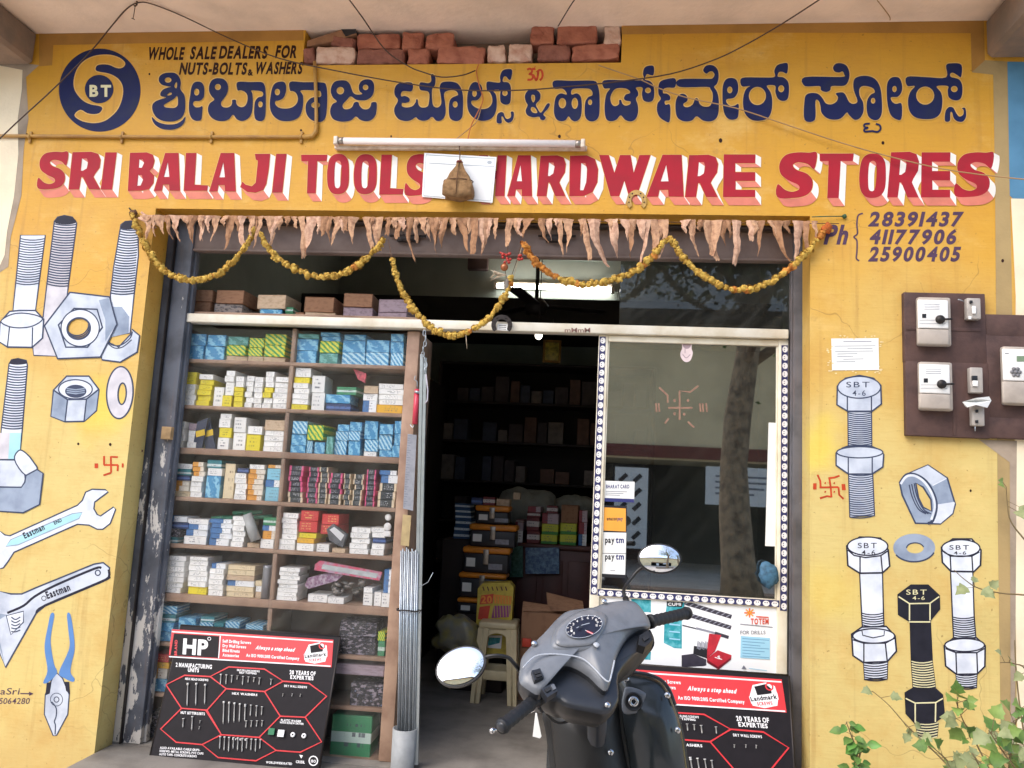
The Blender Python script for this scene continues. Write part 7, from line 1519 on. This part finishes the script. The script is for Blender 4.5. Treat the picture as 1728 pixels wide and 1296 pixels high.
hbox([(1118,600),(1165,570),(1192,620),(1150,660),(1112,648)], -.03, .0, M_MATB, 'switch_block', sub=[([(1132,615),(1160,598),(1170,616),(1142,634)], M_RUB)])
def grip(pa, pb, y0, y1, lab):
    a, b = at(*cs([pa])[0], y0), at(*cs([pb])[0], y1); d = (b - a); mb = MB(); N = 26; r = .0165
    mb.tube([a + d * (i / N) for i in range(N + 1)], [r * (1.06 if i % 3 == 0 else .97) for i in range(N + 1)], M_RUB, 16)
    mb.tube([b - d * .02, b + d * .04], [r * 1.2, r * 1.05], M_RUB, 16); mb.tube([a, a + d * .06], r * 1.25, M_RUB, 16); g = obj('grip', mb, SCO)
    mb = MB(); mb.lathe([(0, .004), (.011, .003), (.013, 0)], M_UND, Matrix.Translation(b + d * .04) @ d.to_track_quat('Z', 'Y').to_matrix().to_4x4(), 14); obj('end_cap', mb, g); return a, b
yl = (PL - CAMP).y + CAMY
ga, gb = grip((588, 925), (398, 1076), -1.82, -1.95, 'left')
grip((1170, 528), (1368, 482), -1.58, -1.47, 'right')
def lever(pts, ys, r):
    mb = MB(); L = [tuple(at(*p, y)) for p, y in zip(cs(pts), ys)]; L = smooth_pts(L, False); mb.tube([Vector(p) for p in L], r, M_CHR, 8); mb.blob(L[-1], .008, M_CHR, 10, 6); obj('brake_lever', mb, SCO)
lever([(690,905),(660,938),(610,972),(520,1010),(430,1066),(345,1100)], [-1.78, -1.74, -1.72, -1.76, -1.82, -1.88], .0055)
lever([(1150,640),(1110,680),(1060,712),(1005,742)], [-1.58, -1.6, -1.62, -1.66], .0055)
mb = MB(); mb.bbox((-.02, -.012, -.014), (.02, .012, .014), M_CHR, .004, Matrix.Translation(at(*cs([(655, 930)])[0], -1.76)) @ Matrix.Rotation(.6, 4, 'Y')); mb.tube([at(*cs([p])[0], y) for p, y in (((640, 945), -1.76), ((612, 975), -1.75), ((598, 985), -1.75))], .004, M_CHR, 6); obj('lever_clamp', mb, SCO)
for pts_, ys_ in (([(628,935),(650,985),(700,1010),(760,1000)], (-1.78,-1.74,-1.68,-1.6)), ([(610,930),(622,1000),(690,1060),(770,1040)], (-1.77,-1.73,-1.66,-1.58))):
    mb = MB(); mb.tube([Vector(p) for p in smooth_pts([tuple(at(*cs([q])[0], y)) for q, y in zip(pts_, ys_)], False)], .0038, M_RUB, 6); obj('control_cable', mb, SCO)
# cable from the right lever
mb = MB(); mb.tube([Vector(p) for p in smooth_pts([tuple(at(*cs([q])[0], y)) for q, y in (((1185,600),-1.56),((1190,650),-1.56),((1150,700),-1.55),((1080,730),-1.52),((1000,770),-1.5))], False)], .0035, M_RUB, 6); obj('control_cable', mb, SCO)
def mirror(el, y, refl, stem, ys):
    cx, cy, rx, ry, ang = el; c = at(*cs([(cx, cy)])[0], y); d = (c - CAMP).normalized(); n = (Vector(refl).normalized() - d).normalized()
    out = ell(cx, cy, rx * 1.09, ry * 1.12, ang, 28); mb, _ = shell(out, c, n, -.001, .035, .45, M_MATB, off=-.002, edge=.001, k=0); m_ = obj('mirror_housing', mb, SCO)
    mb, _ = shell(ell(cx, cy, rx, ry, ang, 40), c, n, .0075, .002, 1, M_MIR, M_MATB, rings=(1, .9, .8, .7, .6, .5, .4, .3, .2, .1), edge=0, off=.0012, k=0); obj('mirror_glass', mb, m_)
    mb = MB(); P_ = smooth_pts([tuple(at(*p, yy)) for p, yy in zip(cs(stem), ys)], False); mb.tube([Vector(p) for p in P_], .0052, M_MATB, 8); mb.tube([Vector(P_[-1]), Vector(P_[-1]) + (Vector(P_[-1]) - Vector(P_[-4])).normalized() * .03], .009, M_MATB, 8); obj('mirror_stem', mb, m_)
mirror((178, 760, 128, 90, -26), -1.86, (-.25, -.62, .75), [(255,735),(300,716),(360,705),(425,714),(455,742),(478,772),(495,800)], (-1.84, -1.84, -1.84, -1.83, -1.82, -1.8, -1.78))
mirror((1226, 195, 106, 71, 4), -1.5, (.10, -.93, .32), [(1160,225),(1112,256),(1075,300),(1046,340),(1036,370),(1045,402)], (-1.47, -1.47, -1.48, -1.5, -1.53, -1.55))
# body: column, leg shield with glove panel, key lock
B0 = at(1000, 1200, -1.42); bn = Vector((0, -1, .14)).normalized()
legs = [(606,1010),(660,940),(800,900),(960,850),(1006,792),(1080,786),(1150,798),(1226,828),(1272,880),(1306,960),(1338,1050),(1360,1150),(1382,1296),(1390,1420),(1370,1640),(1200,1720),(900,1730),(720,1700),(670,1560),(655,1420),(640,1250),(624,1110)]
mb, _ = shell(legs, B0, bn, .012, .1, .8, M_MATB, M_UND, edge=.012); LEG = obj('leg_shield', mb, SCO)
glove = [(1012,800),(1080,794),(1150,806),(1222,836),(1262,882),(1296,960),(1328,1050),(1348,1150),(1368,1296),(1374,1420),(1330,1560),(1160,1560),(1090,1420),(1050,1200),(1024,1040),(1014,920)]
mb, _ = shell(glove, B0, bn, .045, .03, .95, M_GLOSS, off=.016, edge=.014); obj('glove_panel', mb, LEG)
col = [(650,960),(720,930),(850,960),(960,940),(1008,960),(1020,1060),(1046,1220),(1085,1420),(1100,1600),(760,1600),(700,1420),(672,1250),(655,1100)]
mb, _ = shell(col, B0, bn, .06, .03, .95, M_MATB, off=.016, edge=.012); obj('steering_column_cover', mb, LEG)
def bpt(x, y, k): return onplane(x, y, B0, bn) + bn * k
mb, _ = shell([(1034,880),(1050,862),(1100,870),(1146,896),(1140,930),(1112,990),(1080,1002),(1034,1000),(1022,950)], B0, bn, .006, .02, .9, M_COWL, off=.05, edge=.004); obj('lock_plate', mb, LEG)
mb = MB(); R = Matrix.Translation(bpt(*cs([(1082, 934)])[0], .058)) @ bn.to_track_quat('Z', 'Y').to_matrix().to_4x4()
mb.lathe([(.026, -.006), (.027, .006), (.023, .009), (.021, .004), (.016, .004), (.015, .012), (.006, .013), (.005, .006), (0, .006)], M_UND, R, 26); mb.lathe([(.0145, .0125), (.013, .0145), (.007, .0145), (.006, .012)], M_CHR, R, 20); mb.bbox((-.0015, -.008, .010), (.0015, .008, .0145), M_BLK, .0005, R); obj('ignition_lock', mb, LEG)
mb = MB()
for x, y, k in ((768,988,.074),(965,1192,.074),(1048,824,.03),(1258,905,.05),(1310,1085,.05)):
    R = Matrix.Translation(bpt(*cs([(x, y)])[0], k)) @ bn.to_track_quat('Z', 'Y').to_matrix().to_4x4(); mb.lathe([(0, .004), (.004, .004), (.007, .003), (.009, 0)], M_CHR, R, 12)
obj('panel_screw', mb, LEG)
mb = MB(); mb.tube([bpt(*p, .022) for p in cs(smooth_pts([(1000,786),(1040,792),(1100,792),(1160,800),(1228,828),(1272,878),(1304,960)], False))], .0045, M_UND, 8); obj('shield_rim', mb, LEG)
mb = MB(); mb.prism([bpt(*p, .02) for p in cs([(574,1002),(582,1002),(606,1124),(598,1134),(560,1124)])], bn * .004, M_PALEP); obj('rim_glint', mb, LEG)  # pale plate standing in for a bright reflection on the shield's left rim
# unseen from here but there: floorboard, seat, rear body, apron, wheels
BX = gx + .02
mb = MB(); mb.bbox((BX - .17, -2.3, STREET + .26), (BX + .17, -1.46, STREET + .31), M_UND, .02); obj('floorboard', mb, SCO)
mb = MB(); mb.bbox((BX - .16, -2.98, STREET + .3), (BX + .16, -2.3, STREET + .72), M_GLOSS, .09, seg=4); obj('rear_body', mb, SCO)
mb = MB(); mb.bbox((BX - .14, -2.95, STREET + .721), (BX + .14, -2.3, STREET + .8), M_RUB, .04, seg=4); obj('seat', mb, SCO)
mb = MB(); mb.bbox((BX - .16, -1.3, STREET + .4), (BX + .16, -1.22, STREET + .95), M_GLOSS, .038, seg=4); obj('front_apron', mb, SCO)
def wheel(x, y, z, ang):
    R = Matrix.Translation((x, y, z)) @ Matrix.Rotation(ang, 4, 'Z') @ Matrix.Rotation(math.pi / 2, 4, 'Y'); mb = MB()
    mb.lathe([(.14, -.04), (.19, -.045), (.215, -.025), (.22, 0), (.215, .025), (.19, .045), (.14, .04)], M_RUB, R, 32); w_ = obj('wheel', mb, SCO)
    mb = MB(); mb.lathe([(0, -.03), (.05, -.035), (.06, -.01), (.13, -.01), (.142, -.038), (.142, .038), (.13, .01), (.06, .01), (.05, .035), (0, .03)], M_CHR, R, 28); obj('rim', mb, w_)
wheel(BX, -1.0, STREET + .22, .4); wheel(BX, -2.62, STREET + .22, 0)
mb = MB(); mb.tube([at(*cs([(900, 900)])[0], -1.66), Vector((BX, -1.22, STREET + .6)), Vector((BX, -1.05, STREET + .36))], [.03, .026, .02], M_UND, 10)
for s_ in (-1, 1): mb.tube([Vector((BX + s_ * .07, -1.16, STREET + .5)), Vector((BX + s_ * .07, -1.0, STREET + .22))], .014, M_CHR, 8)
obj('steering_fork', mb, SCO)
mb = MB()
for i in range(9):
    a = math.radians(20 + i * 16); y, z = -1.0 - .25 * math.cos(a), STREET + .22 + .25 * math.sin(a)
    mb.v += [Vector((BX - .06, y, z)), Vector((BX, y + (y + 1.0) * .08, z + .02)), Vector((BX + .06, y, z))]
k_ = mb.mat(M_GLOSS)
for i in range(8):
    for j in range(2): mb.f.append([i * 3 + j, i * 3 + j + 1, i * 3 + j + 4, i * 3 + j + 3]); mb.mi.append(k_); mb.sm.append(True)
obj('mudguard', mb, SCO)
mb = MB(); mb.tube([Vector((BX - .12, -2.0, STREET + .28)), Vector((BX - .26, -2.05, STREET + .005))], .01, M_CHR, 8); obj('side_stand', mb, SCO)

# ------------------------------------------------------------------ plants at the right
LG = [mat('creeper_leaf', (96, 128, 54), .6, .25, 24, c2=(66, 96, 36)), mat('young_leaf', (130, 154, 76), .55, .2, 24, c2=(98, 126, 52)), mat('dusty_leaf', (144, 150, 104), .7, .2, 24, c2=(104, 114, 70)), mat('bright_leaf', (96, 146, 58), .5, .2, 24)]
M_STEM = mat('plant_stem', (118, 100, 66), .8, .2, 30)
def leafpts(p, d, nrm, s, lobes):
    d = d.normalized(); sd = d.cross(nrm); sd = sd.normalized() if sd.length > 1e-6 else d.orthogonal(); up = sd.cross(d)
    prof = [(0, 0), (.08, .2), (.24, .5), (.42, .36), (.56, .42), (.72, .2), (1, 0)] if lobes else [(0, 0), (.1, .16), (.32, .34), (.6, .3), (.84, .13), (1, 0)]
    mid = [p + d * (x * s) - up * (.22 * s * x * x) for x, _ in prof]
    L = [m_ + sd * (y * s) + up * (y * s * .35) for m_, (_, y) in zip(mid, prof)]; R = [m_ - sd * (y * s) + up * (y * s * .35) for m_, (_, y) in zip(mid, prof)]
    n = len(prof); vs = mid + L + R; fs = []
    for i in range(n - 1): fs += [(i, i + 1, n + i + 1, n + i), (i, 2 * n + i, 2 * n + i + 1, i + 1)]
    return vs, fs
def plant(name, lab, cat, stems, seed, size, dens, mats_, lobes=True, base=None, spread=.05):
    rd = random.Random(seed); paths = [[Vector(p) for p in smooth_pts([tuple(at(*q)) for q in s], False, 5)] for s in stems]
    t = thing(name, lab, cat, base or paths[0][0]); mb = MB()
    for P_ in paths: mb.tube(P_, [.0045 * (1 - .7 * i / len(P_)) for i in range(len(P_))], M_STEM, 6)
    fol = MB()
    for P_ in paths:
        for i in range(1, len(P_)):
            for _ in range(2):
                if rd.random() > dens: continue
                p = P_[i] + (P_[i - 1] - P_[i]) * rd.random(); d = Vector((rd.uniform(-1, 1), rd.uniform(-.9, .4), rd.uniform(-.5, .7))).normalized()
                e = p + d * rd.uniform(.2, 1) * spread; mb.tube([p, e], .0012, M_STEM, 4); s_ = size * rd.uniform(.55, 1.25)
                nrm = Vector((rd.uniform(-.5, .5), -1, rd.uniform(.1, 1.2))).normalized(); vs, fs = leafpts(e, (d + Vector((0, -.2, -.35))), nrm, s_, lobes); fol.add(vs, fs, rd.choice(mats_), True)
    obj('stem', mb, t); obj('leaves', fol, t, recalc=False); return t
G0 = lambda x, y: (x, 1420, y)
plant('creeper_plant', 'leafy pale green creeper bush at the foot of the right pier', 'plant', [[(1690,1440,-.55),(1680,1330,-.55),(1650,1260,-.5),(1625,1215,-.5),(1612,1180,-.5)],[(1700,1440,-.6),(1700,1340,-.6),(1705,1270,-.6),(1712,1225,-.6),(1735,1185,-.6)],[(1660,1440,-.6),(1640,1340,-.6),(1600,1285,-.6),(1575,1262,-.6)],[(1720,1440,-.5),(1725,1330,-.5),(1735,1260,-.5),(1745,1220,-.5)],[(1680,1440,-.7),(1660,1350,-.75),(1655,1300,-.75),(1640,1270,-.75)],[(1740,1440,-.7),(1730,1330,-.7),(1690,1265,-.7),(1668,1232,-.7)],[(1620,1440,-.65),(1610,1340,-.65),(1580,1300,-.65)],[(1760,1400,-.6),(1750,1300,-.6),(1760,1230,-.6)]], 31, .056, .62, LG[:3], spread=.06)
plant('creeper_plant', 'thin arching shoot with few leaves before the black painted bolt', 'plant', [[(1650,1330,-.45),(1610,1300,-.4),(1570,1262,-.35),(1530,1224,-.3),(1500,1190,-.28),(1472,1166,-.26)]], 5, .045, .3, LG[1:3], spread=.05)
plant('young_sprig', 'small bright green sprig at the bottom beside the door jamb', 'plant', [[(1440,1330,-.4),(1446,1296,-.4),(1444,1262,-.4),(1436,1240,-.4),(1428,1218,-.4)],[(1445,1300,-.4),(1452,1270,-.4),(1458,1256,-.4)]], 12, .05, .62, [LG[3], LG[0]], lobes=False, spread=.03)
plant('vine_twig', 'bare brown twig crossing the white bolt at the right with few leaves', 'plant', [[(1800,1012,-.3),(1728,1004,-.28),(1690,1001,-.25),(1650,992,-.22),(1628,978,-.2),(1610,962,-.2)]], 3, .05, .2, [LG[2]], spread=.04)
plant('wall_vine', 'sparse pale vine climbing the cream wall at the right edge', 'plant', [[(1745,1330,-.2),(1722,1200,-.18),(1714,1120,-.16),(1712,1080,-.15)],[(1760,1260,-.2),(1735,1140,-.2),(1712,1120,-.18),(1688,1118,-.18)],[(1770,960,-.1),(1730,912,-.08),(1706,880,-.06),(1700,850,-.05),(1698,820,-.05)]], 44, .05, .14, LG[1:3], spread=.06)
